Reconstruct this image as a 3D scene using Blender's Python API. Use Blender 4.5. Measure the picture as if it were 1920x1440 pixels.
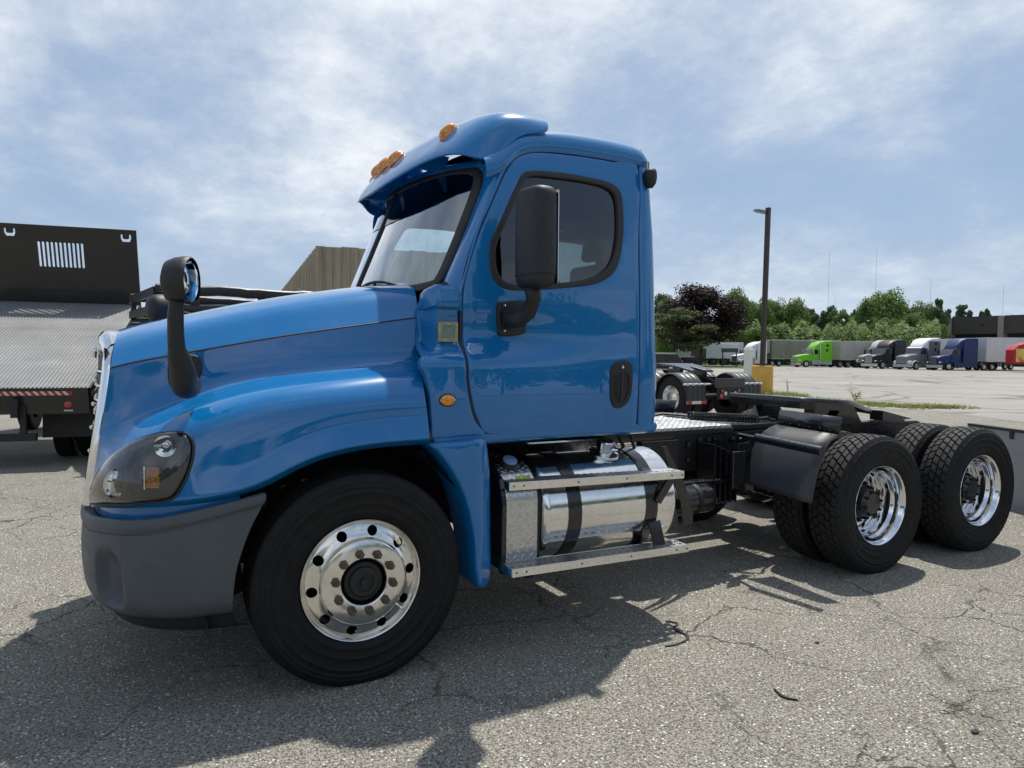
import bpy, bmesh, math, random
from mathutils import Vector, Matrix, noise
from mathutils.geometry import delaunay_2d_cdt
from mathutils.bvhtree import BVHTree
R = math.radians
PI = math.pi
for o in list(bpy.data.objects): bpy.data.objects.remove(o)
SC = bpy.context.scene
COL = SC.collection
random.seed(7)

# ------------------------------------------------------------------ camera, sky, sun, exposure
cam_d = bpy.data.cameras.new('camera'); cam_o = bpy.data.objects.new('camera', cam_d); COL.objects.link(cam_o)
cam_d.sensor_width = 36; cam_d.lens = 25.0114; cam_d.clip_start = .05; cam_d.clip_end = 6000
_m = Matrix([[0.877671, 0.012392, -0.479103], [-0.479181, 0.041268, -0.876745], [0.008907, 0.999071, 0.042158]]).to_4x4(); _m.translation = Vector((-1.003,-4.506,1.609)); cam_o.matrix_world = _m
SC.camera = cam_o
SUN_DIR = Vector((.34, .29, 1)).normalized()
sun_el = math.asin(SUN_DIR.z)
W = bpy.data.worlds.new('World'); SC.world = W; W.use_nodes = True
nt = W.node_tree; N = nt.nodes; L = nt.links
bg = N['Background']; bg.inputs['Strength'].default_value = .10
sky = N.new('ShaderNodeTexSky'); sky.sky_type = 'NISHITA'; sky.sun_disc = False
sky.sun_elevation = sun_el; sky.sun_rotation = math.atan2(SUN_DIR.x, SUN_DIR.y)
sky.air_density = 1.0; sky.dust_density = 1.5; sky.ozone_density = 1.6
def wmath(op, a, b=None, c=None, clamp=False):
    n = N.new('ShaderNodeMath'); n.operation = op; n.use_clamp = clamp
    for i, v in enumerate((a, b, c)):
        if v is None: continue
        if isinstance(v, (int, float)): n.inputs[i].default_value = v
        else: L.new(v, n.inputs[i])
    return n.outputs[0]
tc = N.new('ShaderNodeTexCoord'); sep = N.new('ShaderNodeSeparateXYZ'); L.new(tc.outputs['Generated'], sep.inputs[0])
zz = wmath('ADD', wmath('MAXIMUM', sep.outputs['Z'], 0.0), .34)
cx = wmath('DIVIDE', sep.outputs['X'], zz); cy = wmath('DIVIDE', sep.outputs['Y'], zz)
comb = N.new('ShaderNodeCombineXYZ'); L.new(cx, comb.inputs[0]); L.new(cy, comb.inputs[1])
def wnoise(scale, detail, rough, dist, off, stretch=(1, 1, 1)):
    mp = N.new('ShaderNodeMapping'); mp.inputs['Location'].default_value = off; mp.inputs['Scale'].default_value = stretch
    L.new(comb.outputs[0], mp.inputs[0])
    n = N.new('ShaderNodeTexNoise'); n.inputs['Scale'].default_value = scale; n.inputs['Detail'].default_value = detail
    n.inputs['Roughness'].default_value = rough; n.inputs['Distortion'].default_value = dist
    L.new(mp.outputs[0], n.inputs['Vector']); return n.outputs[0]
def wramp(v, stops):
    r = N.new('ShaderNodeValToRGB'); L.new(v, r.inputs[0]); e = r.color_ramp.elements
    while len(e) > 1: e.remove(e[-1])
    e[0].position = stops[0][0]; e[0].color = stops[0][1]
    for p_, c_ in stops[1:]:
        q = e.new(p_); q.color = c_
    return r.outputs[0]
def g(v, a=1): return (v, v, v, a)
n_big = wnoise(.62, 3, .5, .3, (3.1, 1.7, 0))
n_mid = wnoise(1.7, 12, .64, .10, (0.3, 5.2, 0), (1, .85, 1))
n_fine = wnoise(6, 12, .68, .1, (7, 2, 0))
dens = wmath('ADD', wmath('MULTIPLY', n_big, .75), wmath('ADD', wmath('MULTIPLY', n_mid, .55), wmath('MULTIPLY', n_fine, .12)))
mask = wramp(dens, [(.50, g(.05)), (.64, g(.35)), (.78, g(.80)), (.95, g(1))])
shade = wramp(wmath('ADD', wmath('MULTIPLY', n_big, .40), wmath('ADD', wmath('MULTIPLY', n_mid, .42), wmath('MULTIPLY', n_fine, .18))), [(.38, (2.9, 3.9, 5.5, 1)), (.455, (4.4, 5.3, 6.7, 1)), (.52, (6.7, 7.3, 8.1, 1)), (.585, (9.2, 9.5, 9.8, 1))])
vm = N.new('ShaderNodeMixRGB'); vm.blend_type = 'MIX'
skyb = N.new('ShaderNodeMixRGB'); skyb.blend_type = 'MIX'; skyb.inputs[0].default_value = .62
L.new(sky.outputs[0], skyb.inputs[1]); skyb.inputs[2].default_value = (3.1, 4.5, 6.6, 1)      # thin high cloud veil greys the blue
L.new(mask, vm.inputs[0]); L.new(skyb.outputs[0], vm.inputs[1]); L.new(shade, vm.inputs[2])
hz = wmath('POWER', wmath('SUBTRACT', 1.0, wmath('MAXIMUM', sep.outputs['Z'], 0.0), clamp=True), 9.0)
hm = N.new('ShaderNodeMixRGB'); L.new(wmath('MULTIPLY', hz, .55), hm.inputs[0]); L.new(vm.outputs[0], hm.inputs[1]); hm.inputs[2].default_value = (4.9, 6.1, 7.8, 1)
L.new(hm.outputs[0], bg.inputs[0])
sl = bpy.data.lights.new('sun', 'SUN'); sl.energy = 4.8; sl.angle = R(.9); sl.color = (1, .95, .87)
so = bpy.data.objects.new('sun', sl); COL.objects.link(so); so.rotation_euler = SUN_DIR.to_track_quat('Z', 'Y').to_euler(); so.location = (5, 5, 30)
SC.render.engine = 'CYCLES'
SC.view_settings.view_transform = 'Standard'; SC.view_settings.look = 'None'; SC.view_settings.gamma = 1
SC.view_settings.exposure = 0.10
SC.cycles.max_bounces = 10; SC.cycles.transparent_max_bounces = 24

# ------------------------------------------------------------------ materials
MATS = {}
class NT:
    def __init__(s, name):
        s.m = bpy.data.materials.new(name); s.m.use_nodes = True; s.t = s.m.node_tree
        s.b = s.t.nodes['Principled BSDF']; s.c = None
    def n(s, typ, **kw):
        nd = s.t.nodes.new(typ)
        for k, v in kw.items():
            if hasattr(nd, k): setattr(nd, k, v)
            else: nd.inputs[k].default_value = v
        return nd
    def l(s, a, b): s.t.links.new(a, b)
    def coord(s, scale=(1, 1, 1), kind='Object', loc=(0, 0, 0), rot=(0, 0, 0)):
        if s.c is None: s.c = s.n('ShaderNodeTexCoord')
        mp = s.n('ShaderNodeMapping'); mp.inputs['Scale'].default_value = scale; mp.inputs['Location'].default_value = loc; mp.inputs['Rotation'].default_value = rot
        s.l(s.c.outputs[kind], mp.inputs[0]); return mp.outputs[0]
    def noise(s, scale, detail=4, rough=.55, vec=None, dist=0):
        nd = s.n('ShaderNodeTexNoise'); nd.inputs['Scale'].default_value = scale; nd.inputs['Detail'].default_value = detail
        nd.inputs['Roughness'].default_value = rough; nd.inputs['Distortion'].default_value = dist
        s.l(vec if vec is not None else s.coord(), nd.inputs['Vector']); return nd.outputs[0]
    def ramp(s, v, stops, interp='LINEAR'):
        r = s.n('ShaderNodeValToRGB'); s.l(v, r.inputs[0]); e = r.color_ramp.elements; r.color_ramp.interpolation = interp
        while len(e) > 1: e.remove(e[-1])
        c = lambda q: q if len(q) == 4 else tuple(q) + (1,)
        stops = [(p_, (q, q, q) if isinstance(q, (int, float)) else q) for p_, q in stops]
        e[0].position = stops[0][0]; e[0].color = c(stops[0][1])
        for p_, q in stops[1:]: x = e.new(p_); x.color = c(q)
        return r.outputs[0]
    def mix(s, f, a, b, mode='MIX'):
        x = s.n('ShaderNodeMixRGB'); x.blend_type = mode
        for i, v in enumerate((f, a, b)):
            if isinstance(v, (int, float)) and i == 0: x.inputs[0].default_value = v
            elif isinstance(v, (tuple, list)): x.inputs[i].default_value = tuple(v) + ((1,) if len(v) == 3 else ())
            elif isinstance(v, (int, float)): x.inputs[i].default_value = (v, v, v, 1)
            else: s.l(v, x.inputs[i])
        return x.outputs[0]
    def math(s, op, a, b=None, clamp=False):
        n = s.n('ShaderNodeMath'); n.operation = op; n.use_clamp = clamp
        for i, v in enumerate((a, b)):
            if v is None: continue
            if isinstance(v, (int, float)): n.inputs[i].default_value = v
            else: s.l(v, n.inputs[i])
        return n.outputs[0]
    def bump(s, h, strength=.3, dist=.01):
        b = s.n('ShaderNodeBump'); b.inputs['Strength'].default_value = strength; b.inputs['Distance'].default_value = dist
        s.l(h, b.inputs['Height']); s.l(b.outputs[0], s.b.inputs['Normal']); return b
    def set(s, **kw):
        for k, v in kw.items():
            i = s.b.inputs[k.replace('_', ' ')]
            if isinstance(v, (int, float)): i.default_value = v
            elif isinstance(v, tuple): i.default_value = v + ((1,) if len(v) == 3 else ())
            else: s.l(v, i)
        return s
def mat(name, col, rough=.5, metal=0, var=.12, nscale=6, coat=0, bump=0, bscale=60, rvar=.15, spec=.5, dirt=0, dirtcol=(.25, .22, .18)):
    if name in MATS: return MATS[name]
    s = NT(name)
    nz = s.noise(nscale, 6, .6)
    dark = tuple(c * (1 - var) for c in col); lite = tuple(min(1, c * (1 + var)) for c in col)
    c = s.ramp(nz, [(.3, dark), (.7, lite)])
    if dirt:
        d = s.noise(nscale * 2.3, 8, .7, dist=.5); c = s.mix(s.ramp(d, [(.5, 0), (.75, dirt)]), c, dirtcol)
    s.set(Base_Color=c, Metallic=metal, Coat_Weight=coat, Coat_Roughness=.03, Specular_IOR_Level=spec)
    s.set(Roughness=s.ramp(s.noise(nscale * 3, 5, .6), [(.3, max(.02, rough * (1 - rvar))), (.7, min(1, rough * (1 + rvar)))]))
    if bump: s.bump(s.noise(bscale, 5, .6), bump, .004)
    MATS[name] = s.m; return s.m

# ------------------------------------------------------------------ mesh helpers
ORG = {}
def tag(o, label=None, cat=None, group=None, kind=None):
    if label: o['label'] = label
    if cat: o['category'] = cat
    if group: o['group'] = group
    if kind: o['kind'] = kind
    return o
def thing(name, loc=(0, 0, 0), label=None, cat=None, group=None, rz=0):
    o = bpy.data.objects.new(name, None); o.empty_display_size = .3; COL.objects.link(o); o.location = loc; o.rotation_euler = (0, 0, rz)
    ORG[o.name] = Vector(loc); return tag(o, label, cat, group)
def link(name, me, m, parent=None, sm=True, ang=32, kind=None):
    me.materials.append(m) if m and not me.materials else None
    if sm:
        me.polygons.foreach_set('use_smooth', [True] * len(me.polygons))
        if ang < 180: me.set_sharp_from_angle(angle=R(ang))
    o = bpy.data.objects.new(name, me); COL.objects.link(o)
    if parent is not None:
        o.parent = parent; ORG[o.name] = ORG[parent.name]
        if ORG[parent.name].length > 0: me.transform(Matrix.Translation(-ORG[parent.name]))
    else: ORG[o.name] = Vector()
    if kind: o['kind'] = kind
    return o
class MB:
    def __init__(s): s.v = []; s.f = []
    def add(s, vs, fs):
        b = len(s.v); s.v += [tuple(v) for v in vs]; s.f += [tuple(b + i for i in f) for f in fs]; return s
    def box(s, lo, hi, M=None):
        (a, b, c), (d, e, f) = lo, hi
        vs = [(a, b, c), (d, b, c), (d, e, c), (a, e, c), (a, b, f), (d, b, f), (d, e, f), (a, e, f)]
        if M is not None: vs = [M @ Vector(v) for v in vs]
        return s.add(vs, [(0, 3, 2, 1), (4, 5, 6, 7), (0, 1, 5, 4), (1, 2, 6, 5), (2, 3, 7, 6), (3, 0, 4, 7)])
    def bar(s, p0, p1, w, h, up=(0, 0, 1)):
        p0 = Vector(p0); p1 = Vector(p1); d = (p1 - p0).normalized(); u = Vector(up); sd = d.cross(u)
        if sd.length < 1e-4: sd = d.cross(Vector((1, 0, 0)))
        sd.normalize(); u = sd.cross(d); vs = []
        for p_ in (p0, p1):
            for a, b in ((-1, -1), (1, -1), (1, 1), (-1, 1)): vs.append(p_ + sd * a * w / 2 + u * b * h / 2)
        return s.add(vs, [(3, 2, 1, 0), (4, 5, 6, 7), (0, 1, 5, 4), (1, 2, 6, 5), (2, 3, 7, 6), (3, 0, 4, 7)])
    def tube(s, pts, r, n=10, cap=True):
        pts = [Vector(p_) for p_ in pts]; rs = r if isinstance(r, (list, tuple)) else [r] * len(pts)
        rings = []; ref = None
        for i, p_ in enumerate(pts):
            d = (pts[min(i + 1, len(pts) - 1)] - pts[max(i - 1, 0)]).normalized()
            if ref is None: ref = d.orthogonal().normalized()
            else: ref = (ref - d * ref.dot(d)).normalized()
            b = d.cross(ref)
            rings.append([p_ + (ref * math.cos(2 * PI * k / n) + b * math.sin(2 * PI * k / n)) * rs[i] for k in range(n)])
        return s.loft(rings, closed=True, cap=cap)
    def loft(s, rings, closed=True, cap=False):
        n = len(rings[0]); vs = [v for r_ in rings for v in r_]; fs = []
        for i in range(len(rings) - 1):
            for k in range(n if closed else n - 1):
                k2 = (k + 1) % n; fs.append((i * n + k, i * n + k2, (i + 1) * n + k2, (i + 1) * n + k))
        if cap: fs.append(tuple(range(n))[::-1]); fs.append(tuple((len(rings) - 1) * n + k for k in range(n)))
        return s.add(vs, fs)
    def lathe(s, prof, c=(0, 0, 0), n=48, axis='Y', a0=0, a1=2 * PI):
        """prof: list of (radius, offset along axis)"""
        full = abs(a1 - a0) > 6.28; m = n if full else n + 1; rings = []
        for k in range(m):
            a = a0 + (a1 - a0) * k / n; ca, sa = math.cos(a), math.sin(a); ring = []
            for r_, h in prof:
                if axis == 'Y': q = (c[0] + r_ * ca, c[1] + h, c[2] + r_ * sa)
                elif axis == 'X': q = (c[0] + h, c[1] + r_ * ca, c[2] + r_ * sa)
                else: q = (c[0] + r_ * ca, c[1] + r_ * sa, c[2] + h)
                ring.append(q)
            rings.append(ring)
        if full: rings.append(rings[0])
        return s.loft(rings, closed=False)
    def prism(s, poly, a, b, plane='XZ'):
        """extrude 2D polygon between a and b along the missing axis"""
        n = len(poly)
        def q(p_, h): return {'XZ': (p_[0], h, p_[1]), 'YZ': (h, p_[0], p_[1]), 'XY': (p_[0], p_[1], h)}[plane]
        vs = [q(p_, a) for p_ in poly] + [q(p_, b) for p_ in poly]
        fs = [tuple(range(n))[::-1], tuple(range(n, 2 * n))] + [(k, (k + 1) % n, n + (k + 1) % n, n + k) for k in range(n)]
        return s.add(vs, fs)
    def grid(s, rows):
        return s.loft(rows, closed=False)
    def sphere(s, c, r, n=12, m=8, sc=(1, 1, 1)):
        prof = []
        for i in range(m + 1):
            a = -PI / 2 + PI * i / m; prof.append((max(1e-4, math.cos(a)), math.sin(a)))
        t = MB().lathe(prof, n=n, axis='Z'); return s.add([(c[0] + v[0] * r * sc[0], c[1] + v[1] * r * sc[1], c[2] + v[2] * r * sc[2]) for v in t.v], t.f)
    def build(s, name, m, parent=None, sm=True, ang=32, fix=True, bevel=0, sub=0, kind=None, solid=0):
        me = bpy.data.meshes.new(name); me.from_pydata(s.v, [], s.f)
        bm = bmesh.new(); bm.from_mesh(me)
        bmesh.ops.remove_doubles(bm, verts=bm.verts, dist=1e-5)
        if fix: bmesh.ops.recalc_face_normals(bm, faces=bm.faces)
        bm.to_mesh(me); bm.free()
        o = link(name, me, m, parent, sm, ang if not (bevel or sub) else 180, kind)
        if solid: md = o.modifiers.new('thick', 'SOLIDIFY'); md.thickness = solid; md.offset = -1
        if bevel:
            md = o.modifiers.new('bevel', 'BEVEL'); md.width = bevel; md.segments = 2; md.limit_method = 'ANGLE'; md.angle_limit = R(35); md.harden_normals = True
        if sub: md = o.modifiers.new('sub', 'SUBSURF'); md.levels = sub; md.render_levels = sub
        return o
def catmull(pts, n=6, closed=True):
    m = len(pts); out = []; rng = range(m) if closed else range(m - 1)
    gp = (lambda i: Vector(pts[i % m])) if closed else (lambda i: Vector(pts[max(0, min(m - 1, i))]))
    for i in rng:
        a, b, c, d = gp(i - 1), gp(i), gp(i + 1), gp(i + 2)
        for k in range(n):
            t = k / n; out.append(.5 * ((2 * b) + (c - a) * t + (2 * a - 5 * b + 4 * c - d) * t * t + (3 * b - a - 3 * c + d) * t ** 3))
    if not closed: out.append(Vector(pts[-1]))
    return out
def inpoly(p_, poly):
    x, y = p_; c = False; j = len(poly) - 1
    for i in range(len(poly)):
        xi, yi = poly[i][0], poly[i][1]; xj, yj = poly[j][0], poly[j][1]
        if (yi > y) != (yj > y) and x < (xj - xi) * (y - yi) / (yj - yi) + xi: c = not c
        j = i
    return c
def offset_poly(poly, d):
    n = len(poly); area = sum(poly[i][0] * poly[(i + 1) % n][1] - poly[(i + 1) % n][0] * poly[i][1] for i in range(n))
    s = 1 if area > 0 else -1; out = []
    for i in range(n):
        a = Vector(poly[i - 1][:2]); b = Vector(poly[i][:2]); c = Vector(poly[(i + 1) % n][:2])
        e1 = (b - a); e2 = (c - b)
        if e1.length < 1e-9: e1 = e2
        if e2.length < 1e-9: e2 = e1
        e1.normalize(); e2.normalize(); nn = Vector((-(e1.y + e2.y), e1.x + e2.x))
        if nn.length < 1e-6: nn = Vector((-e1.y, e1.x))
        nn.normalize(); k = max(.5, nn.dot(Vector((-e1.y, e1.x))))
        out.append(b + nn * s * d / k)
    return out
def panel(name, outline, f, m, parent=None, holes=(), sp=.05, er=.0, thick=0, sub=4, smooth_out=True, sm_holes=True, inward=None, ang=40, solidify=0):
    """surface patch: outline / holes in 2D, f(a, b) -> 3D point; er = rolled edge radius"""
    O = [tuple(v[:2]) for v in (catmull([tuple(q) + (0,) for q in outline], sub) if smooth_out else outline)]
    H = [[tuple(v[:2]) for v in (catmull([tuple(q) + (0,) for q in h], sub) if sm_holes else h)] for h in holes]
    inw = Vector(inward) if inward else Vector((0, 1, 0))
    verts = []; drop = []; edges = []
    def ring(poly, d):
        b = len(verts)
        for q in poly: verts.append(Vector(q[:2])); drop.append(d)
        n = len(poly); edges.extend([(b + i, b + (i + 1) % n) for i in range(n)])
    ring(O, er)
    for h in H: ring(h, er)
    inner = O; ih = H
    if er:
        for fr, dp in ((.25, .42), (.6, .12), (1., 0)):
            inner = offset_poly(O, er * fr); ring(inner, er * dp)
            ih = [offset_poly(h, -er * fr) for h in H]
            for h in ih: ring(h, er * dp)
    xs = [q[0] for q in O]; ys = [q[1] for q in O]
    nx = int((max(xs) - min(xs)) / sp) + 1; ny = int((max(ys) - min(ys)) / sp) + 1
    mar = sp * .45; chk = offset_poly(inner, mar); chh = [offset_poly(h, -mar) for h in ih]
    for i in range(nx + 1):
        for j in range(ny + 1):
            q = (min(xs) + i * sp, min(ys) + (j + (.5 if i % 2 else 0)) * sp)
            if inpoly(q, chk) and not any(inpoly(q, h) for h in chh): verts.append(Vector(q)); drop.append(0)
    vo, eo, fo, ov, oe, of = delaunay_2d_cdt(verts, edges, [], 0, 1e-6)
    dd = [max([drop[k] for k in o_]) if o_ else 0 for o_ in ov]
    P3 = []
    for q, d in zip(vo, dd):
        w = Vector(f(q.x, q.y)); P3.append(w + inw * d)
    fs = []
    for t in fo:
        c = sum((vo[i] for i in t), Vector((0, 0))) / len(t)
        if inpoly(c, O) and not any(inpoly(c, h) for h in H): fs.append(t)
    mb = MB(); mb.add(P3, fs)
    if thick:
        for poly in [O] + H:
            r0 = [Vector(f(q[0], q[1])) + inw * er for q in poly]; r1 = [v + inw * thick for v in r0]
            mb.loft([r0, r1], closed=True)
    o = mb.build(name, m, parent, ang=ang, fix=True)
    if solidify: md = o.modifiers.new('thick', 'SOLIDIFY'); md.thickness = solidify; md.offset = -1
    return o
def mirror(o, parent=None):
    """copy of a part (and its sub-parts) on the other side of the vehicle's centre line"""
    c = o.copy(); COL.objects.link(c); c.parent = parent or o.parent; ORG[c.name] = ORG[o.name]
    c.scale.y = -c.scale.y; c.location.y = -c.location.y
    for ch in list(o.children):
        d = ch.copy(); COL.objects.link(d); d.parent = c
    return c
def copy_tree(o, parent=None):
    c = o.copy(); COL.objects.link(c); c.parent = parent; ORG[c.name] = ORG.get(o.name, Vector())
    for ch in list(o.children): copy_tree(ch, c)
    return c
def lerp_tab(tab, t):
    if t <= tab[0][0]: return tab[0][1]
    for (a, b), (c, d) in zip(tab, tab[1:]):
        if t <= c:
            k = (t - a) / (c - a); k = k * k * (3 - 2 * k) * .4 + k * .6
            return b + (d - b) * k
    return tab[-1][1]
def sstep(a, b, t):
    t = max(0., min(1., (t - a) / (b - a))); return t * t * (3 - 2 * t)
SIDE_TAB = [(1.1, 1.05), (1.2, 1.075), (1.35, 1.085), (1.55, 1.08), (1.75, 1.062), (2.0, 1.05), (2.3, 1.03), (2.6, .995), (2.8, .955), (2.95, .88)]
def side_y(x, z):
    """half width of the cab skin at station x and height z"""
    b = lerp_tab(SIDE_TAB, z)
    a = .09 * (1 - sstep(.3, 1.55, x))
    return b + a * (1 - sstep(1.54, 1.70, z)) - .012 * (1 - sstep(.9, 1.7, x)) * sstep(1.60, 1.70, z) * (1 - sstep(1.74, 1.9, z))


def paint(name, col, metal=.0, rough=.28):
    s = NT(name); nz = s.noise(3, 3)
    c = s.ramp(nz, [(.3, tuple(k * .96 for k in col)), (.7, tuple(min(1, k * 1.04) for k in col))])
    dust = s.ramp(s.noise(9, 8, .75), [(.52, 0), (.8, .10)])
    c = s.mix(dust, c, (.30, .30, .30))
    s.set(Base_Color=c, Roughness=rough, Metallic=metal, Coat_Weight=1., Coat_Roughness=.015, Coat_IOR=1.6, Specular_IOR_Level=.12)
    s.bump(s.noise(1.6, 2, .4), .05, .02)
    return s.m
BLUE = paint('blue_paint', (.003, .145, .39))
CHROME = mat('chrome', (.78, .79, .80), .05, 1, var=.04, rvar=.5)
POLISH = mat('polished_aluminium', (.80, .80, .79), .13, 1, var=.06, rvar=.4, nscale=9, dirt=.25, dirtcol=(.5, .47, .42))
RIMA = mat('wheel_aluminium', (.76, .75, .72), .17, 1, var=.08, rvar=.35, nscale=14, dirt=.3, dirtcol=(.45, .41, .35))
RUBBER = mat('tyre_rubber', (.006, .006, .0065), .62, var=.3, nscale=10, bump=.2, bscale=160, dirt=.25, dirtcol=(.022, .021, .019), spec=.28)
BLACKP = mat('black_chassis_paint', (.007, .007, .009), .28, var=.3, coat=.5, rvar=.35, nscale=12, bump=.06, bscale=40, dirt=.03, dirtcol=(.06, .055, .05))
BLACKM = mat('matt_black_metal', (.008, .008, .009), .55, var=.3, nscale=9, dirt=.25, dirtcol=(.05, .045, .04))
BLACKPL = mat('black_textured_plastic', (.012, .012, .013), .50, var=.15, nscale=15, bump=.35, bscale=420)
GASKET = mat('black_rubber_seal', (.02, .019, .019), .55, var=.15, nscale=20)
GREYPL = mat('grey_bumper_plastic', (.062, .072, .082), .50, var=.08, nscale=7, bump=.3, bscale=500, dirt=.18, dirtcol=(.14, .14, .14))
NUT = mat('dusty_nut_steel', (.13, .095, .065), .6, .3, var=.35, nscale=60)
INTR = mat('grey_interior_trim', (.030, .030, .032), .75, var=.2)
SEATM = mat('seat_fabric', (.018, .019, .022), .9, var=.25, nscale=30)
INLT = mat('light_headliner', (.07, .075, .075), .85, var=.1)
def glass(name, tint=(.62, .72, .70), refl=1.0, rough=.0):
    m = bpy.data.materials.new(name); m.use_nodes = True; t = m.node_tree; t.nodes.clear()
    out = t.nodes.new('ShaderNodeOutputMaterial'); mx = t.nodes.new('ShaderNodeMixShader'); tr = t.nodes.new('ShaderNodeBsdfTransparent'); gl = t.nodes.new('ShaderNodeBsdfGlossy')
    fr = t.nodes.new('ShaderNodeFresnel'); fr.inputs[0].default_value = 1.55
    mul = t.nodes.new('ShaderNodeMath'); mul.operation = 'MULTIPLY'; mul.inputs[1].default_value = 1.9 * refl; mul.use_clamp = True
    # the fresnel node flips inside thin sheets: feed it a normal that always faces the ray
    ge = t.nodes.new('ShaderNodeNewGeometry'); inv = t.nodes.new('ShaderNodeVectorMath'); inv.operation = 'SCALE'
    bf = t.nodes.new('ShaderNodeMath'); bf.operation = 'MULTIPLY_ADD'; bf.inputs[1].default_value = 0; bf.inputs[2].default_value = 1
    t.links.new(ge.outputs['Backfacing'], bf.inputs[0]); t.links.new(ge.outputs['Normal'], inv.inputs[0]); t.links.new(bf.outputs[0], inv.inputs['Scale'])
    t.links.new(inv.outputs[0], fr.inputs['Normal'])
    dn = t.nodes.new('ShaderNodeTexNoise'); dn.inputs['Scale'].default_value = 5; dn.inputs['Detail'].default_value = 6
    tc_ = t.nodes.new('ShaderNodeTexCoord'); mp = t.nodes.new('ShaderNodeMapping'); mp.inputs['Scale'].default_value = (5, 5, .5)
    t.links.new(tc_.outputs['Object'], mp.inputs[0]); t.links.new(mp.outputs[0], dn.inputs['Vector'])
    cr = t.nodes.new('ShaderNodeValToRGB'); cr.color_ramp.elements[0].position = .35; cr.color_ramp.elements[0].color = tuple(tint) + (1,)
    cr.color_ramp.elements[1].position = .75; cr.color_ramp.elements[1].color = tuple(k * .9 for k in tint) + (1,)
    t.links.new(dn.outputs[0], cr.inputs[0]); t.links.new(cr.outputs[0], tr.inputs[0])
    gl.inputs['Roughness'].default_value = rough; gl.inputs['Color'].default_value = (1, 1, 1, 1)
    t.links.new(fr.outputs[0], mul.inputs[0]); t.links.new(mul.outputs[0], mx.inputs[0]); t.links.new(tr.outputs[0], mx.inputs[1]); t.links.new(gl.outputs[0], mx.inputs[2])
    t.links.new(mx.outputs[0], out.inputs[0]); return m
GLASS = glass('window_glass', (.14, .20, .21), 1.0)
CLEARG = glass('clear_window_glass', (.80, .92, .94), .8)
WGLASS = glass('windshield_glass', (.80, .90, .87), 2.0)
LENS = glass('clear_lens', (.86, .88, .88), .8)
def lampmat(name, col, rough=.15):
    s = NT(name); v = s.n('ShaderNodeTexVoronoi', Scale=90.); s.l(s.coord(), v.inputs['Vector'])
    s.set(Base_Color=s.ramp(v.outputs[0], [(.0, tuple(min(1, k * 1.3) for k in col)), (.7, tuple(k * .6 for k in col))]), Roughness=rough, Coat_Weight=1., Transmission_Weight=.0)
    s.bump(v.outputs[0], .4, .003); return s.m
AMBER = lampmat('amber_lens', (1., .32, .02))
RED = lampmat('red_lens', (.45, .012, .015))
WHITEL = lampmat('white_lens', (.75, .74, .68))
def treadplate(name, col, metal, rough, sc=1.0, strength=.8):
    """diamond plate: short raised bars in alternating directions"""
    s = NT(name); v = s.coord((1, 1, 1)); sp_ = s.n('ShaderNodeSeparateXYZ'); s.l(v, sp_.inputs[0])
    def cell(dx, dz, rot):
        P_ = .052 / sc
        # project on the dominant plane: use x and (y+z)
        a = s.math('ADD', sp_.outputs['X'], dx * P_); b = s.math('ADD', s.math('ADD', sp_.outputs['Y'], sp_.outputs['Z']), dz * P_)
        fa = s.math('SUBTRACT', s.math('FRACT', s.math('DIVIDE', s.math('ADD', a, 100.), P_)), .5)
        fb = s.math('SUBTRACT', s.math('FRACT', s.math('DIVIDE', s.math('ADD', b, 100.), P_)), .5)
        ca, sa = math.cos(rot), math.sin(rot)
        u = s.math('ADD', s.math('MULTIPLY', fa, ca), s.math('MULTIPLY', fb, sa)); w = s.math('SUBTRACT', s.math('MULTIPLY', fb, ca), s.math('MULTIPLY', fa, sa))
        d = s.math('ADD', s.math('MULTIPLY', s.math('MULTIPLY', u, u), 8.), s.math('MULTIPLY', s.math('MULTIPLY', w, w), 160.))
        return s.math('SUBTRACT', 1., d, clamp=True)
    h = s.math('MAXIMUM', cell(0, 0, PI / 4), cell(.5, .5, -PI / 4))
    nz = s.noise(20, 6, .65)
    c = s.mix(h, tuple(k * .72 for k in col), col); c = s.mix(s.ramp(nz, [(.4, 0), (.8, .5)]), c, tuple(k * .55 for k in col))
    s.set(Base_Color=c, Metallic=metal, Roughness=s.ramp(nz, [(.3, rough * .8), (.7, rough * 1.4)]))
    s.bump(h, strength, .004); return s.m
TREADAL = treadplate('aluminium_tread_plate', (.82, .82, .81), 1, .24)
TREADDECK = treadplate('bright_deck_plate', (.85, .85, .84), 1, .30, .9)
GRIPAL = treadplate('step_grip_aluminium', (.62, .62, .62), 1, .34, 2.2)

# ------------------------------------------------------------------ the blue day-cab tractor
T = thing('day_cab_tractor', (0, 0, 0), 'glossy blue day-cab road tractor parked nearest, with bare black rear frame and polished fuel tank', 'truck')
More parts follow.
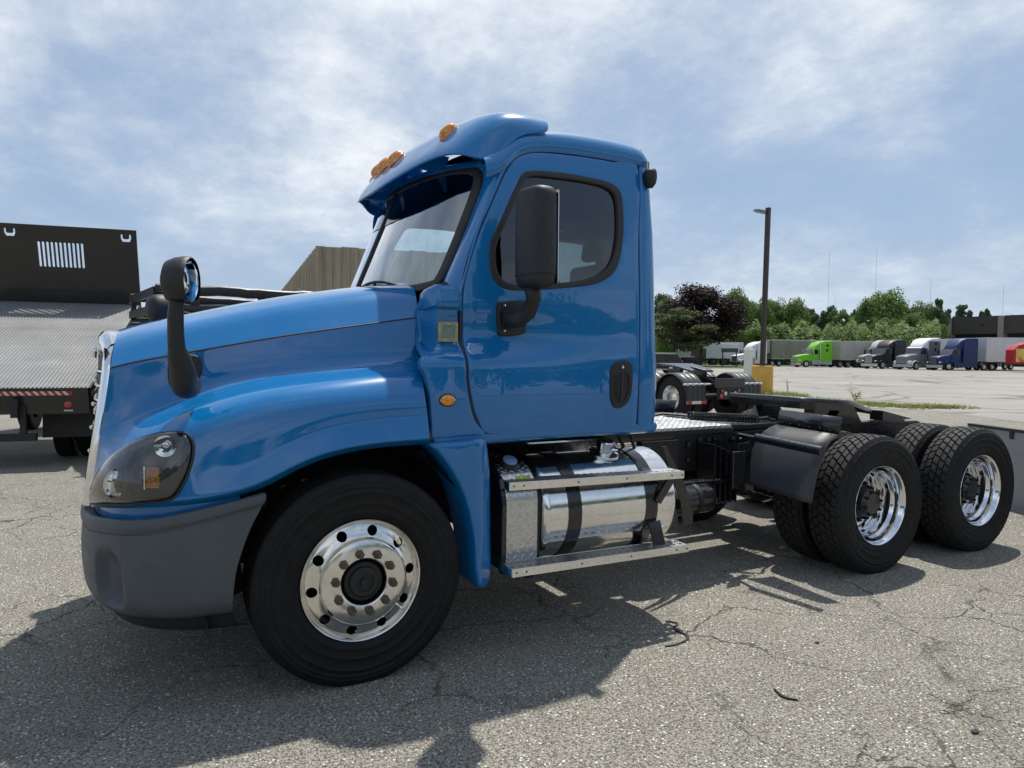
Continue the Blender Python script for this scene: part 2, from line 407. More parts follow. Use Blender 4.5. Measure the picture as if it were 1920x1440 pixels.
# hood and fenders: control grid, one half, mirrored inside the mesh
rows = [
 [(-1.032,-0.500,1.674),(-0.930,-0.530,1.713),(-0.769,-0.560,1.753),(-0.598,-0.590,1.798),(-0.394,-0.610,1.848),(-0.181,-0.630,1.895),(0.045,-0.640,1.937),(0.267,-0.650,1.973),(0.443,-0.660,1.994)],
 [(-1.043,-0.560,1.632),(-0.941,-0.600,1.669),(-0.778,-0.635,1.714),(-0.606,-0.665,1.757),(-0.407,-0.690,1.808),(-0.198,-0.710,1.853),(0.023,-0.720,1.896),(0.241,-0.730,1.934),(0.435,-0.740,1.957)],
 [(-1.050,-0.610,1.581),(-0.947,-0.650,1.612),(-0.785,-0.690,1.650),(-0.612,-0.720,1.687),(-0.417,-0.750,1.730),(-0.212,-0.775,1.770),(0.005,-0.785,1.807),(0.219,-0.795,1.845),(0.420,-0.805,1.876)],
 [(-1.057,-0.660,1.526),(-0.955,-0.700,1.557),(-0.790,-0.740,1.591),(-0.618,-0.770,1.626),(-0.425,-0.800,1.665),(-0.224,-0.830,1.703),(-0.010,-0.840,1.738),(0.201,-0.850,1.771),(0.402,-0.860,1.803)],
 [(-1.076,-0.662,1.388),(-0.972,-0.710,1.409),(-0.800,-0.755,1.441),(-0.621,-0.785,1.481),(-0.428,-0.815,1.518),(-0.227,-0.840,1.547),(-0.013,-0.850,1.570),(0.198,-0.860,1.588),(0.406,-0.868,1.603)],
 [(-1.097,-0.660,1.250),(-1.005,-0.735,1.284),(-0.831,-0.810,1.344),(-0.642,-0.870,1.411),(-0.442,-0.900,1.461),(-0.243,-0.915,1.491),(-0.033,-0.925,1.511),(0.175,-0.930,1.533),(0.388,-0.930,1.549)],
 [(-1.109,-0.660,1.176),(-1.027,-0.780,1.214),(-0.867,-0.930,1.303),(-0.673,-1.020,1.378),(-0.468,-1.070,1.428),(-0.279,-1.085,1.453),(-0.078,-1.090,1.474),(0.123,-1.090,1.491),(0.337,-1.090,1.506)],
 [(-1.122,-0.650,1.094),(-1.051,-0.830,1.139),(-0.918,-1.020,1.225),(-0.730,-1.120,1.290),(-0.505,-1.155,1.340),(-0.296,-1.165,1.364),(-0.100,-1.170,1.379),(0.096,-1.170,1.385),(0.324,-1.170,1.390)],
 [(-1.134,-0.640,0.998),(-1.077,-0.860,1.034),(-0.959,-1.070,1.099),(-0.768,-1.145,1.120),(-0.550,-1.175,1.074),(-0.375,-1.175,1.176),(-0.181,-1.172,1.253),(0.064,-1.170,1.287),(0.338,-1.170,1.293)],
 [(-1.145,-0.630,0.885),(-1.089,-0.870,0.923),(-0.979,-1.080,0.953),(-0.796,-1.160,0.960),(-0.603,-1.200,0.983),(-0.441,-1.215,1.029),(-0.273,-1.220,1.127),(0.001,-1.222,1.179),(0.329,-1.222,1.181)],
 [(-1.145,-0.620,0.868),(-1.085,-0.840,0.900),(-0.973,-1.040,0.926),(-0.788,-1.110,0.932),(-0.600,-1.140,0.946),(-0.426,-1.150,0.995),(-0.250,-1.150,1.097),(0.026,-1.150,1.149),(0.359,-1.150,1.149)],
]
def _lr(a, b, t): return [tuple(Vector(p).lerp(Vector(q), t)) for p, q in zip(a, b)]
rows_raw = rows
rows = rows[:3] + [_lr(rows[2], rows[3], .86), rows[3], _lr(rows[3], rows[4], .14), rows[4], _lr(rows[4], rows[5], .72), rows[5], _lr(rows[5], rows[6], .3)] + rows[6:8] + [_lr(rows[7], rows[8], .85), rows[8], _lr(rows[8], rows[9], .2), _lr(rows[8], rows[9], .9)] + rows[9:]
top = [[(x, y * k, z + dz) for (x, y, z) in rows[0]] for k, dz in ((0, .045), (.45, .040), (.8, .024))]
mb = MB(); mb.grid(top + rows)
hood_half = list(top + rows)
full = [[(x, -y, z) for (x, y, z) in r_] for r_ in reversed(hood_half[1:])] + hood_half
mb = MB(); mb.grid(full)
hood = mb.build('hood', BLUE, T, sub=3, solid=0)
hood.modifiers['sub'].boundary_smooth = 'PRESERVE_CORNERS'
dg = bpy.context.evaluated_depsgraph_get(); he = hood.evaluated_get(dg); hm_ = he.to_mesh()
HB = BVHTree.FromPolygons([v.co.copy() for v in hm_.vertices], [tuple(p_.vertices) for p_ in hm_.polygons])
def snap(q, off=0.0):
    co, no, i, d = HB.find_nearest(Vector(q))
    if no.y > 0 and q[1] < 0: no = -no
    return co + no * off
def ray_snap(q, off=0.0):
    """project a point on the left hood skin along the vehicle's cross axis"""
    co, no, i, d = HB.ray_cast(Vector((q[0], -3, q[2])), Vector((0, 1, 0)))
    if co is None: return snap(q, off)
    if no.y > 0: no = -no
    return co + no * off
# seam between the hood's top panel and its side
sm_pts = [snap(q, .0005) for q in catmull(rows_raw[3], 5, closed=False)]
seam = MB().tube(sm_pts, .0042, 6).build('hood_seam', GASKET, hood)
mirror(seam, hood)
# raised body line near the centre of the hood
# headlight
hl = [(-1.139,-0.655,0.897),(-1.122,-0.700,0.969),(-1.094,-0.760,1.044),(-1.049,-0.840,1.125),(-0.989,-0.930,1.195),(-0.917,-1.000,1.240),(-0.841,-1.060,1.259),(-0.785,-1.100,1.253),(-0.755,-1.130,1.225),(-0.748,-1.140,1.170),(-0.764,-1.150,1.098),(-0.790,-1.150,1.035),(-0.832,-1.140,0.976),(-0.932,-1.080,0.960),(-1.044,-0.920,0.936)]
hlc = catmull(hl, 4)
def hl_rings(offs, scales):
    c = sum(hlc, Vector()) / len(hlc); rings = []
    for o_, s_ in zip(offs, scales): rings.append([snap(c + (q - c) * s_, o_) for q in hlc])
    return rings, snap(c, offs[-1])
def hl_mesh(offs, scales):
    rings, c = hl_rings(offs, scales); b = MB(); b.loft(rings, closed=True); n = len(rings[0])
    b.add(rings[-1] + [c], [(k, (k + 1) % n, n) for k in range(n)]); return b
HLD = mat('headlamp_inner_grey', (.055, .057, .058), .3, .3, var=.25)
HL = hl_mesh((.003, .003, .004, .004, .004, .004), (1.0, .85, .65, .45, .25, .1)).build('headlight', HLD, T, ang=180)
hl_mesh((.004, .018, .026, .034, .04, .042, .043), (1.0, .985, .95, .8, .6, .35, .12)).build('lens', LENS, HL, ang=180)
r0, _c = hl_rings((.003, .012), (1.03, 1.0)); MB().tube(r0[0] + [r0[0][0]], .006, 6).build('seal', GASKET, HL)
# narrow bright trim along the rear edge, reflector bowl and amber side reflector
pc = ray_snap((-0.839,-1.090,1.192), .012)
pn = Vector((-.35, -.93, .05)).normalized(); M_ = pn.to_track_quat('Z', 'Y').to_matrix().to_4x4(); M_.translation = pc
bw = MB().lathe([(.028, .008), (.047, .012), (.046, .002), (.03, -.004), (.017, -.006), (.0165, .010), (.012, .012), (.001, .012)], axis='Z', n=28)
bw.v = [tuple(M_ @ Vector(v)) for v in bw.v]; bw.build('reflector_bowl', CHROME, HL)
ac = ray_snap((-0.889,-1.100,1.064), .010); M2 = pn.to_track_quat('Z', 'Y').to_matrix().to_4x4(); M2.translation = ac
ux = Vector((.93, -.35, 0)).normalized(); am = MB(); q = [ac + ux * a + Vector((0, 0, b)) + pn * c for a, b, c in ((-.028, -.046, 0), (.026, -.046, 0), (.026, .046, 0), (-.028, .046, 0), (-.028, -.046, .014), (.026, -.046, .014), (.026, .046, .014), (-.028, .046, .014))]
am.add(q, [(0, 3, 2, 1), (4, 5, 6, 7), (0, 1, 5, 4), (1, 2, 6, 5), (2, 3, 7, 6), (3, 0, 4, 7)]).build('amber_reflector', AMBER, HL, bevel=.003)
am = MB(); q = [ac + ux * a + Vector((0, 0, b)) + pn * c for a, b, c in ((-.036, -.050, 0), (-.028, -.050, 0), (-.028, .050, 0), (-.036, .050, 0), (-.036, -.050, .018), (-.030, -.050, .018), (-.030, .050, .018), (-.036, .050, .018))]
am.add(q, [(0, 3, 2, 1), (4, 5, 6, 7), (0, 1, 5, 4), (1, 2, 6, 5), (2, 3, 7, 6), (3, 0, 4, 7)]).build('trim', CHROME, HL)
lc = ray_snap((-1.008,-0.950,1.026), .004)
MB().lathe([(.075, .0), (.07, .016), (.05, .004), (.03, -.002), (.001, -.002)], c=tuple(lc), axis='Y', n=28).build('reflector_bowl', CHROME, HL)
mirror(HL, T)
# chrome grille surround and grille bars
gl_e = catmull([(-1.041,-0.500,1.653),(-1.055,-0.585,1.570),(-1.067,-0.610,1.461),(-1.098,-0.625,1.247),(-1.130,-0.615,1.032),(-1.153,-0.590,0.868)], 5, closed=False)
gr_rows = []
for q in gl_e:
    t = (1.66 - q.z) / .75
    gr_rows.append([q, q + Vector((-.012, .006, 0)), q + Vector((-.026, .03, -.002)), q + Vector((-.036, .075, 0)), q + Vector((-.034, .12, 0)), q + Vector((-.012, .135, 0))])
gs = MB().grid(gr_rows).build('grille_surround', CHROME, T, ang=180); mirror(gs, T)
# top cap of the surround
tp = MB(); tr_ = []; _hx, _hz = rows[0][0][0], rows[0][0][2]
for k in range(21):
    y = -.52 + 1.04 * k / 20; c_ = 1 - (abs(y) / .52) ** 2.2; x = _hx - .004 - .050 * c_; z = _hz + .040 * min(1, 2 * c_) - .028 * (1 - c_) ** 3
    tr_.append([(_hx + .02, y, z - .004), (x, y, z), (x - .020, y, z - .008), (x - .038, y, z - .035), (x - .044, y, z - .08), (x - .030, y, z - .125), (x + .02, y, z - .13)])
tp.grid(tr_).build('grille_cap', CHROME, T, ang=180)
for k in range(9):
    z = 1.50 - k * .072; e = .0045 * k
    MB().tube(catmull([(-1.085 - e, -.47, z), (-1.115 - e, -.28, z), (-1.125 - e, 0, z), (-1.115 - e, .28, z), (-1.085 - e, .47, z)], 4, closed=False), .012, 8).build('grille_bar', CHROME, T)
MB().grid([[(-1.08, -.56, 1.62), (-1.12, 0, 1.64), (-1.08, .56, 1.62)], [(-1.11, -.56, .9), (-1.15, 0, .9), (-1.11, .56, .9)]]).build('grille_backing', BLACKM, T)
for k in range(5):
    z = 1.46 - k * .115; MB().sphere((-1.125 - .009 * k, -.45, z), .011, 8, 6).build('grille_stud', CHROME, T)
MB().lathe([(.001, 0), (.03, .002), (.035, .012), (.03, .02), (.001, .022)], c=(-1.15, 0, 1.60), axis='X', n=20).build('grille_badge', CHROME, T)
# bumper
plan = [(-1.200, 0), (-1.200, -.25), (-1.196, -.45), (-1.182, -.62), (-1.150, -.78), (-1.095, -.92), (-1.01, -1.045), (-.89, -1.13), (-.73, -1.18), (-.56, -1.20), (-.45, -1.205)]
zr = [(.955, -.06, -.02), (.968, -.03, -.01), (.966, -.008, -.0), (.945, 0, 0), (.925, 0, -.01), (.90, -.012, -.02), (.80, -.006, -.075), (.65, .0, -.125), (.52, -.010, -.14), (.47, -.03, -.14), (.445, -.055, -.14), (.430, -.085, -.14)]
def fine_grid(rows_, nu, nv):
    r1 = [catmull(r_, nv, closed=False) for r_ in rows_]; cols = [catmull([r_[i] for r_ in r1], nu, closed=False) for i in range(len(r1[0]))]
    return [[c[i] for c in cols] for i in range(len(cols[0]))]
br = []
for z, off, rx in zr:
    row = []
    for i, (x, y) in enumerate(plan):
        tz = lerp_tab([(-1.2, .845), (-1.09, .868), (-.95, .882), (-.80, .905), (-.65, .935), (-.45, .975)], x)
        n_ = Vector((1, 0, 0)).lerp(Vector((0, 1, 0)), min(1, i / 8)).normalized() * -off
        k = max(0, (x + .9) / .45); zz_ = tz + (z - .968) * (1.0 if z > .89 else 1) if z > .89 else min(z, tz - .08 + (z - .80) * .2) if z > .7 else z
        row.append((x + n_.x + rx * k, y + n_.y, zz_))
    br.append(row)
brf = fine_grid(br, 5, 7)
for row in brf:
    for v in row:
        dy, dz = (v.y + .945) / .075, (v.z - .60) / .115
        d_ = (abs(dy) ** 3 + abs(dz) ** 3) ** (1 / 3)
        if v.x < -.9 and d_ < 1.25:
            k = 1 - sstep(.72, 1.2, d_); v.x += .038 * k * (1.25 if dy < 0 else .75); v.y += .030 * k
fullb = [[Vector((v.x, -v.y, v.z)) for v in reversed(r_[1:])] + list(r_) for r_ in brf]
bumper = MB().grid(fullb).build('bumper', GREYPL, T, ang=180)
fb2 = [[Vector((x, -y, z)) for x, y, z in reversed(r_[1:])] + [Vector(v) for v in r_] for r_ in br]
MB().grid([[(x + .010, y * .992, z) for x, y, z in fb2[-2]], [(x + .012, y * .99, z - .01) for x, y, z in fb2[-1]], [(x + .03, y * .98, .37) for x, y, z in fb2[-1]], [(x + .06, y * .965, .345) for x, y, z in fb2[-1]], [(x + .10, y * .93, .342) for x, y, z in fb2[-1]]]).build('bumper_valance', BLACKPL, bumper, sub=1)
# dark blue strip between hood and bumper, wheel-arch liner
MB().grid([[(x * .975, y * .975, z + .09) for x, y, z in fb2[1] if x < -.50], [(x * .975, y * .975, z - .03) for x, y, z in fb2[1] if x < -.50]]).build('bumper_filler', BLUE, T, ang=180)
lin = []
for k in range(25):
    a = R(200 - k * 7.9); c_, s_ = math.cos(a), math.sin(a)
    lin.append([(-.02 + .68 * c_, -1.13, .50 + .66 * s_), (-.02 + .70 * c_, -.9, .50 + .70 * s_), (-.02 + .68 * c_, -.58, .50 + .68 * s_), (-.02 + .45 * c_, -.55, .5 + .45 * s_)])
lo = MB().grid(lin).build('wheel_arch_liner', BLACKM, T, ang=180); mirror(lo, T)
# fender extension behind the wheel
fe = [(0.338,1.156),(0.496,1.159),(0.661,1.167),(0.696,1.092),(0.713,0.945),(0.718,0.660),(0.718,0.392),(0.639,0.372),(0.604,0.434),(0.587,0.647),(0.534,0.862),(0.461,1.005),(0.385,1.105)]
def fe_f(a, b): return (a, -1.205 + .06 * sstep(.60, .72, a) + .02 * sstep(1.0, 1.2, b) * 0 + .05 * sstep(.55, .30, b) * 0, b)
fex = panel('fender_extension', fe, fe_f, BLUE, T, er=.022, thick=.25, sp=.04, sub=4); mirror(fex, T)
# ---------------------------------------------------------------- cab
def cs(a, b): return (a, -side_y(a, b), b)
door_o = [(1.815,2.778),(1.624,2.785),(1.428,2.786),(1.240,2.778),(1.095,2.766),(1.005,2.743),(0.934,2.702),(0.865,2.615),(0.780,2.453),(0.691,2.272),(0.630,2.115),(0.593,1.985),(0.579,1.871),(0.585,1.759),(0.574,1.631),(0.569,1.479),(0.594,1.339),(0.630,1.254),(0.694,1.179),(0.958,1.163),(1.221,1.157),(1.495,1.156),(1.714,1.160),(1.746,1.205),(1.747,1.368),(1.767,1.823),(1.776,2.312)]
seal_o = [(0.992,2.632),(1.189,2.659),(1.411,2.659),(1.584,2.642),(1.655,2.588),(1.666,2.466),(1.650,2.301),(1.614,2.160),(1.543,2.073),(1.415,2.018),(1.192,1.985),(0.964,1.961),(0.830,1.966),(0.762,2.017),(0.741,2.109),(0.751,2.211),(0.795,2.302),(0.861,2.426),(0.922,2.538)]
seal_i = [(1.021,2.608),(1.185,2.623),(1.400,2.625),(1.552,2.609),(1.613,2.558),(1.621,2.454),(1.606,2.304),(1.571,2.183),(1.502,2.105),(1.378,2.050),(1.193,2.018),(0.982,1.998),(0.863,1.997),(0.801,2.040),(0.780,2.117),(0.790,2.199),(0.831,2.288),(0.893,2.409),(0.955,2.527)]
door_i = offset_poly(door_o, .003)
door = panel('door', door_i, cs, BLUE, T, holes=[offset_poly(seal_o, .012)], er=.009, thick=.05, sp=.035, sub=4)
def cso(d):
    return lambda a, b: (a, -side_y(a, b) - d, b)
seal = panel('window_seal', seal_o, cso(.006), GASKET, door, holes=[seal_i], er=.008, thick=.03, sp=.02, sub=4)
pane = panel('window', seal_i, cso(-.018), GLASS, door, sp=.08, sub=3)
# door handle
hd = [(1.555,1.556),(1.607,1.575),(1.663,1.572),(1.694,1.540),(1.694,1.450),(1.682,1.370),(1.652,1.315),(1.598,1.291),(1.554,1.302),(1.531,1.357),(1.528,1.452),(1.532,1.515)]
hnd = panel('handle', hd, cso(.010), BLACKPL, door, er=.006, thick=.02, sp=.02, sub=3, holes=[[(1.594,1.492),(1.642,1.499),(1.666,1.460),(1.658,1.386),(1.627,1.332),(1.587,1.333),(1.559,1.372),(1.555,1.442)]])
panel('handle_recess', [(1.595,1.499),(1.650,1.505),(1.674,1.460),(1.666,1.380),(1.628,1.322),(1.584,1.324),(1.551,1.372),(1.547,1.448)], cso(.003), BLACKM, hnd, sp=.03)
MB().tube([(1.592,-1.115,1.500), (1.589,-1.120,1.453), (1.587,-1.120,1.373), (1.584,-1.115,1.322)], [.008, .009, .009, .008], 8).build('handle_grip', BLACKPL, hnd)
MB().lathe([(.001, -.006), (.009, -.005), (.010, 0)], c=tuple(Vector((1.614,-1.080,1.537)) + Vector((0, -.012, 0))), n=14).build('lock_cylinder', CHROME, hnd)
door_r = mirror(door, T)
for ch in door_r.children:
    if ch.name.startswith('window') and 'seal' not in ch.name:
        ch.data = ch.data.copy(); ch.data.materials[0] = CLEARG
# dark shut-line strip behind the door gap
def strip(curve, w, f, m, name, parent):
    inn = offset_poly(curve, w); out = offset_poly(curve, -w)
    return MB().loft([[f(q[0], q[1]) for q in out], [f(q[0], q[1]) for q in inn]], closed=True).build(name, m, parent)
dsm = [tuple(v[:2]) for v in catmull([tuple(q) + (0,) for q in door_o], 4)]
ds = strip(dsm, .014, cso(-.012), GASKET, 'door_seal', T); mirror(ds, T)
# cowl quarter panel between hood and door
def cowl_y(x, z):
    b = side_y(x, z)
    rec = sstep(1.60, 1.66, z) * (1 - sstep(1.842, 1.856, z)); up = sstep(1.842, 1.856, z)
    yr = .89 + (b - .022 - .89) * sstep(.405, .445, x)
    yu = .95 + (b + .004 - .95) * sstep(.385, .44, x) - .05 * sstep(1.93, 2.03, z)
    return b * (1 - rec - up) + yr * rec + yu * up
def cw(a, b): return (a, -cowl_y(a, b), b)
cow_o = [(0.436,1.965),(0.397,1.926),(0.391,1.790)] + [(0.397,1.672)] + [(0.302,1.561),(0.329,1.495),(0.351,1.387),(0.360,1.238),(0.373,1.166),(0.518,1.169),(0.681,1.177),(0.617,1.251),(0.582,1.340),(0.557,1.479),(0.565,1.631),(0.573,1.758),(0.567,1.857),(0.573,1.930),(0.528,1.967),(0.452,1.971)]
cow = panel('cowl_panel', cow_o, cw, BLUE, T, er=.010, thick=.04, sp=.013, sub=3); 
vent = MB(); vx, _y, vz = (0.494,-1.055,1.722)
VENT = mat('yellowed_vent_plastic', (.30, .28, .16), .45, var=.3, nscale=40)
vq = lambda a, b, d: (vx + a * .9, -1.058 - d - .02 * a, vz + b * .9)
fr_ = [(-.062, -.058), (.062, -.058), (.062, .058), (-.062, .058)]; fi_ = [(-.042, -.038), (.042, -.038), (.042, .038), (-.042, .038)]
vent.loft([[vq(a, b, -.002) for a, b in fr_], [vq(a, b, .006) for a, b in fr_], [vq(a, b, .006) for a, b in fi_], [vq(a, b, .001) for a, b in fi_]], closed=True)
vo_ = vent.build('square_vent', VENT, cow)
MB().add([vq(a, b, .003) for a, b in fi_], [(0, 1, 2, 3)]).build('vent_insert', mat('pale_vent_insert', (.16, .22, .19), .3, var=.3, nscale=50), vo_)
tl = Vector((0.445,-1.171,1.371)); ts = MB().lathe([(.040, .006), (.041, -.004), (.036, -.007), (.034, -.005)], axis='Y', n=32)
ts.v = [(tl.x + v[0] * 1.18, tl.y + v[1] + .0, tl.z + v[2] * .82) for v in ts.v]; tsi = ts.build('turn_signal', BLACKPL, cow)
tq = MB().lathe([(.036, .0), (.035, -.008), (.028, -.014), (.015, -.017), (.001, -.018)], axis='Y', n=32); tq.v = [(tl.x + v[0] * 1.15, tl.y + v[1], tl.z + v[2] * .8) for v in tq.v]; tq.build('amber_lens', AMBER, tsi)
for sgn in (-1, 1): MB().sphere((tl.x + sgn * .041, tl.y - .007, tl.z), .0035, 6, 4).build('screw', CHROME, tsi)
mirror(cow, T)
# black gap strip between hood and cowl
gcol = [Vector(r_[-1]) for r_ in rows][3:]
gp = MB().grid([[q + Vector((-.01, .035, -.01)) for q in gcol], [q + Vector((.035, .045, -.012)) for q in gcol], [q + Vector((.06, .12, -.02)) for q in gcol]]).build('hood_gap_seal', GASKET, T, ang=180); mirror(gp, T)
# windshield surface
def ws_x(y, z): return .31 + (z - 2.0) * .415 + .30 * y * y
def wsf(d=0): return lambda a, b: (ws_x(a, b) - d, a, b)
def ws_y(u): return u
wo = [(-.865,2.02),(-.80,1.965),(-.6,1.945),(-.3,1.935),(0,1.93),(.3,1.935),(.6,1.945),(.80,1.965),(.865,2.02),(.875,2.2),(.875,2.4),(.865,2.58),(.80,2.675),(.6,2.705),(.3,2.70),(0,2.69),(-.3,2.70),(-.6,2.705),(-.80,2.675),(-.865,2.58),(-.875,2.4),(-.875,2.2)]
wi = offset_poly(wo, .048)
fr2 = panel('windshield_seal', wo, wsf(.006), GASKET, T, holes=[wi], er=.010, thick=.03, sp=.03, sub=3, inward=(1, 0, 0))
panel('windshield', wi, wsf(-.004), WGLASS, T, sp=.10, sub=3, inward=(1, 0, 0))
# A pillar: strip between windshield seal and door
wl = [(-.866,2.02),(-.876,2.2),(-.876,2.4),(-.866,2.58),(-.80,2.675)]
wcur = [Vector(wsf(-.02)(a, b)) for a, b in [(-.83,1.96),(-.85,1.985)]] + [Vector(wsf(0)(a, b)) for a, b in wl]
dcur = [Vector(cs(*q)) for q in [(0.577,1.829),(0.576,1.899),(0.586,1.970),(0.685,2.271),(0.770,2.446),(0.858,2.620),(0.929,2.710)]]
wcur2 = catmull(wcur, 5, closed=False); dcur2 = catmull(dcur, 5, closed=False)
ap = []
for a, b in zip(wcur2, dcur2):
    mid = (a + b) / 2; o_ = Vector((-.35, -1, 0)).normalized()
    d_ = min(.035, (a - b).length * .16)
    ap.append([a + Vector((.012, 0, 0)), a.lerp(b, .15) + o_ * d_ * .6, a.lerp(b, .35) + o_ * d_ * 1.1, a.lerp(b, .6) + o_ * d_ * 1.0, a.lerp(b, .82) + o_ * d_ * .55, b + Vector((0, 0, 0)), b + Vector((.01, .02, 0))])
apo = MB().grid(ap).build('a_pillar', BLUE, T, ang=180); mirror(apo, T)
# cab rear corner strip, rear wall
rc = []
dr_e = sorted([(q[1], q[0]) for q in [(1.756,1.171),(1.747,1.368),(1.767,1.823),(1.776,2.312),(1.820,2.778),(1.863,2.903)]])
for k in range(14):
    z = 1.165 + (2.90 - 1.165) * k / 13; y = side_y(1.85, z); x0 = lerp_tab(dr_e, z) + .004
    rc.append([(x0 - .001, -y + .02, z), (x0, -y + .004, z), (x0 + .012, -y - .002, z), (1.845, -y, z), (1.875, -y + .004, z), (1.898, -y + .02, z), (1.908, -y + .045, z), (1.912, -y + .09, z), (1.915, -y + .2, z)])
rco = MB().grid(rc).build('cab_corner', BLUE, T, ang=180); mirror(rco, T)
bw_o = [(-.95, 1.15), (.95, 1.15), (.90, 2.72), (.80, 2.86), (-.80, 2.86), (-.90, 2.72)]
bw_h = [(-.52, 2.08), (.52, 2.08), (.55, 2.12), (.55, 2.5), (.52, 2.54), (-.52, 2.54), (-.55, 2.5), (-.55, 2.12)]
panel('rear_wall', bw_o, lambda a, b: (1.915, a, b), BLUE, T, holes=[bw_h], sp=.2, smooth_out=False, sm_holes=False, thick=.04, inward=(-1, 0, 0))
panel('rear_window', bw_h, lambda a, b: (1.905, a, b), GLASS, T, sp=.3, smooth_out=False)
# sill under the door
sl_ = []
for k in range(12):
    x = .38 + (1.905 - .38) * k / 11; y = side_y(x, 1.17)
    sl_.append([(x, -y + .012, 1.19), (x, -y - .002, 1.172), (x, -y + .006, 1.145), (x, -y + .03, 1.125), (x, -y + .10, 1.12)])
slo = MB().grid(sl_).build('door_sill', BLUE, T, ang=180); mirror(slo, T)
# roof
EAVE = [(.60, 2.5)] + sorted([(q[0], q[1] + .004) for q in [(1.815,2.778),(1.624,2.785),(1.428,2.786),(1.240,2.778),(1.095,2.766),(1.005,2.743),(0.934,2.702),(0.865,2.615)]]) + [(1.95, 2.755)]
def roof_row(x):
    t = sstep(.70, 1.32, x); rr_ = sstep(1.80, 1.93, x); zt = 2.985 - .22 * (1 - t) - .06 * rr_ ; 
    zr_ = 2.80 + .0 * x
    e = lambda z: side_y(1.0, z)
    ze = lerp_tab(EAVE, x)
    pts = [(e(ze) - .004, ze), (e(ze) + .006, ze + .018), (e(ze) + .008, ze + .05), (e(ze) - .006, ze + .085), (e(ze) - .010, ze + .095), (e(ze) - .035, ze + .13), (.84, zt - .035), (.76, zt - .012), (.55, zt + .008), (.28, zt + .018), (0, zt + .02)]
    if t < 1:
        pts = [(y, min(z, zt + .02)) for y, z in pts]
    return pts
rf = []
for x in (.74, .80, .86, .93, 1.0, 1.1, 1.25, 1.45, 1.65, 1.80, 1.86, 1.90, 1.925):
    row = roof_row(x)
    if x > 1.85:
        k = (x - 1.85) / .075; row = [(y - .03 * k * k, z - .035 * k * k * (z > 2.83)) for y, z in row]
    rf.append([(x, -y, z) for y, z in row])
rf.append([(1.93, -max(0, y * .93), min(z, 2.80)) for y, z in roof_row(1.93)])
rfull = [r_ + [(x, -y, z) for x, y, z in reversed(r_[:-1])] for r_ in rf]
roof = MB().grid(rfull).build('roof', BLUE, T, ang=180, sub=1)
rl = MB().tube([(x, -side_y(1.0, lerp_tab(EAVE, x) + .09) + .002, lerp_tab(EAVE, x) + .09) for x in (.95, 1.05, 1.2, 1.4, 1.6, 1.8, 1.88)], .004, 6).build('drip_rail', GASKET, roof); mirror(rl, roof)
# header over the windshield
hdr = []
for k in range(21):
    y = -.84 + 1.68 * k / 20; z0 = 2.665 + .02 * (1 - (abs(y) / .84) ** 4) ; x0 = ws_x(y, z0)
    hdr.append([(x0, y, z0 - .02), (x0 - .006, y, z0 + .02), (x0 + .03, y, z0 + .05), (x0 + .12, y, z0 + .085), (x0 + .34, y, z0 + .12)])
MB().grid(hdr).build('windshield_header', BLUE, T, ang=180)
# cab front lower fill and firewall, floor, interior
MB().grid([[(.44, -.80, 1.2), (.44, .80, 1.2)], [(.44, -.80, 1.80), (.44, .80, 1.80)], [(.36, -.55, 1.93), (.36, .55, 1.93)], [(.30, -.5, 1.92), (.30, .5, 1.92)]]).build('firewall', BLACKM, T)
MB().box((.42, -1.0, 1.14), (1.9, 1.0, 1.17)).build('cab_floor', BLACKM, T)
dash = MB().prism([(.48, 1.3), (.48, 1.98), (.62, 2.02), (.86, 1.97), (.92, 1.85), (.86, 1.3)], -.95, .95).build('dashboard', INTR, T, bevel=.02)
for y in (-.55, .55):
    st = MB().box((1.22, y - .26, 1.45), (1.70, y + .26, 1.60)).build('seat', SEATM, T, bevel=.04)
    MB().prism([(1.62, 1.55), (1.74, 1.55), (1.84, 2.20), (1.74, 2.22)], y - .24, y + .24).build('backrest', SEATM, st, bevel=.04)
    MB().prism([(1.75, 2.24), (1.84, 2.24), (1.87, 2.46), (1.78, 2.47)], y - .14, y + .14).build('headrest', SEATM, st, bevel=.03)
sw = MB(); c0 = Vector((1.02, -.55, 2.02)); ax = Vector((-.55, 0, .83)); u_ = Vector((0, 1, 0)); w_ = ax.cross(u_).normalized()
swc = [c0 + u_ * .225 * math.cos(2 * PI * k / 36) + w_ * .225 * math.sin(2 * PI * k / 36) for k in range(37)]
sw.tube(swc, .014, 8); sw.tube([c0 + u_ * .21, c0, c0 - u_ * .21], .014, 8); sw.tube([c0, c0 - w_ * .21], .014, 8); sw.tube([c0, c0 - ax.normalized() * .3], .03, 10); sw.build('steering_wheel', BLACKPL, T)
MB().grid([[(.80, -.86, 2.80), (.80, .86, 2.80)], [(1.2, -.9, 2.88), (1.2, .9, 2.88)], [(1.88, -.9, 2.86), (1.88, .9, 2.86)]]).build('headliner', INLT, T)
MB().box((1.84, -.86, 1.2), (1.885, .86, 2.04)).build('rear_trim', INTR, T)
for sg in (-1, 1):
    MB().prism([(.64, 1.2), (1.8, 1.2), (1.8, 1.93), (.66, 1.93)], sg * .98, sg * 1.0).build('door_trim', INTR, T)
# interior sun shades under the header
for y in (-.42, .42): MB().box((.80, y - .34, 2.54), (.82, y + .34, 2.74)).build('sun_shade', INTR, T, bevel=.006)

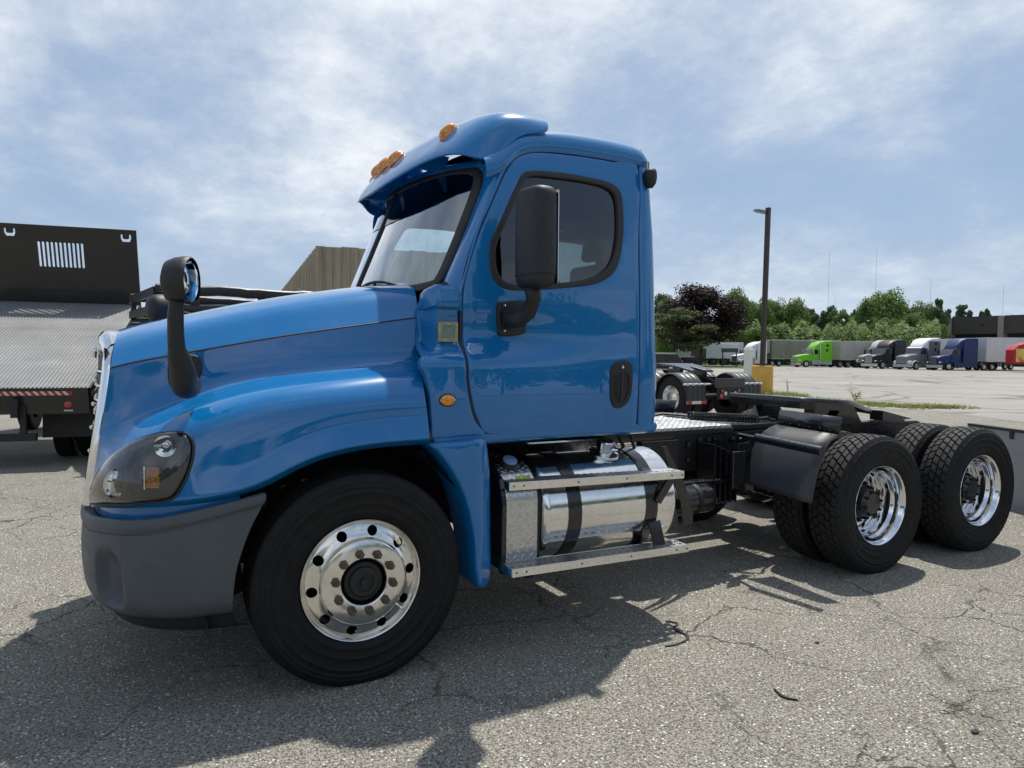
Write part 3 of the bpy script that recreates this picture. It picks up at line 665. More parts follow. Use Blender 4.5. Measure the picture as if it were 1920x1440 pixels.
# ---------------------------------------------------------------- roof sun visor with marker lamps
VC = {0: [(.38,2.595),(.405,2.66),(.50,2.80),(.65,2.93),(.85,3.01),(1.15,3.035)],
 -.22: [(.395,2.605),(.42,2.67),(.515,2.805),(.665,2.935),(.86,3.012),(1.15,3.04)],
 -.42: [(.44,2.625),(.465,2.69),(.555,2.82),(.70,2.95),(.88,3.02),(1.15,3.045)],
 -.62: [(.515,2.665),(.54,2.72),(.625,2.845),(.76,2.97),(.92,3.03),(1.16,3.043)],
 -.78: [(.585,2.688),(.61,2.74),(.69,2.86),(.81,2.965),(.95,3.02),(1.17,3.03)],
 -.88: [(.645,2.69),(.67,2.74),(.74,2.85),(.85,2.945),(.98,2.995),(1.18,3.008)],
 -.935: [(.70,2.682),(.73,2.72),(.80,2.81),(.90,2.895),(1.02,2.945),(1.175,2.965)],
 -.958: [(.78,2.672),(.83,2.70),(.89,2.755),(.96,2.82),(1.05,2.87),(1.16,2.905)]}
VC = {k: [(x, z + dz) for (x, z), dz in zip(v, (0, 0, .004, .012, -.004, -.028))] for k, v in VC.items()}
for k, t in ((0, .01), (-.22, .015), (-.42, .028), (-.62, .035), (-.78, .032), (-.88, .018)):
    VC[k][0] = (VC[k][0][0] + t * .1, VC[k][0][1] + t); VC[k][1] = (VC[k][1][0], VC[k][1][1] + t * .7)
for k, t in ((0, .15), (-.22, .15), (-.42, .18), (-.62, .3), (-.78, .6)):
    a4, a5 = VC[k][4], VC[k][5]; VC[k][5] = (a4[0] + (a5[0] - a4[0]) * t, a4[1] + (a5[1] - a4[1]) * t)
ys = sorted(VC, reverse=True)
half = [[(x, y, z) for x, z in VC[y]] for y in ys]
colsv = [[(x, -y, z) for x, y, z in c] for c in reversed(half[1:])] + half
vis = MB().grid(colsv).build('sun_visor', BLUE, T, ang=180, sub=2, solid=0)
md = vis.modifiers.new('thick', 'SOLIDIFY'); md.thickness = .014; md.offset = 0
md2 = vis.modifiers.new('bev', 'BEVEL'); md2.width = .006; md2.segments = 2; md2.limit_method = 'ANGLE'
def vis_pt(y, t):
    a = abs(y); ks = sorted([-k for k in VC]); i = max(j for j in range(len(ks)) if ks[j] <= a + 1e-9); i = min(i, len(ks) - 2)
    k = (a - ks[i]) / (ks[i + 1] - ks[i]); A = VC[-ks[i] if ks[i] else 0]; B = VC[-ks[i + 1]]
    n_ = t * 5; j = min(4, int(n_)); f_ = n_ - j
    pa = Vector((A[j][0], 0, A[j][1])).lerp(Vector((A[j + 1][0], 0, A[j + 1][1])), f_); pb = Vector((B[j][0], 0, B[j][1])).lerp(Vector((B[j + 1][0], 0, B[j + 1][1])), f_)
    q = pa.lerp(pb, k); return Vector((q.x, y, q.z))
for y in (-.66, -.17, 0, .17, .66):
    tt = .42 if abs(y) < .5 else .44
    c = vis_pt(y, tt); up = (vis_pt(y, tt + .08) - vis_pt(y, tt - .08)).normalized(); sd = (vis_pt(y + .04, tt) - vis_pt(y - .04, tt)).normalized(); nn = sd.cross(up)
    if nn.x > 0: nn = -nn
    M_ = Matrix((sd, up, nn)).transposed().to_4x4(); M_.translation = c + nn * .008
    b = MB().lathe([(.001, .044), (.012, .042), (.022, .034), (.029, .018), (.031, .004), (.034, .0), (.034, -.006)], axis='Z', n=20)
    b.v = [tuple(M_ @ Vector((v[0], v[1] * 2.1, v[2]))) for v in b.v]; b.build('marker_lamp', AMBER, vis, ang=180)
for y in (-.5, 0, .5):
    q = vis_pt(y, .12); x1 = ws_x(y, 2.71)
    MB().loft([[(q.x + .03, y - .012, q.z + .0), (q.x + .09, y - .012, q.z + .085), (q.x + .09, y + .012, q.z + .085), (q.x + .03, y + .012, q.z)],
               [(x1 + .01, y - .05, 2.70), (x1 + .04, y - .05, 2.78), (x1 + .04, y + .05, 2.78), (x1 + .01, y + .05, 2.70)]], cap=True).build('visor_bracket', BLUE, vis)
for y in (-.80, .80):
    q = vis_pt(y, .2); x1 = ws_x(y, 2.70)
    MB().bar((q.x + .03, y, q.z), (x1 + .02, y, 2.73), .05, .03).build('visor_bracket', BLUE, vis)
# tinted band at the top of the windshield
TINT = glass('tinted_band', (.035, .04, .045), .8)
band = [(-.82,2.57),(-.6,2.48),(-.3,2.44),(0,2.425),(.3,2.44),(.6,2.48),(.82,2.57),(.80,2.61),(.76,2.64),(.5,2.66),(.2,2.65),(-.2,2.65),(-.5,2.66),(-.76,2.64),(-.80,2.61)]
panel('windshield_tint_band', band, wsf(.001), TINT, T, sp=.12, sub=2, inward=(1, 0, 0))
# wipers
cpst = [Vector(wsf(.004)(0, 1.93 + .76 * k / 10)) for k in range(11)]
MB().loft([[q + Vector((-.006, -.017, 0)), q + Vector((-.006, .017, 0)), q + Vector((.02, .017, 0)), q + Vector((.02, -.017, 0))] for q in cpst], cap=True).build('windshield_centre_post', GASKET, T, bevel=.003)
for y0, y1 in ((-.12, -.62), (.55, .08)):
    p_ = [Vector((ws_x(y0 + (y1 - y0) * k / 6, 1.975) - .022, y0 + (y1 - y0) * k / 6, 1.965 + .045 * math.sin(k / 6 * PI) + .02)) for k in range(7)]
    wp = MB().tube(p_, [.013, .012, .010, .009, .008, .007, .006], 8).build('wiper_arm', BLACKPL, T)
    MB().tube([q + Vector((.004, 0, -.02)) for q in p_[1:]], .007, 6).build('wiper_blade', BLACKM, wp)
b = MB(); rnd = random.Random(3)
for k in range(9):
    y = -.52 + k * .035; b.sphere((ws_x(y, 1.96) - .035, y, 1.965 + .012 * rnd.random()), .035, 8, 5, (1, 1, .6))
b.tube([(ws_x(-.4, 2.0) - .05, -.42, 2.02), (ws_x(-.3, 2.0) - .05, -.36, 1.96)], .008, 6)
b.build('wiper_motor_cover', BLACKM, T)
MB().grid([[(ws_x(y, 1.93) - .07, y, 1.955 - .05 * (abs(y) / .8) ** 2), (ws_x(y, 1.93) - .0, y, 1.935 - .01 * (abs(y) / .8) ** 2), (ws_x(y, 1.93) + .06, y, 1.94)] for y in [-.60 + .12 * k for k in range(11)]]).build('cowl_screen', BLACKPL, T, ang=180)
# door mirror
def rbox_loft(c, sx, sy, sz, m, name, parent, rz=0, n=28, taper=None, p=4.0, levels=9, zp=5.0):
    rings = []
    for i in range(levels * 2 + 1):
        a = -PI / 2 + PI * i / (levels * 2); zz_ = math.copysign(abs(math.sin(a)) ** (2 / zp), math.sin(a)); k = abs(math.cos(a)) ** (2 / zp) if abs(math.cos(a)) > 1e-6 else 0
        k = max(k, .002); tx, ty, ox = taper(zz_) if taper else (1, 1, 0); ring = []
        for j in range(n):
            t = 2 * PI * j / n; x = math.copysign(abs(math.cos(t)) ** (2 / p), math.cos(t)) * sx * k * tx + ox; y = math.copysign(abs(math.sin(t)) ** (2 / p), math.sin(t)) * sy * k * ty
            ring.append((c[0] + x * math.cos(rz) - y * math.sin(rz), c[1] + x * math.sin(rz) + y * math.cos(rz), c[2] + zz_ * sz))
        rings.append(ring)
    return MB().loft(rings, cap=True).build(name, m, parent, ang=180)
mc = Vector((.865, -1.33, 2.205))
mb_ = MB().tube([(.86,-1.30,1.97), (.885,-1.28,1.90), (.885,-1.23,1.83), (.86,-1.17,1.795), (.81,-1.115,1.79)], [.045, .04, .04, .045, .05], 14)
marm = mb_.build('mirror_arm', BLACKPL, T, ang=180)
mh = rbox_loft((mc.x, mc.y, mc.z), .075, .118, .255, BLACKPL, 'mirror_housing', marm, rz=R(8), p=3.2, zp=7)
MB().loft([[(mc.x + .078 + 0, mc.y + sy_ * .098, mc.z + sz_ * .225) for sy_, sz_ in ((-1, -1), (1, -1), (1, 1), (-1, 1))], [(mc.x + .070, mc.y + sy_ * .105, mc.z + sz_ * .24) for sy_, sz_ in ((-1, -1), (1, -1), (1, 1), (-1, 1))]], cap=True).build('mirror_glass', CHROME, mh, bevel=.004)
def ring_seam(z, d=.0012):
    pts = []
    for j in range(41):
        t = 2 * PI * j / 40; x = math.copysign(abs(math.cos(t)) ** (2 / 3.2), math.cos(t)) * (.075 + d); y = math.copysign(abs(math.sin(t)) ** (2 / 3.2), math.sin(t)) * (.118 + d); a = R(8)
        pts.append((mc.x + x * math.cos(a) - y * math.sin(a), mc.y + x * math.sin(a) + y * math.cos(a), z))
    return pts
MB().tube(ring_seam(2.015), .0022, 5, cap=False).build('housing_seam', BLACKM, mh)
mp_o = [(0.805,1.892),(0.946,1.901),(0.963,1.872),(0.963,1.769),(0.949,1.721),(0.815,1.707),(0.789,1.735),(0.783,1.865)]
mpl = panel('mirror_base', mp_o, cso(.022), BLACKPL, T, er=.010, thick=.03, sp=.02, sub=3)
for q in ((0.819,-1.055,1.872), (0.822,-1.051,1.736)): MB().sphere((q[0], q[1] - .024, q[2]), .008, 8, 5).build('bolt', CHROME, mpl)
mirror(mpl, T)
MB().prism([(0.794,1.839),(0.926,1.853),(0.927,1.760),(0.812,1.757)], -1.145, -1.10).build('arm_socket', BLACKPL, marm, bevel=.008)
marm2 = mirror(marm, T)
for ch in [c_ for c_ in marm2.children]: pass
# hood mirrors
hb = snap((-0.748,-0.980,1.508), .0)
hmp_o = [(-0.810,1.556),(-0.792,1.585),(-0.726,1.592),(-0.681,1.585),(-0.667,1.546),(-0.672,1.494),(-0.700,1.457),(-0.750,1.433),(-0.794,1.434),(-0.811,1.454),(-0.815,1.507)]
def hsn(d): return lambda a, b: tuple(ray_snap((a, -.9, b), d))
hbase = panel('hood_mirror_base', hmp_o, hsn(.014), BLACKPL, T, er=.010, thick=.025, sp=.02, sub=3)
a0 = Vector((-.765, -1.00, 1.46)); 
harm = MB().tube(catmull([a0 + Vector((.02, .04, -.01)), a0 + Vector((0, -.025, 0)), a0 + Vector((-.012, -.075, .07)), Vector((-.80, -1.12, 1.62)), Vector((-.805, -1.14, 1.74)), Vector((-.80, -1.15, 1.83))], 4, closed=False), [.058] * 4 + [.056] * 4 + [.052, .049, .047, .044] + [.036, .035, .034, .033] + [.033, .032, .031, .031, .031], 14).build('hood_mirror_arm', BLACKPL, hbase, ang=180)
hc = Vector((-.765, -1.165, 1.905)); prof = [(.001, -.085), (.05, -.082), (.085, -.066), (.098, -.035), (.103, .0), (.102, .022), (.096, .028)]
hh = MB().lathe(prof, axis='X', n=28); ang_ = R(-28); Mh = Matrix.Translation(hc) @ Matrix.Rotation(ang_, 4, 'Z')
hh.v = [tuple(Mh @ Vector((v[0] * (1.1 if v[0] < 0 else 1.0), v[1] * .86, (v[2] * 1.04 if v[2] > 0 else max(v[2] * 1.0, -.082))))) for v in hh.v]; hho = hh.build('hood_mirror_housing', BLACKPL, hbase, ang=180)
gg = MB().lathe([(.001, .040), (.04, .037), (.07, .031), (.094, .022)], axis='X', n=28); gg.v = [tuple(Mh @ Vector((v[0], v[1] * .82, v[2] * .92))) for v in gg.v if 1]; gg.build('mirror_glass', CHROME, hbase, ang=180)
mirror(hbase, T)
# cab corner work lamp
cl = MB().lathe([(.001, -.075), (.018, -.07), (.036, -.045), (.042, -.01), (.040, .02), (.034, .04), (.001, .045)], axis='Z', n=18, c=(1.872, -1.005, 2.715)).build('cab_corner_lamp', BLACKPL, T, ang=180)
MB().tube([(1.868, -.985, 2.76), (1.868, -.99, 2.80), (1.87, -.97, 2.82)], .010, 8).build('lamp_bracket', CHROME, cl)
mirror(cl, T)
# ---------------------------------------------------------------- fuel tank, box, steps
tank_c = (0, -.85, .70)
tk = MB().lathe([(.001, 1.03), (.18, 1.03), (.26, 1.033), (.295, 1.045), (.308, 1.062), (.312, 1.075), (.310, 1.09), (.310, 1.96), (.312, 1.975), (.308, 1.988), (.295, 2.002), (.26, 2.015), (.18, 2.02), (.001, 2.02)], c=tank_c, axis='X', n=72).build('fuel_tank', POLISH, T, ang=50)
def strap(x, w, name, parent, r=.3165, a0=-120, a1=140, m=BLACKP):
    rows_ = []
    for k in range(33):
        a = R(a0 + (a1 - a0) * k / 32); cy_, sz_ = -math.cos(a), math.sin(a)
        rows_.append([(x - w / 2, -.85 + (r - .006) * cy_, .70 + (r - .006) * sz_), (x - w / 2, -.85 + r * cy_, .70 + r * sz_), (x + w / 2, -.85 + r * cy_, .70 + r * sz_), (x + w / 2, -.85 + (r - .006) * cy_, .70 + (r - .006) * sz_)])
    return MB().grid(rows_).build(name, m, parent)
strap(1.245, .085, 'tank_strap', tk); strap(1.80, .085, 'tank_strap', tk)
fcn = Vector((1.60, -.93, .995)); fd = Vector((0, -.28, .96)).normalized(); Mf = fd.to_track_quat('Z', 'Y').to_matrix().to_4x4(); Mf.translation = fcn
f_ = MB().lathe([(.095, -.004), (.092, .012), (.080, .016), (.052, .020), (.05, .045), (.054, .048), (.056, .085), (.05, .092), (.001, .094)], axis='Z', n=32); f_.v = [tuple(Mf @ Vector(v)) for v in f_.v]; f_.build('filler_cap', POLISH, tk)
MB().tube([(1.58, -.93, 1.09), (1.60, -.90, 1.12), (1.66, -.80, 1.10), (1.70, -.6, 1.05)], .008, 6).build('cap_chain', BLACKM, tk)
# tread-plate box in front of the tank
prof_b = [(-1.145, .46), (-1.155, .50), (-1.155, .80), (-1.145, .86), (-1.115, .92), (-1.05, .975), (-.96, 1.0), (-.80, 1.005), (-.60, 1.0), (-.60, .44), (-1.13, .44)]
bx = MB().prism(prof_b, .80, 1.0, 'YZ').build('battery_box', TREADAL, T, bevel=.008)
MB().prism([(-1.15, .44), (-1.16, .80), (-1.12, .93), (-.96, 1.008), (-.6, 1.008), (-.6, .44)], .775, .797, 'YZ').build('box_flange', BLACKP, bx)
capc = Vector((.885, -1.02, .99)); Mc = Vector((-.0, -.5, .87)).normalized().to_track_quat('Z', 'Y').to_matrix().to_4x4(); Mc.translation = capc
f_ = MB().lathe([(.05, -.02), (.052, .01), (.045, .02), (.044, .03)], axis='Z', n=28); f_.v = [tuple(Mc @ Vector(v)) for v in f_.v]; cr_ = f_.build('cap_ring', BLACKPL, bx)
f_ = MB().lathe([(.043, .028), (.041, .036), (.03, .04), (.001, .041)], axis='Z', n=28); f_.v = [tuple(Mc @ Vector(v)) for v in f_.v]; f_.build('fluid_cap', mat('pale_blue_cap', (.16, .26, .42), .25, coat=.6), bx)
stk = MB().grid([[(.885 + a, -1.126 - .0, .915), (.885 + a, -1.100, .938)] for a in (0, .09)]).build('warning_sticker', mat('yellow_green_sticker', (.42, .45, .06), .4, var=.6, nscale=90), bx)
MB().prism([(-1.11, .46), (-1.13, .80), (-1.08, .92), (-.95, .985), (-.6, .985), (-.6, .44)], 1.0, 1.035, 'YZ').build('box_mount', BLACKM, T)
# steps
def stepper(name, xl, xr, zl, zr_, yf, yb, th, holes):
    def f(a, b): t = (a - xl) / (xr - xl); return (a, b, zl + (zr_ - zl) * t)
    hs = []
    for k in range(holes):
        for j in (.3, .72):
            cx_ = xl + (xr - xl) * (k + .5 + (.25 if j > .5 else -.0)) / (holes + .2); cy_ = yf + (yb - yf) * j
            hs.append([(cx_ + .017 * math.cos(2 * PI * i / 8), cy_ + .011 * math.sin(2 * PI * i / 8)) for i in range(8)])
    o = panel(name, [(xl, yf), (xr, yf), (xr, yb), (xl, yb)], f, GRIPAL, T, holes=hs, sp=.2, smooth_out=False, sm_holes=False, thick=.010, inward=(0, 0, -1))
    fr_ = MB()
    for (xa, ya, xb, yb_) in ((xl, yf, xr, yf), (xr, yf, xr, yb), (xr, yb, xl, yb), (xl, yb, xl, yf)):
        za, zb = f(xa, 0)[2] + .002, f(xb, 0)[2] + .002
        fr_.bar((xa, ya, za - th / 2), (xb, yb_, zb - th / 2), .006, th)
    fo = fr_.build('step_frame', POLISH, o, bevel=.0015)
    for fx in (.02, .07, .36, .64, .92, .985):
        x = xl + (xr - xl) * fx; MB().sphere((x, yf - .0035, f(x, 0)[2] - th * .45), .0055, 6, 4).build('rivet', BLACKM, o)
    return o
s1 = stepper('upper_step', .79, 2.005, .925, .900, -1.21, -1.035, .045, 26)
s2 = stepper('lower_step', .775, 1.995, .478, .462, -1.275, -1.14, .045, 24)
for x in (1.245, 1.80):
    if x < 1.5: continue
    MB().bar((x, -1.17, .87), (x, -.88, 1.0), .06, .012).build('step_bracket', BLACKP, s1)
    MB().bar((x + .0, -1.24, .45), (x, -1.0, .42), .06, .02).build('step_bracket', BLACKP, s2)
    MB().bar((x + .015, -1.165, .60), (x + .03, -1.20, .46), .085, .01, up=(0, 1, 0)).build('step_bracket', BLACKP, s2)
MB().bar((1.83, -1.175, .72), (1.95, -1.19, .89), .05, .012, up=(0, 1, 0)).build('step_bracket', BLACKP, s1)
MB().lathe([(.001, 0), (.035, 0), (.04, .01), (.04, .07), (.001, .08)], c=(1.0, -1.05, .35), axis='Z', n=14).build('tank_drain', BLACKM, T)
MB().bar((.80, -1.1, .42), (1.15, -1.1, .40), .05, .03).build('lower_bracket', BLACKM, T)
mirror(tk, T); mirror(s1, T); mirror(s2, T)
# ---------------------------------------------------------------- frame
for sg in (-1, 1):
    y = sg * .43; yi = sg * .35
    side = [(-1.05, .74), (-1.05, 1.0), (5.62, 1.01), (5.95, .90), (5.95, .74)]
    MB().prism(side, y, y - sg * .010).build('frame_rail', BLACKP, T)
    b = MB(); b.box((-1.05, min(y - sg * .008, yi), 1.0), (5.62, max(y - sg * .008, yi), 1.0095)); b.box((-1.05, min(y - sg * .008, yi), .735), (5.9, max(y - sg * .008, yi), .745)); b.build('rail_flange', BLACKP, T)
# dark equipment hung beside the rail: brackets, air tanks, hoses
MB().box((2.28, -.47, .60), (2.62, -.435, .98)).build('bracket_plate', BLACKM, T)
for x, y0_ in ((2.06, -.45), (2.20, -.45)):
    MB().prism([(x, .99), (x + .04, .99), (x + .22, .70), (x + .29, .50), (x + .29, .43), (x + .20, .43), (x + .17, .6)], -.78, -.772).build('tank_bracket', BLACKP, T, bevel=.003)
MB().lathe([(.001, 2.10), (.07, 2.105), (.10, 2.13), (.108, 2.16), (.108, 2.74), (.10, 2.775), (.07, 2.80), (.001, 2.805)], c=(0, -.62, .565), axis='X', n=36).build('air_tank', BLACKP, T, ang=60)
MB().tube([(2.0, -.62, .68), (2.9, -.60, .67), (3.1, -.5, .62)], .03, 10).build('air_pipe', BLACKP, T)
for x in (2.3, 2.62): strap_ = MB().lathe([(.109, -.02), (.112, -.02), (.112, .02), (.109, .02)], c=(x, -.62, .565), axis='X', n=36).build('air_tank_strap', BLACKM, T)
for x, z in ((2.50, .955), (2.50, .80), (2.86, .96), (2.95, .96), (3.02, .96), (2.75, .93), (2.75, .82), (2.95, .83), (3.02, .83), (2.9, .75), (3.1, .77), (3.2, .95), (3.28, .95), (3.35, .95)):
    MB().lathe([(.001, -.022), (.012, -.020), (.014, -.012), (.022, -.010), (.022, 0)], c=(x, -.44, z), n=8).build('frame_bolt', BLACKP, T)
for k in range(5): MB().box((2.84 + k * .055, -.62, .50), (2.855 + k * .055, -.44, .95 - .02 * k)).build('bracket_rib', BLACKP, T)
MB().tube([(2.9, -.5, .92), (3.0, -.58, .85), (2.98, -.6, .74), (3.1, -.55, .62)], .014, 8).build('air_hose', BLACKM, T)
MB().tube([(1.78, -.80, 1.15), (1.83, -.83, 1.02), (1.90, -.72, .96), (1.98, -.5, 1.0)], .012, 8).build('air_hose', BLACKM, T)
MB().tube([(1.86, -.84, 1.15), (1.90, -.86, 1.0), (1.95, -.74, .9), (2.0, -.5, .92)], .012, 8).build('air_hose', BLACKM, T)
MB().box((1.96, -.60, .90), (2.12, -.585, 1.0)).build('frame_label', mat('white_orange_label', (.5, .42, .34), .5, var=.5, nscale=60), T)
MB().box((2.95, -.70, .62), (3.08, -.688, .90), Matrix.Rotation(0, 4, 'Z')).build('valve_plate', BLACKP, T, bevel=.01)
MB().prism([(3.10, .94), (3.22, .95), (3.30, .80), (3.20, .62), (3.10, .80)], -.60, -.592).build('spring_hanger', BLACKP, T, bevel=.004)
# cross members, transmission, drive shaft, axles
for x in (2.3, 3.2, 4.0, 4.6, 5.2, 5.6): MB().box((x - .04, -.42, .78), (x + .04, .42, .96)).build('cross_member', BLACKP, T)
MB().tube([(1.5, 0, .62), (3.5, 0, .60), (3.9, 0, .55)], .06, 12).build('drive_shaft', BLACKP, T)
MB().tube([(4.05, 0, .55), (5.1, 0, .55)], .05, 12).build('drive_shaft', BLACKP, T)
MB().box((-.9, -.38, .55), (1.4, .38, 1.25)).build('engine_block', BLACKM, T, bevel=.05)
MB().tube([(0, -.95, .45), (0, -.6, .38), (0, .6, .38), (0, .95, .45)], .055, 10).build('front_axle', BLACKM, T)
for xa in (3.932, 5.252):
    a = MB().tube([(xa, -1.0, .51), (xa, -.35, .51), (xa, -.15, .52), (xa, .15, .52), (xa, .35, .51), (xa, 1.0, .51)], [.07, .08, .19, .19, .08, .07], 18).build('drive_axle', BLACKP, T, ang=180)
    for sg in (-1, 1):
        MB().prism([(xa - .55, .60), (xa + .5, .50), (xa + .5, .44), (xa - .1, .40), (xa - .55, .54)], sg * .50, sg * .42).build('suspension_beam', BLACKP, T)
        MB().lathe([(.001, -.1), (.11, -.1), (.13, -.06), (.12, 0), (.13, .06), (.11, .1), (.001, .1)], c=(xa + .42, sg * .46, .62), axis='Z', n=20).build('air_spring', RUBBER, T)
# deck plate behind the cab
MB().box((1.95, -.43, 1.045), (3.20, .43, 1.066)).build('deck_plate', TREADDECK, T)
MB().box((1.95, -.44, 1.012), (3.22, .44, 1.043)).build('deck_support', BLACKM, T)
# fifth wheel
fz = 1.235
fo_ = [(4.02, .40), (4.12, .47), (4.55, .48), (4.95, .42), (5.05, .36), (4.90, .12), (4.66, .05), (4.60, 0), (4.66, -.05), (4.90, -.12), (5.05, -.36), (4.95, -.42), (4.55, -.48), (4.12, -.47), (4.02, -.40)]
fw = MB(); n_ = len(fo_); ztab = [(4.0, 1.262), (4.3, 1.25), (4.65, 1.225), (5.05, 1.12)]
tp_ = [(x, y, lerp_tab(ztab, x)) for x, y in fo_]; bt_ = [(x, y, lerp_tab(ztab, x) - .03) for x, y in fo_]
fwo = panel('fifth_wheel_plate', fo_, lambda a, b: (a, b, lerp_tab(ztab, a)), BLACKP, T, sp=.09, smooth_out=False, er=.008, thick=.03, inward=(0, 0, -1))
MB().loft([[(x, y, lerp_tab(ztab, x) - .02) for x, y in fo_[12:] + fo_[:3]], [(x + .006, y * 1.0, lerp_tab(ztab, x) - .095) for x, y in fo_[12:] + fo_[:3]]], closed=False).build('plate_skirt', BLACKP, fwo)
for sg in (-1, 1):
    MB().prism([(4.35, 1.02), (4.75, 1.02), (4.62, 1.19), (4.48, 1.19)], sg * .47, sg * .37).build('fifth_wheel_bracket', BLACKP, T)
    MB().box((3.9, sg * .40 - .05, 1.012), (5.4, sg * .40 + .05, 1.03)).build('slide_rail', BLACKP, T)
    MB().prism([(5.1, 1.03), (5.1, 1.12), (5.55, 1.03)], sg * .43, sg * .30).build('approach_ramp', BLACKP, T)
# coiled air line lying over the frame
cp = []
for k in range(330):
    t = k / 329; a = t * 2 * PI * 24; cp.append((3.10 + .34 * t + 0, -.05 - .42 * t + .030 * math.cos(a), 1.11 + .030 * math.sin(a)))
MB().tube(cp, .0075, 5).build('coiled_air_line', BLACKM, T)
MB().tube([(3.45, -.47, 1.11), (3.52, -.50, 1.12), (3.60, -.44, 1.10), (3.72, -.40, 1.08)], .013, 6).build('air_hose', BLACKM, T)
MB().tube([(3.10, -.05, 1.11), (2.95, .1, 1.12), (2.8, .2, 1.08)], .013, 6).build('air_hose', BLACKM, T)
for k in range(6): MB().tube([(3.2 + k * .06, -.35, 1.04), (3.5 + k * .05, -.1, 1.06 + .01 * (k % 3)), (3.95, .15 - k * .05, 1.05)], .009, 5).build('cable', BLACKM, T)
MB().box((3.05, -.40, 1.02), (3.85, .10, 1.06)).build('slider_blocker_plate', BLACKP, T, bevel=.005)  # slider plate, enlarged to keep the coiled line's shadow off the ground
# quarter fenders
QF = NT('rubbed_black_fender'); _n = QF.noise(240, 4, .7); QF.set(Base_Color=QF.ramp(_n, [(.4, (.014, .015, .018)), (.62, (.05, .052, .058))]), Roughness=.38, Coat_Weight=.15); QF.bump(_n, .7, .003)
Lq = [(3.512,-0.600,1.067), (3.43,-.6,1.045), (3.345,-.6,1.0), (3.28,-.6,.93), (3.20,-.6,.78), (3.142,-0.600,0.639)]
Rq = [(3.456,-1.200,1.056), (3.42,-1.2,1.04), (3.36,-1.2,1.0), (3.315,-1.2,.93), (3.24,-1.2,.78), (3.189,-1.200,0.584)]
qrows = [catmull([Vector(v) for v in s_], 4, closed=False) for s_ in (Lq, Rq)]
qg = [[a.lerp(b, t) for a, b in zip(*qrows)] for t in (0, .25, .5, .75, 1)]
qf = MB().grid(qg).build('quarter_fender', QF.m, T, ang=180, solid=.006)
fl = MB().add([(3.512,-0.600,1.067), (3.456,-1.200,1.056), (3.480,-1.200,1.181), (3.544,-0.600,1.189)], [(0, 1, 2, 3)]).build('fender_flap', BLACKP, qf, solid=.005)
for k in range(6):
    q = Vector((3.530,-0.600,1.075)).lerp(Vector((3.444,-1.200,1.068)), (k + .4) / 6); MB().sphere((q.x - .008, q.y, q.z + .015), .009, 6, 4).build('bolt', BLACKP, qf)
MB().tube([(3.207,-0.500,0.995), (3.149,-0.760,0.993)], .018, 10).build('bracket_arm', BLACKP, qf)
MB().tube([(3.137,-0.740,0.999), (3.187,-1.250,0.964), (3.189,-1.270,0.962)], .033, 16).build('bracket_tube', BLACKP, qf)
mirror(qf, T)
# ---------------------------------------------------------------- wheels
def rim_disc(parent, prof, rh, nh, hr, m, name='rim_disc', a0=0):
    """disc with round hand holes; prof maps radius -> offset"""
    def f(a, b):
        r_ = math.hypot(a, b); return (a, lerp_lin(prof, r_), b)
    ri, ro = prof[0][0], prof[-1][0]
    hs = [[(rh * math.cos(a0 + 2 * PI * k / nh) + hr * math.cos(2 * PI * j / 14), rh * math.sin(a0 + 2 * PI * k / nh) + hr * math.sin(2 * PI * j / 14)) for j in range(14)] for k in range(nh)]
    hs.append([(ri * math.cos(2 * PI * j / 40), ri * math.sin(2 * PI * j / 40)) for j in range(40)])
    # concentric support rings keep the profile round
    O = [(ro * math.cos(2 * PI * j / 72), ro * math.sin(2 * PI * j / 72)) for j in range(72)]
    verts = [Vector(q) for q in O]; edges = [(i, (i + 1) % 72) for i in range(72)]
    for h in hs:
        b = len(verts); verts += [Vector(q) for q in h]; edges += [(b + i, b + (i + 1) % len(h)) for i in range(len(h))]
    for r_, o_ in prof[1:-1]:
        for j in range(72):
            q = (r_ * math.cos(2 * PI * j / 72), r_ * math.sin(2 * PI * j / 72))
            if not any(inpoly(q, offset_poly(h, -.003)) for h in hs[:-1]): verts.append(Vector(q))
    vo, eo, fo2, _1, _2, _3 = delaunay_2d_cdt(verts, edges, [], 0, 1e-6); fs = []
    for t in fo2:
        c = sum((vo[i] for i in t), Vector((0, 0))) / 3
        if inpoly(c, O) and not any(inpoly(c, h) for h in hs): fs.append(t)
    b = MB(); b.add([f(v.x, v.y) for v in vo], fs)
    for h in hs[:-1]:
        b.loft([[f(*q) for q in h], [(f(*q)[0], f(*q)[1] + .012, f(*q)[2]) for q in h]], closed=True)
    return b.build(name, m, parent, ang=28)
def lerp_lin(t, x):
    if x <= t[0][0]: return t[0][1]
    for (a, b), (c, d) in zip(t, t[1:]):
        if x <= c: return b + (d - b) * (x - a) / (c - a)
    return t[-1][1]
def tyre_prof(w, steer):
    h = w / 2
    side = [(.292, -.100), (.300, -.112), (.315, -.122), (.33, -.126), (.334, -.1295), (.338, -.1275), (.36, -.134), (.372, -.1355), (.3745, -.1375), (.377, -.1358), (.40, -.139), (.428, -.1385), (.43, -.1405), (.4325, -.138), (.455, -.136), (.460, -.1390), (.465, -.1355), (.475, -.134), (.478, -.1355), (.481, -.132), (.49, -.128), (.503, -.121), (.512, -.113)]
    if steer:
        tr = [(.518, -.108), (.520, -.098)]
        for c_ in (-.066, -.024, .024, .066): tr += [(.5215, c_ - .006), (.509, c_ - .004), (.509, c_ + .004), (.5215, c_ + .006)]
        tr += [(.520, .098), (.518, .108)]
    else: tr = [(.504, -.108), (.505, 0), (.504, .108)]
    return side + tr + [(r_, -o_) for r_, o_ in reversed(side)]
def squash(b):
    b.v = [(x, y, max(z, -.510)) if z > -.50 else (x * 1.0, y * (1 + .03), max(z, -.510)) for x, y, z in b.v]; return b
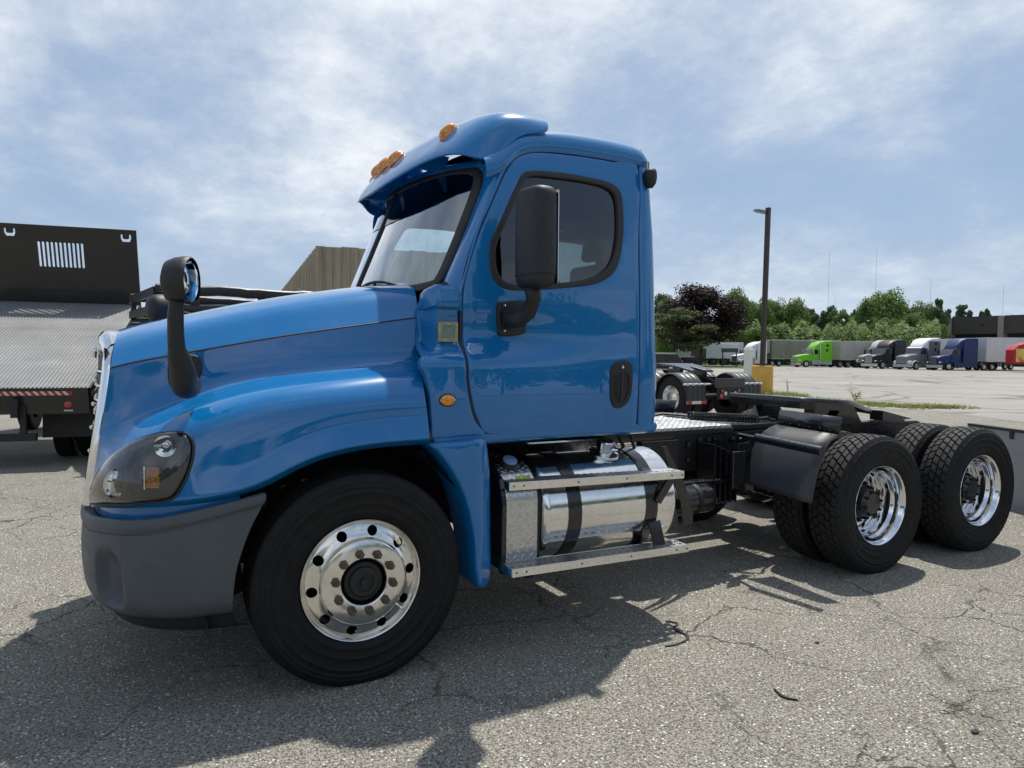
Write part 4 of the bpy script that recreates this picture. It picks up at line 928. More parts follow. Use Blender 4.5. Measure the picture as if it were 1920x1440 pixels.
TREADR = mat('worn_tread_rubber', (.014, .014, .014), .8, var=.35, nscale=25, bump=.4, bscale=120, dirt=.5, dirtcol=(.05, .047, .042))
def lug_tread(parent, seed):
    b = MB(); rr_ = random.Random(seed); n = 46
    ribs = [(-.112, -.076, .0), (-.070, -.030, .5), (-.024, .024, .0), (.030, .070, .5), (.076, .112, .0)]
    for (y0, y1, ph) in ribs:
        for k in range(n):
            a = 2 * PI * (k + ph) / n; da = 2 * PI / n * .43; sk = .35 * da * (1 if (y0 + y1) > 0 else -1)
            outer = abs(y0 + y1) > .15; vs = []
            for r_, s_ in ((.500, 1.0), (.5195, .90)):
                for (u, v) in ((-1, 0), (-.35, .0), (1, 0), (1, 1), (.35, 1), (-1, 1)):
                    y = y0 + (y1 - y0) * v; rr2 = r_ - (.006 if outer and ((v == 0 and y0 < 0) or (v == 1 and y0 > 0)) and r_ > .51 else 0)
                    y = (y0 + y1) / 2 + (y - (y0 + y1) / 2) * s_
                    an = a + da * u * s_ + (sk if v else -sk) + (.22 * da if abs(u) < .5 else 0)
                    vs.append((rr2 * math.cos(an), y, rr2 * math.sin(an)))
            b.add(vs, [(6, 7, 8, 9, 10, 11)] + [(i, (i + 1) % 6, 6 + (i + 1) % 6, 6 + i) for i in range(6)])
    for k in range(n * 1):   # shoulder lugs wrapping on the sidewall
        a = 2 * PI * k / n; da = 2 * PI / n * .36
        for s_ in (-1, 1):
            vs = [(r_ * math.cos(a + da * u), s_ * y, r_ * math.sin(a + da * u)) for r_, y in ((.508, .108), (.485, .125), (.505, .104), (.485, .131)) for u in (-1, 1)]
            vs = []
            for u in (-1, 1):
                for r_, y in ((.513, .108), (.484, .1335), (.484, .120), (.50, .105)): vs.append((r_ * math.cos(a + da * u), s_ * y, r_ * math.sin(a + da * u)))
            b.add(vs, [(0, 1, 2, 3), (7, 6, 5, 4), (0, 4, 5, 1), (1, 5, 6, 2), (3, 2, 6, 7), (0, 3, 7, 4)])
    squash(b); return b.build('tread', TREADR, parent, sm=False)
def nut_mb(c, r_=.0165, h=.03):
    return MB().lathe([(r_ * 1.25, 0), (r_ * 1.25, -.006), (r_, -.008), (r_, -h + .006), (r_ * .85, -h), (.009, -h), (.009, -h - .012), (.001, -h - .013)], c=c, n=6)
WH = thing('_tmp', (0, 0, 0))
def steer_wheel():
    w = bpy.data.objects.new('wheel', None); COL.objects.link(w); w.parent = T; ORG[w.name] = Vector()
    ty = squash(MB().lathe(tyre_prof(.279, True), n=128)).build('tyre', RUBBER, w, ang=50)
    rm = MB().lathe([(.285, -.095), (.292, -.100), (.298, -.108), (.299, -.117), (.296, -.121), (.291, -.119), (.287, -.108), (.280, -.101), (.276, -.098)], n=96).build('rim', RIMA, w, ang=60)
    rim_disc(w, [(.112, -.148), (.118, -.152), (.195, -.152), (.203, -.148), (.212, -.128), (.225, -.118), (.245, -.112), (.262, -.108), (.272, -.102), (.278, -.098)], .2435, 10, .0255, RIMA, 'rim_disc', a0=R(6))
    MB().lathe([(.113, -.150), (.111, -.09), (.105, -.06)], n=48).build('hub_bore', BLACKM, w)
    MB().lathe([(.108, -.08), (.100, -.085), (.098, -.13), (.092, -.137), (.074, -.138), (.072, -.152), (.066, -.157), (.045, -.157), (.043, -.150), (.022, -.150), (.020, -.160), (.001, -.161)], n=40).build('hub_cap', BLACKPL, w, ang=30)
    MB().lathe([(.25, -.02), (.25, .10), (.1, .1), (.1, -.05)], n=40).build('brake_drum', BLACKM, w)
    for k in range(10):
        a = R(-18 + 6 + 36 * k + 4); nt_ = nut_mb((.1425 * math.cos(a), -.150, .1425 * math.sin(a)), .0185, .036).build('lug_nut', NUT, w, ang=30)
    MB().tube([(.19, -.10, -.16), (.2, -.13, -.17)], .005, 6).build('valve_stem', CHROME, w)
    return w
w1 = steer_wheel(); w1.location = (0, -1.06, .508)
def copy_mirror_wheel(w, loc):
    c = copy_tree(w, T); c.scale.y = -1; c.location = loc; return c
copy_mirror_wheel(w1, (0, 1.06, .508))
def drive_wheel(seed):
    w = bpy.data.objects.new('wheel', None); COL.objects.link(w); w.parent = T; ORG[w.name] = Vector()
    ty = squash(MB().lathe(tyre_prof(.279, False), n=112)).build('tyre', RUBBER, w, ang=50)
    lug_tread(ty, seed)
    MB().lathe([(.285, -.095), (.292, -.100), (.298, -.108), (.299, -.117), (.296, -.121), (.290, -.117), (.286, -.104), (.278, -.094), (.272, -.080), (.268, -.055), (.266, -.045), (.252, -.030), (.248, -.02), (.248, .03), (.252, .045), (.258, .055), (.258, .085), (.25, .095)], n=96).build('rim', CHROME2, w, ang=45)
    rim_disc(w, [(.115, .075), (.190, .075), (.205, .078), (.225, .085), (.243, .092), (.255, .094)], .222, 10, .024, CHROME2, 'rim_disc', a0=R(6))
    MB().lathe([(.24, .11), (.24, .2)], n=40).build('brake_drum', BLACKM, w)
    hb_ = MB().lathe([(.116, .08), (.116, .03), (.108, .015), (.104, -.03), (.085, -.05), (.082, -.06), (.03, -.062), (.001, -.062)], n=24).build('hub', BLACKP, w, ang=30)
    for k in range(8):
        a = 2 * PI * k / 8 + .2; nut_mb((.088 * math.cos(a), -.03, .088 * math.sin(a)), .013, .03).build('stud', BLACKM, hb_, ang=30)
    for k in range(10):
        a = 2 * PI * k / 10 + .1; nut_mb((.1425 * math.cos(a), .075, .1425 * math.sin(a)), .017, .045).build('lug_nut', BLACKM, w, ang=30)
    return w
CHROME2 = mat('polished_rim', (.80, .80, .81), .10, 1, var=.08, rvar=.5, nscale=18, dirt=.18, dirtcol=(.4, .38, .34))
d1 = drive_wheel(1)
def inner_tyre(name='inner_wheel'):
    w = bpy.data.objects.new(name, None); COL.objects.link(w); w.parent = T; ORG[w.name] = Vector()
    for ch in d1.children:
        if ch.name.startswith('tyre'): copy_tree(ch, w)
    return w
d1.location = (3.932, -1.10, .508); d2 = copy_tree(d1, T); d2.location = (5.252, -1.10, .508); d2.rotation_euler.y = .5
d2.rotation_euler.y = 0
for xa in (3.932, 5.252):
    copy_mirror_wheel(d1, (xa, 1.10, .508))
    for sg in (-1, 1): i_ = inner_tyre(); i_.location = (xa, sg * .77, .508)
# raised lettering on the first drive tyre
def ring_text(txt, r_, a_mid, size, parent, yoff, m):
    for k, ch in enumerate(txt):
        cu = bpy.data.curves.new('letter', 'FONT'); cu.body = ch; cu.size = size; cu.extrude = .0012; cu.align_x = 'CENTER'; cu.resolution_u = 3
        to = bpy.data.objects.new('letter', cu); COL.objects.link(to); me = bpy.data.meshes.new_from_object(to); COL.objects.unlink(to); bpy.data.objects.remove(to)
        a = a_mid + (k - (len(txt) - 1) / 2) * size * .95 / r_
        # text plane: x -> tangential, y -> radial inward/outward
        rad = Vector((math.cos(a), 0, math.sin(a))); tan = Vector((-math.sin(a), 0, math.cos(a)))
        M_ = Matrix((tan, -rad, Vector((0, -1, 0)))).transposed().to_4x4(); M_.translation = rad * (r_ + size * .35) + Vector((0, yoff, 0))
        me.transform(M_); o = link('letter', me, m, None, sm=False); o.parent = parent
LETR = mat('raised_letter_rubber', (.022, .022, .023), .45)
for wheel_ in (d1,):
    for ch in wheel_.children:
        if ch.name.startswith('tyre'): ring_text('GOOD', .385, R(215), .055, ch, -.1395, LETR)
bpy.data.objects.remove(WH)

# ------------------------------------------------------------------ ground
def asphalt(name, near=True):
    s = NT(name); v = s.coord()
    big = s.noise(.35, 5, .6, v); mid = s.noise(2.2, 6, .65, v)
    base = s.ramp(s.math('ADD', s.math('MULTIPLY', big, .55), s.math('MULTIPLY', mid, .45)), [(.36, (.205, .190, .158)), (.50, (.262, .245, .205)), (.64, (.31, .29, .243))])
    v1 = s.n('ShaderNodeTexVoronoi', Scale=72., Randomness=1.); s.l(v, v1.inputs['Vector'])
    v2 = s.n('ShaderNodeTexVoronoi', Scale=125., Randomness=1.); s.l(v, v2.inputs['Vector'])
    def peb(vn, thr, lo, hi):
        sp_ = s.n('ShaderNodeSeparateXYZ'); s.l(vn.outputs['Color'], sp_.inputs[0])
        pick = s.ramp(sp_.outputs[0], [(thr, 0), (thr + .02, 1)])
        body = s.ramp(vn.outputs['Distance'], [(lo, 1), (hi, 0)])
        return s.math('MULTIPLY', pick, body), sp_.outputs[1]
    p1, c1 = peb(v1, .34, .36, .54); p2, c2 = peb(v2, .22, .36, .56)
    col1 = s.ramp(c1, [(0, (.20, .185, .150)), (.45, (.34, .316, .262)), (.75, (.43, .41, .36)), (.90, (.68, .66, .61)), (1, (.84, .82, .78))])
    col2 = s.ramp(c2, [(0, (.06, .055, .048)), (.4, (.25, .232, .190)), (1, (.58, .56, .50))])
    c = s.mix(s.math('MULTIPLY', p2, .85), base, col2); c = s.mix(p1, c, col1)
    # fine dark pits
    pit = s.ramp(s.noise(70, 3, .7, v), [(.40, 1), (.47, 0)]); c = s.mix(s.math('MULTIPLY', pit, .6), c, (.045, .042, .036))
    # cracks: edges of large warped cells, broken up by a mask
    wn = s.n('ShaderNodeTexNoise'); wn.inputs['Scale'].default_value = 3.0; wn.inputs['Detail'].default_value = 8; wn.inputs['Roughness'].default_value = .65; s.l(v, wn.inputs['Vector'])
    wv = s.n('ShaderNodeVectorMath', operation='MULTIPLY_ADD'); s.l(wn.outputs[1], wv.inputs[0]); wv.inputs[1].default_value = (.42, .42, 0); s.l(v, wv.inputs[2])
    def cracks(sc, w, mlo, mhi, ms):
        ve = s.n('ShaderNodeTexVoronoi', feature='DISTANCE_TO_EDGE', Scale=sc); s.l(wv.outputs[0], ve.inputs['Vector'])
        ln = s.ramp(ve.outputs['Distance'], [(0, 1), (w * .4, .8), (w, 0)])
        return s.math('MULTIPLY', ln, s.ramp(s.noise(ms, 3, .5, v), [(mlo, 0), (mhi, 1)]))
    k = s.math('MAXIMUM', cracks(1.0, .0085, .47, .58, .7), cracks(2.4, .0095, .53, .63, .9))
    c = s.mix(s.math('MULTIPLY', k, .72), c, (.022, .020, .018))
    st = s.ramp(s.noise(1.1, 6, .7, s.coord((1, 1, 1), loc=(9, 4, 0))), [(.58, 0), (.75, .45)]); c = s.mix(st, c, (.060, .056, .052))
    rust = s.ramp(s.noise(6.5, 2, .5, s.coord(loc=(3, 8, 0))), [(.74, 0), (.78, .35)]); c = s.mix(rust, c, (.30, .17, .08))
    s.set(Base_Color=c, Roughness=.88, Specular_IOR_Level=.3)
    h = s.math('ADD', s.math('MULTIPLY', p1, .6), s.math('SUBTRACT', s.math('MULTIPLY', p2, .4), s.math('ADD', s.math('MULTIPLY', k, 1.6), s.math('MULTIPLY', pit, .5))))
    s.bump(h, 1., .008); return s.m
def far_asphalt(name):
    s = NT(name); v = s.coord(); sv = s.coord((.12, 1.0, 1), rot=(0, 0, R(60)))
    a = s.noise(.12, 6, .6, v); b = s.noise(.5, 6, .65, sv); d = s.noise(30, 4, .7, v)
    c = s.ramp(s.math('ADD', s.math('MULTIPLY', a, .4), s.math('ADD', s.math('MULTIPLY', b, .4), s.math('MULTIPLY', d, .2))), [(.36, (.205, .196, .178)), (.5, (.265, .253, .228)), (.64, (.325, .312, .282))])
    ve = s.n('ShaderNodeTexVoronoi', feature='DISTANCE_TO_EDGE', Scale=.16); wv = s.n('ShaderNodeVectorMath', operation='MULTIPLY_ADD')
    wn = s.n('ShaderNodeTexNoise'); wn.inputs['Scale'].default_value = .3; wn.inputs['Detail'].default_value = 8; s.l(v, wn.inputs['Vector'])
    s.l(wn.outputs[1], wv.inputs[0]); wv.inputs[1].default_value = (4, 4, 0); s.l(v, wv.inputs[2]); s.l(wv.outputs[0], ve.inputs['Vector'])
    c = s.mix(s.math('MULTIPLY', s.ramp(ve.outputs[0], [(0, 1), (.012, .8), (.03, 0)]), .6), c, (.07, .066, .06))
    s.set(Base_Color=c, Roughness=.9, Specular_IOR_Level=.3); s.bump(d, .3, .01); return s.m
def flat(name, poly, z, m, label=None, cat=None, kind='structure'):
    o = MB().add([(x, y, z) for x, y in poly], [tuple(range(len(poly)))]).build(name, m, sm=False); return tag(o, label, cat, None, kind)
flat('ground', [(-900, -900), (1600, -900), (1600, 1600), (-900, 1600)], 0, asphalt('near_asphalt'))
FA = far_asphalt('far_asphalt')
def P2(q): return (q[0], q[1])
edge = [(22.289,16.228,0.000), (21.417,14.313,0.000), (20.333,11.616,0.000), (19.886,9.729,0.000), (20.337,7.974,0.000), (18.898,5.002,0.000)]
e0, e1 = Vector(edge[0]), Vector(edge[-1]); dr = (e0 - e1).normalized()
pl = [P2(e1 + Vector((4, -60, 0)))] + [P2(q) for q in reversed(edge)] + [P2(e0 + dr * 30), P2(e0 + dr * 30 + Vector((10, 120, 0))), (330, 260), (330, -120), (60, -120)]
flat('parking_lot', pl, .004, FA)
s_ = NT('lot_yellow_paint'); s_.set(Base_Color=s_.mix(s_.ramp(s_.noise(4, 6, .7), [(.42, 0), (.62, 1)]), (.46, .36, .13), (.22, .21, .19)), Roughness=.8); YL = s_.m
def line(name, a, b, w, m=YL, z=.008):
    a = Vector(a); b = Vector(b); d = (b - a).normalized(); n_ = Vector((-d.y, d.x, 0)) * w / 2
    o = MB().add([(q.x, q.y, z) for q in (a - n_, b - n_, b + n_, a + n_)], [(0, 1, 2, 3)]).build(name, m, sm=False); return tag(o, kind='structure')
line('painted_line', (69.413,55.813,0.000), (39.425,23.092,-0.000), .22); line('painted_line', (39.425,23.092,-0.000), (30.471,10.564,0.000), .16)
line('painted_line', (38.003,37.990,0.000), (66.775,58.925,0.000), .25)
line('painted_line', (32.512,22.916,0.000), (38.374,20.394,0.000), .12); line('painted_line', (47.447,37.314,0.000), (62.878,26.886,0.000), .12)
# grass island with a kerb
isl = [(52.549,66.125,0.000), (86.494,97.974,-0.000), (102.928,105.642,-0.000), (94.103,84.520,0.000), (83.495,71.245,0.000), (71.884,61.446,0.000), (65.948,63.523,0.000), (48.718,54.566,0.000), (34.939,42.886,0.000)]
io = [tuple(v[:2]) for v in catmull([Vector((q[0], q[1], 0)) for q in isl], 5)]
kerb = MB(); ko = offset_poly(io, -.22)
kerb.loft([[(x, y, .0) for x, y in ko], [(x, y, .15) for x, y in ko], [(x, y, .15) for x, y in io], [(x, y, .02) for x, y in io]], closed=True)
tag(kerb.build('kerb', mat('pale_concrete_kerb', (.36, .34, .30), .85, var=.15, nscale=2)), kind='structure')
s_ = NT('mown_grass'); s_.set(Base_Color=s_.ramp(s_.noise(1.5, 8, .75), [(.3, (.045, .075, .018)), (.55, (.075, .105, .030)), (.75, (.13, .13, .055))]), Roughness=.95); s_.bump(s_.noise(30, 4, .7), .8, .05); GRASS = s_.m
flat('lawn', io, .13, GRASS)
# grass beyond the lot
flat('verge', [(math.sin(R(a)) * d, math.cos(R(a)) * d - 4.5) for a, d in ((38, 141), (48, 141), (58, 128), (61, 128), (61, 420), (38, 420))], .010, GRASS)
# far field left
# ------------------------------------------------------------------ loose bits on the near asphalt
RBIT = mat('crack_sealant_rubber', (.012, .012, .012), .5, var=.3)
def strip_bit(pts, w, label):
    P_ = catmull([Vector(q) for q in pts], 5, closed=False); rr_ = random.Random(len(pts)); rings = []
    for i, q in enumerate(P_):
        d = (P_[min(i + 1, len(P_) - 1)] - P_[max(0, i - 1)]).normalized(); n_ = Vector((-d.y, d.x, 0)); ww = w * (.6 + .6 * rr_.random()) * (1 - .7 * abs(i / (len(P_) - 1) - .5) ** 2)
        rings.append([q + n_ * ww, q + n_ * ww * .6 + Vector((0, 0, .008)), q - n_ * ww * .6 + Vector((0, 0, .009)), q - n_ * ww])
    tag(MB().loft(rings, closed=True, cap=True).build('rubber_strip', RBIT), label, 'debris')
strip_bit([(1.853,-1.242,0.000), (1.893,-1.301,0.000), (1.819,-1.356,0.000), (1.815,-1.460,0.000), (1.778,-1.510,0.000), (1.683,-1.536,0.000), (1.606,-1.528,0.000)], .009, 'curly black strip of old sealant at the edge of the cab shadow')
strip_bit([(1.734,-2.165,0.000), (1.717,-2.211,0.000), (1.714,-2.251,0.000), (1.746,-2.291,0.000)], .011, 'short black strip of rubber lying alone on the sunlit asphalt')
for i, (q, r_, lb) in enumerate((((2.189,-2.841,0.000), .016, 'small dark stone lying in the lower right of the asphalt'), ((2.399,-1.882,0.000), .012, 'tiny black pebble on sunlit asphalt between the two rubber strips and drive wheel'), ((3.822,-0.430,-0.000), .03, 'pale flat stone on shaded asphalt before the front drive wheel'))):
    b = MB().sphere((q[0], q[1], r_ * .4), r_, 8, 5, (1.3, .9, .5)); rr_ = random.Random(i); b.v = [(x + rr_.uniform(-.12, .12) * r_, y + rr_.uniform(-.12, .12) * r_, z) for x, y, z in b.v]
    tag(b.build('stone', mat('dark_stone', (.03, .03, .03), .7) if i < 2 else mat('pale_stone', (.4, .39, .36), .8)), lb, 'stone')
# leaves shared by all plants
def leafmat(name, c0, c1, c2, sc=.35):
    s = NT(name); n1 = s.noise(sc, 4, .6); n2 = s.noise(3.0, 3, .6)
    oi = s.n('ShaderNodeObjectInfo')
    c = s.ramp(s.math('ADD', s.math('MULTIPLY', n1, .55), s.math('MULTIPLY', n2, .45)), [(.34, c0), (.5, c1), (.66, c2)])
    s.set(Base_Color=c, Roughness=.65, Specular_IOR_Level=.25)
    tr = s.n('ShaderNodeBsdfTranslucent'); s.l(c, tr.inputs[0]); mx = s.n('ShaderNodeMixShader'); mx.inputs[0].default_value = .28
    out = s.t.nodes['Material Output']; s.l(s.b.outputs[0], mx.inputs[1]); s.l(tr.outputs[0], mx.inputs[2]); s.l(mx.outputs[0], out.inputs[0]); return s.m
WEEDM = leafmat('weed_green', (.12, .15, .04), (.21, .25, .07), (.34, .33, .13), 2)
b = MB(); rr_ = random.Random(5)
wl_ = [Vector((22.945,16.813,0.000)), Vector((22.124,14.401,0.000)), Vector((20.882,11.401,0.000)), Vector((21.134,9.468,-0.000)), Vector((22.528,8.664,0.000))]
def tuft(b, c, h, n, rr_, sp_=.5):
    for _ in range(n):
        a = rr_.random() * 2 * PI; l = h * rr_.uniform(.5, 1); t = Vector((math.cos(a), math.sin(a), 0)); o_ = c + t * h * .4 * rr_.random(); w = .008 + .02 * h * rr_.random(); s2 = Vector((-t.y, t.x, 0)) * w
        m_ = o_ + t * l * sp_ * .4 + Vector((0, 0, l * .6)); e_ = o_ + t * l * sp_ + Vector((0, 0, l * .9))
        b.add([o_ - s2, o_ + s2, m_ + s2 * .7, m_ - s2 * .7, e_], [(0, 1, 2, 3), (3, 2, 4)])
for i in range(1100):
    t = rr_.random() * 3.999; k = int(t); c = wl_[k].lerp(wl_[k + 1], t - k); dens_ = noise.noise(c * .35) + .35
    if rr_.random() > dens_ + .45: continue
    c = c + Vector((rr_.gauss(0, .35), rr_.gauss(0, .35), 0)); tuft(b, c, rr_.uniform(.05, .22) * (1.3 if t < 1 else .9), 9, rr_, .8)
tag(b.build('weeds', WEEDM, sm=False), kind='stuff')
# leafy sapling growing from the crack
c0 = Vector((22.462,12.269,0.000)); sp0 = thing('sapling_weed', tuple(c0), 'leafy bright green sapling weed growing from the crack line at the lot edge', 'weed')
b = MB(); rr_ = random.Random(2)
stems = []
for k in range(7):
    a = rr_.random() * 6.28; tip = c0 + Vector((math.cos(a) * rr_.uniform(.1, .32), math.sin(a) * rr_.uniform(.1, .32), rr_.uniform(.25, .58))); b.tube([c0, c0.lerp(tip, .5) + Vector((0, 0, .06)), tip], [.008, .006, .003], 5); stems.append(tip)
b.build('stem', mat('green_stem', (.10, .13, .04), .7), sp0)
b = MB()
for tip in stems:
    for j in range(13):
        q = c0.lerp(tip, rr_.uniform(.35, 1.05)) + Vector((rr_.gauss(0, .05), rr_.gauss(0, .05), rr_.gauss(0, .04))); a = rr_.random() * 6.28; u = Vector((math.cos(a), math.sin(a), rr_.uniform(-.4, .4))) * .045; w = Vector((-math.sin(a), math.cos(a), rr_.uniform(-.6, .6))) * .032
        b.add([q - u, q - w, q + u, q + w], [(0, 1, 2, 3)])
b.build('leaves', WEEDM, sp0, sm=False)
# dry tall weed by the yellow base
c0 = Vector((22.897,15.611,0.000)); b = MB()
for k in range(3): b.tube([c0, c0 + Vector((.03 * k - .05, .02, .35)), c0 + Vector((-.12 + .05 * k, .05, .62 + .05 * k))], [.006, .005, .003], 4)
for k in range(12): b.add([c0 + Vector((-.1 + .02 * k % .1, .02, .2 + .035 * k)), c0 + Vector((-.05, .05, .22 + .035 * k)), c0 + Vector((-.06, 0, .26 + .035 * k))], [(0, 1, 2)])
tag(b.build('tall_weed', WEEDM, sm=False), 'thin straggly weed stalk at the lot edge beside the yellow pole base', 'weed')

# ------------------------------------------------------------------ tilted flatbed truck on the left
WHITEP = mat('white_vehicle_paint', (.72, .73, .74), .3, var=.05, coat=.6)
F = thing('flatbed_truck', (-1.44, 6.88, 0), 'black flatbed truck seen from behind with its ribbed steel deck tipped up and slotted headboard', 'truck')
P0 = Vector((-1.435, 6.882, 1.092)); A_ = Vector((.159, .938, .307)).normalized(); B_ = Vector((-.051, -.303, .952)).normalized(); W_ = Vector((.986, -.167, 0)).normalized()
def fb(w, a, b): return P0 + W_ * w + A_ * a + B_ * b     # w<=0 goes left
s = NT('worn_ribbed_deck'); c = s.ramp(s.noise(1.3, 7, .65), [(.3, (.22, .22, .22)), (.55, (.34, .34, .34)), (.75, (.46, .46, .46))]); s.set(Base_Color=c, Metallic=.35, Roughness=s.ramp(s.noise(4, 5, .7), [(.3, .30), (.7, .5)])); DECKM = s.m
Wd = 2.5; Ld = 4.567
b = MB(); b.add([fb(0, 0, 0), fb(-Wd, 0, 0), fb(-Wd, Ld, 0), fb(0, Ld, 0)], [(0, 1, 2, 3)]); b.add([fb(0, 0, -.16), fb(-Wd, 0, -.16), fb(-Wd, Ld, -.16), fb(0, Ld, -.16)], [(3, 2, 1, 0)])
b.build('deck_plate', DECKM, F, sm=False)
# ribs running along the deck: individually built pieces sharing one mesh
rb = MB(); n_r = 51
rib_mb = MB(); 
rib0 = MB().loft([[fb(-.001, .01, .0005), fb(-.006, .01, .013), fb(-.020, .01, .013), fb(-.025, .01, .0005)], [fb(-.001, Ld - .01, .0005), fb(-.006, Ld - .01, .013), fb(-.020, Ld - .01, .013), fb(-.025, Ld - .01, .0005)]], closed=True, cap=True).build('deck_rib', DECKM, F, sm=False)
rib0.location = W_ * -.02
for k in range(1, n_r):
    r_ = rib0.copy(); COL.objects.link(r_); r_.parent = F; r_.location = W_ * (-.02 - .048 * k)
# headboard with slots and corner cut-outs
slots = []
for k in range(11):
    cx_ = -.90 - .072 * (10 - k) * .96; z0_, z1_ = .70, 1.12
    slots.append([(cx_ + .021 * math.cos(t), (z1_ if math.sin(t) > 0 else z0_) + .021 * math.sin(t)) for t in [2 * PI * j / 12 + .01 for j in range(12)]])
for cx_ in (-.16, -2.02, -2.40):
    slots.append([(cx_ + a, 1.30 + b_) for a, b_ in ((-.085, .05), (-.085, -.03), (-.06, -.085), (.06, -.085), (.085, -.03), (.085, .05), (.055, .05), (.055, -.015), (.035, -.035), (-.035, -.035), (-.055, -.015), (-.055, .05))])
HBM = mat('gloss_black_bed_paint', (.006, .006, .007), .35, var=.3, coat=.4)
panel('headboard', [(.02, -.1), (.02, 1.44), (-Wd, 1.44), (-Wd, -.1)], lambda a, b_: tuple(fb(a, Ld, b_)), HBM, F, holes=slots, sp=.4, smooth_out=False, sm_holes=False, thick=.03, inward=tuple(A_), ang=20)
b = MB(); b.add([fb(0, -.002, .0), fb(-Wd, -.002, .0), fb(-Wd, -.05, -.36), fb(0, -.05, -.36)], [(0, 1, 2, 3)]); b.add([fb(.03, 0, .0), fb(.03, Ld, 0), fb(.03, Ld, -.14), fb(.03, 0, -.16)], [(0, 1, 2, 3)]); b.add([fb(.03, 0, .0), fb(.03, Ld, 0), fb(0, Ld, 0.001), fb(0, 0, 0.001)], [(0, 1, 2, 3)])
b.build('rear_skirt', HBM, F, sm=False)
for k in range(9): MB().bar(fb(.035, .25 + k * .5, -.07), fb(.07, .25 + k * .5, -.07), .05, .12).build('stake_pocket', HBM, F)
MB().bar(fb(.075, 0, -.07), fb(.075, Ld, -.07), .02, .05).build('rub_rail', HBM, F)
def sk(w, d, o_=.004): q = fb(w, -.002 - .048 * d / .36, -d); return q + Vector((-.16, -.95, 0)) * o_
RTAPE = mat('red_reflective_tape', (.42, .03, .03), .4); WTAPE = mat('white_reflective_tape', (.62, .62, .60), .4)
b = MB(); b.add([sk(-.19, .045), sk(-2.3, .045), sk(-2.3, .10), sk(-.19, .10)], [(0, 1, 2, 3)]); tp0 = b.build('reflective_tape', WTAPE, F, sm=False)
b = MB(); b.add([sk(-.19 - .0, .045, .006), sk(-.235, .045, .006), sk(-.19, .10, .006)], [(0, 1, 2)])
for k in range(24):
    w = -.20 - .0865 * k; b.add([sk(w - .03, .045, .006), sk(w - .075, .045, .006), sk(w - .03, .10, .006), sk(w + .015, .10, .006)], [(0, 1, 2, 3)])
b.build('red_stripes', RTAPE, tp0, sm=False)
for w in (-.25, -2.2):
    q = sk(w, .235); MB().lathe([(.05, .0), (.048, -.01), (.03, -.016), (.001, -.018)], c=tuple(q), n=20).build('tail_lamp', RED, F, ang=180)
    b = MB(); b.add([sk(w + .055, .305), sk(w - .055, .305), sk(w - .055, .325), sk(w + .055, .325)], [(0, 1, 2, 3)]); b.build('lamp_reflector', WTAPE, F, sm=False)
# chevron grip ribs on the skirt
for k in range(8):
    for j in range(3):
        w = -.90 - .055 * j; MB().bar(sk(w, .15 + .022 * k), sk(w - .05, .15 + .022 * k + (.012 if j % 2 else -.012)), .006, .004).build('grip_rib', HBM, F)
# chassis, bumper, wheels of the flatbed
def fg(w, l, z): q = P0 + W_ * w + Vector((.167, .986, 0)) * l; return Vector((q.x, q.y, z))
for w in (-.85, -1.65): MB().bar(fg(w, -.1, .82), fg(w, 6.4, .82), .08, .24).build('chassis_rail', BLACKM, F)
MB().bar(fg(-.62, .02, .43), fg(-1.9, .02, .43), .09, .10).build('rear_bumper', BLACKM, F)
for w in (-.78, -1.28, -1.72): MB().bar(fg(w, .03, .40), fg(w, .06, .85), .07, .07).build('bumper_post', BLACKM, F)
fwh = MB().lathe([(.25, -.09), (.40, -.12), (.47, -.11), (.485, -.09), (.485, .09), (.47, .11), (.40, .12), (.25, .09), (.2, -.02), (.001, -.02)], n=36)
def fwheel(w, l, nm='wheel'):
    b_ = MB(); rot = Matrix.Rotation(math.atan2(W_.y, W_.x) , 4, 'Z') @ Matrix.Rotation(PI / 2, 4, 'Z'); c = fg(w, l, .485); b_.add([rot @ Vector(v) + c for v in fwh.v], fwh.f); return b_.build(nm, RUBBER, F)
for w in (-.22, -.52, -2.02, -2.32): fwheel(w, 1.25)
for w in (-.35, -2.2): fwheel(w, 5.6)
MB().prism([(0, .34), (.9, .34), (.9, .98), (0, .98)], 0, .02, 'XZ').build('mud_flap_hidden', BLACKM, F).location = (0, 0, 0) if False else (0, 0, 0)
bpy.data.objects.remove(bpy.data.objects['mud_flap_hidden'])
for w in (-.03, -1.85): 
    MB().loft([[fg(w, .55, .36), fg(w - .66, .55, .36), fg(w - .66, .56, .95), fg(w, .56, .95)], [fg(w, .57, .36), fg(w - .66, .57, .36), fg(w - .66, .58, .95), fg(w, .58, .95)]], cap=True).build('mud_flap', BLACKM, F, sm=False)
MB().loft([[fg(-.3, 4.75, .6), fg(-2.2, 4.75, .6), fg(-2.2, 4.75, 2.2), fg(-.3, 4.75, 2.2)], [fg(-.3, 6.2, .6), fg(-2.2, 6.2, .6), fg(-2.2, 6.0, 2.15), fg(-.3, 6.0, 2.15)]], cap=True).build('cab', WHITEP, F, bevel=.05)
for w in (-.8, -1.7): MB().bar(fg(w, 1.9, .9), fb(w, 2.6, -.12), .07, .07).build('hoist_arm', BLACKM, F)
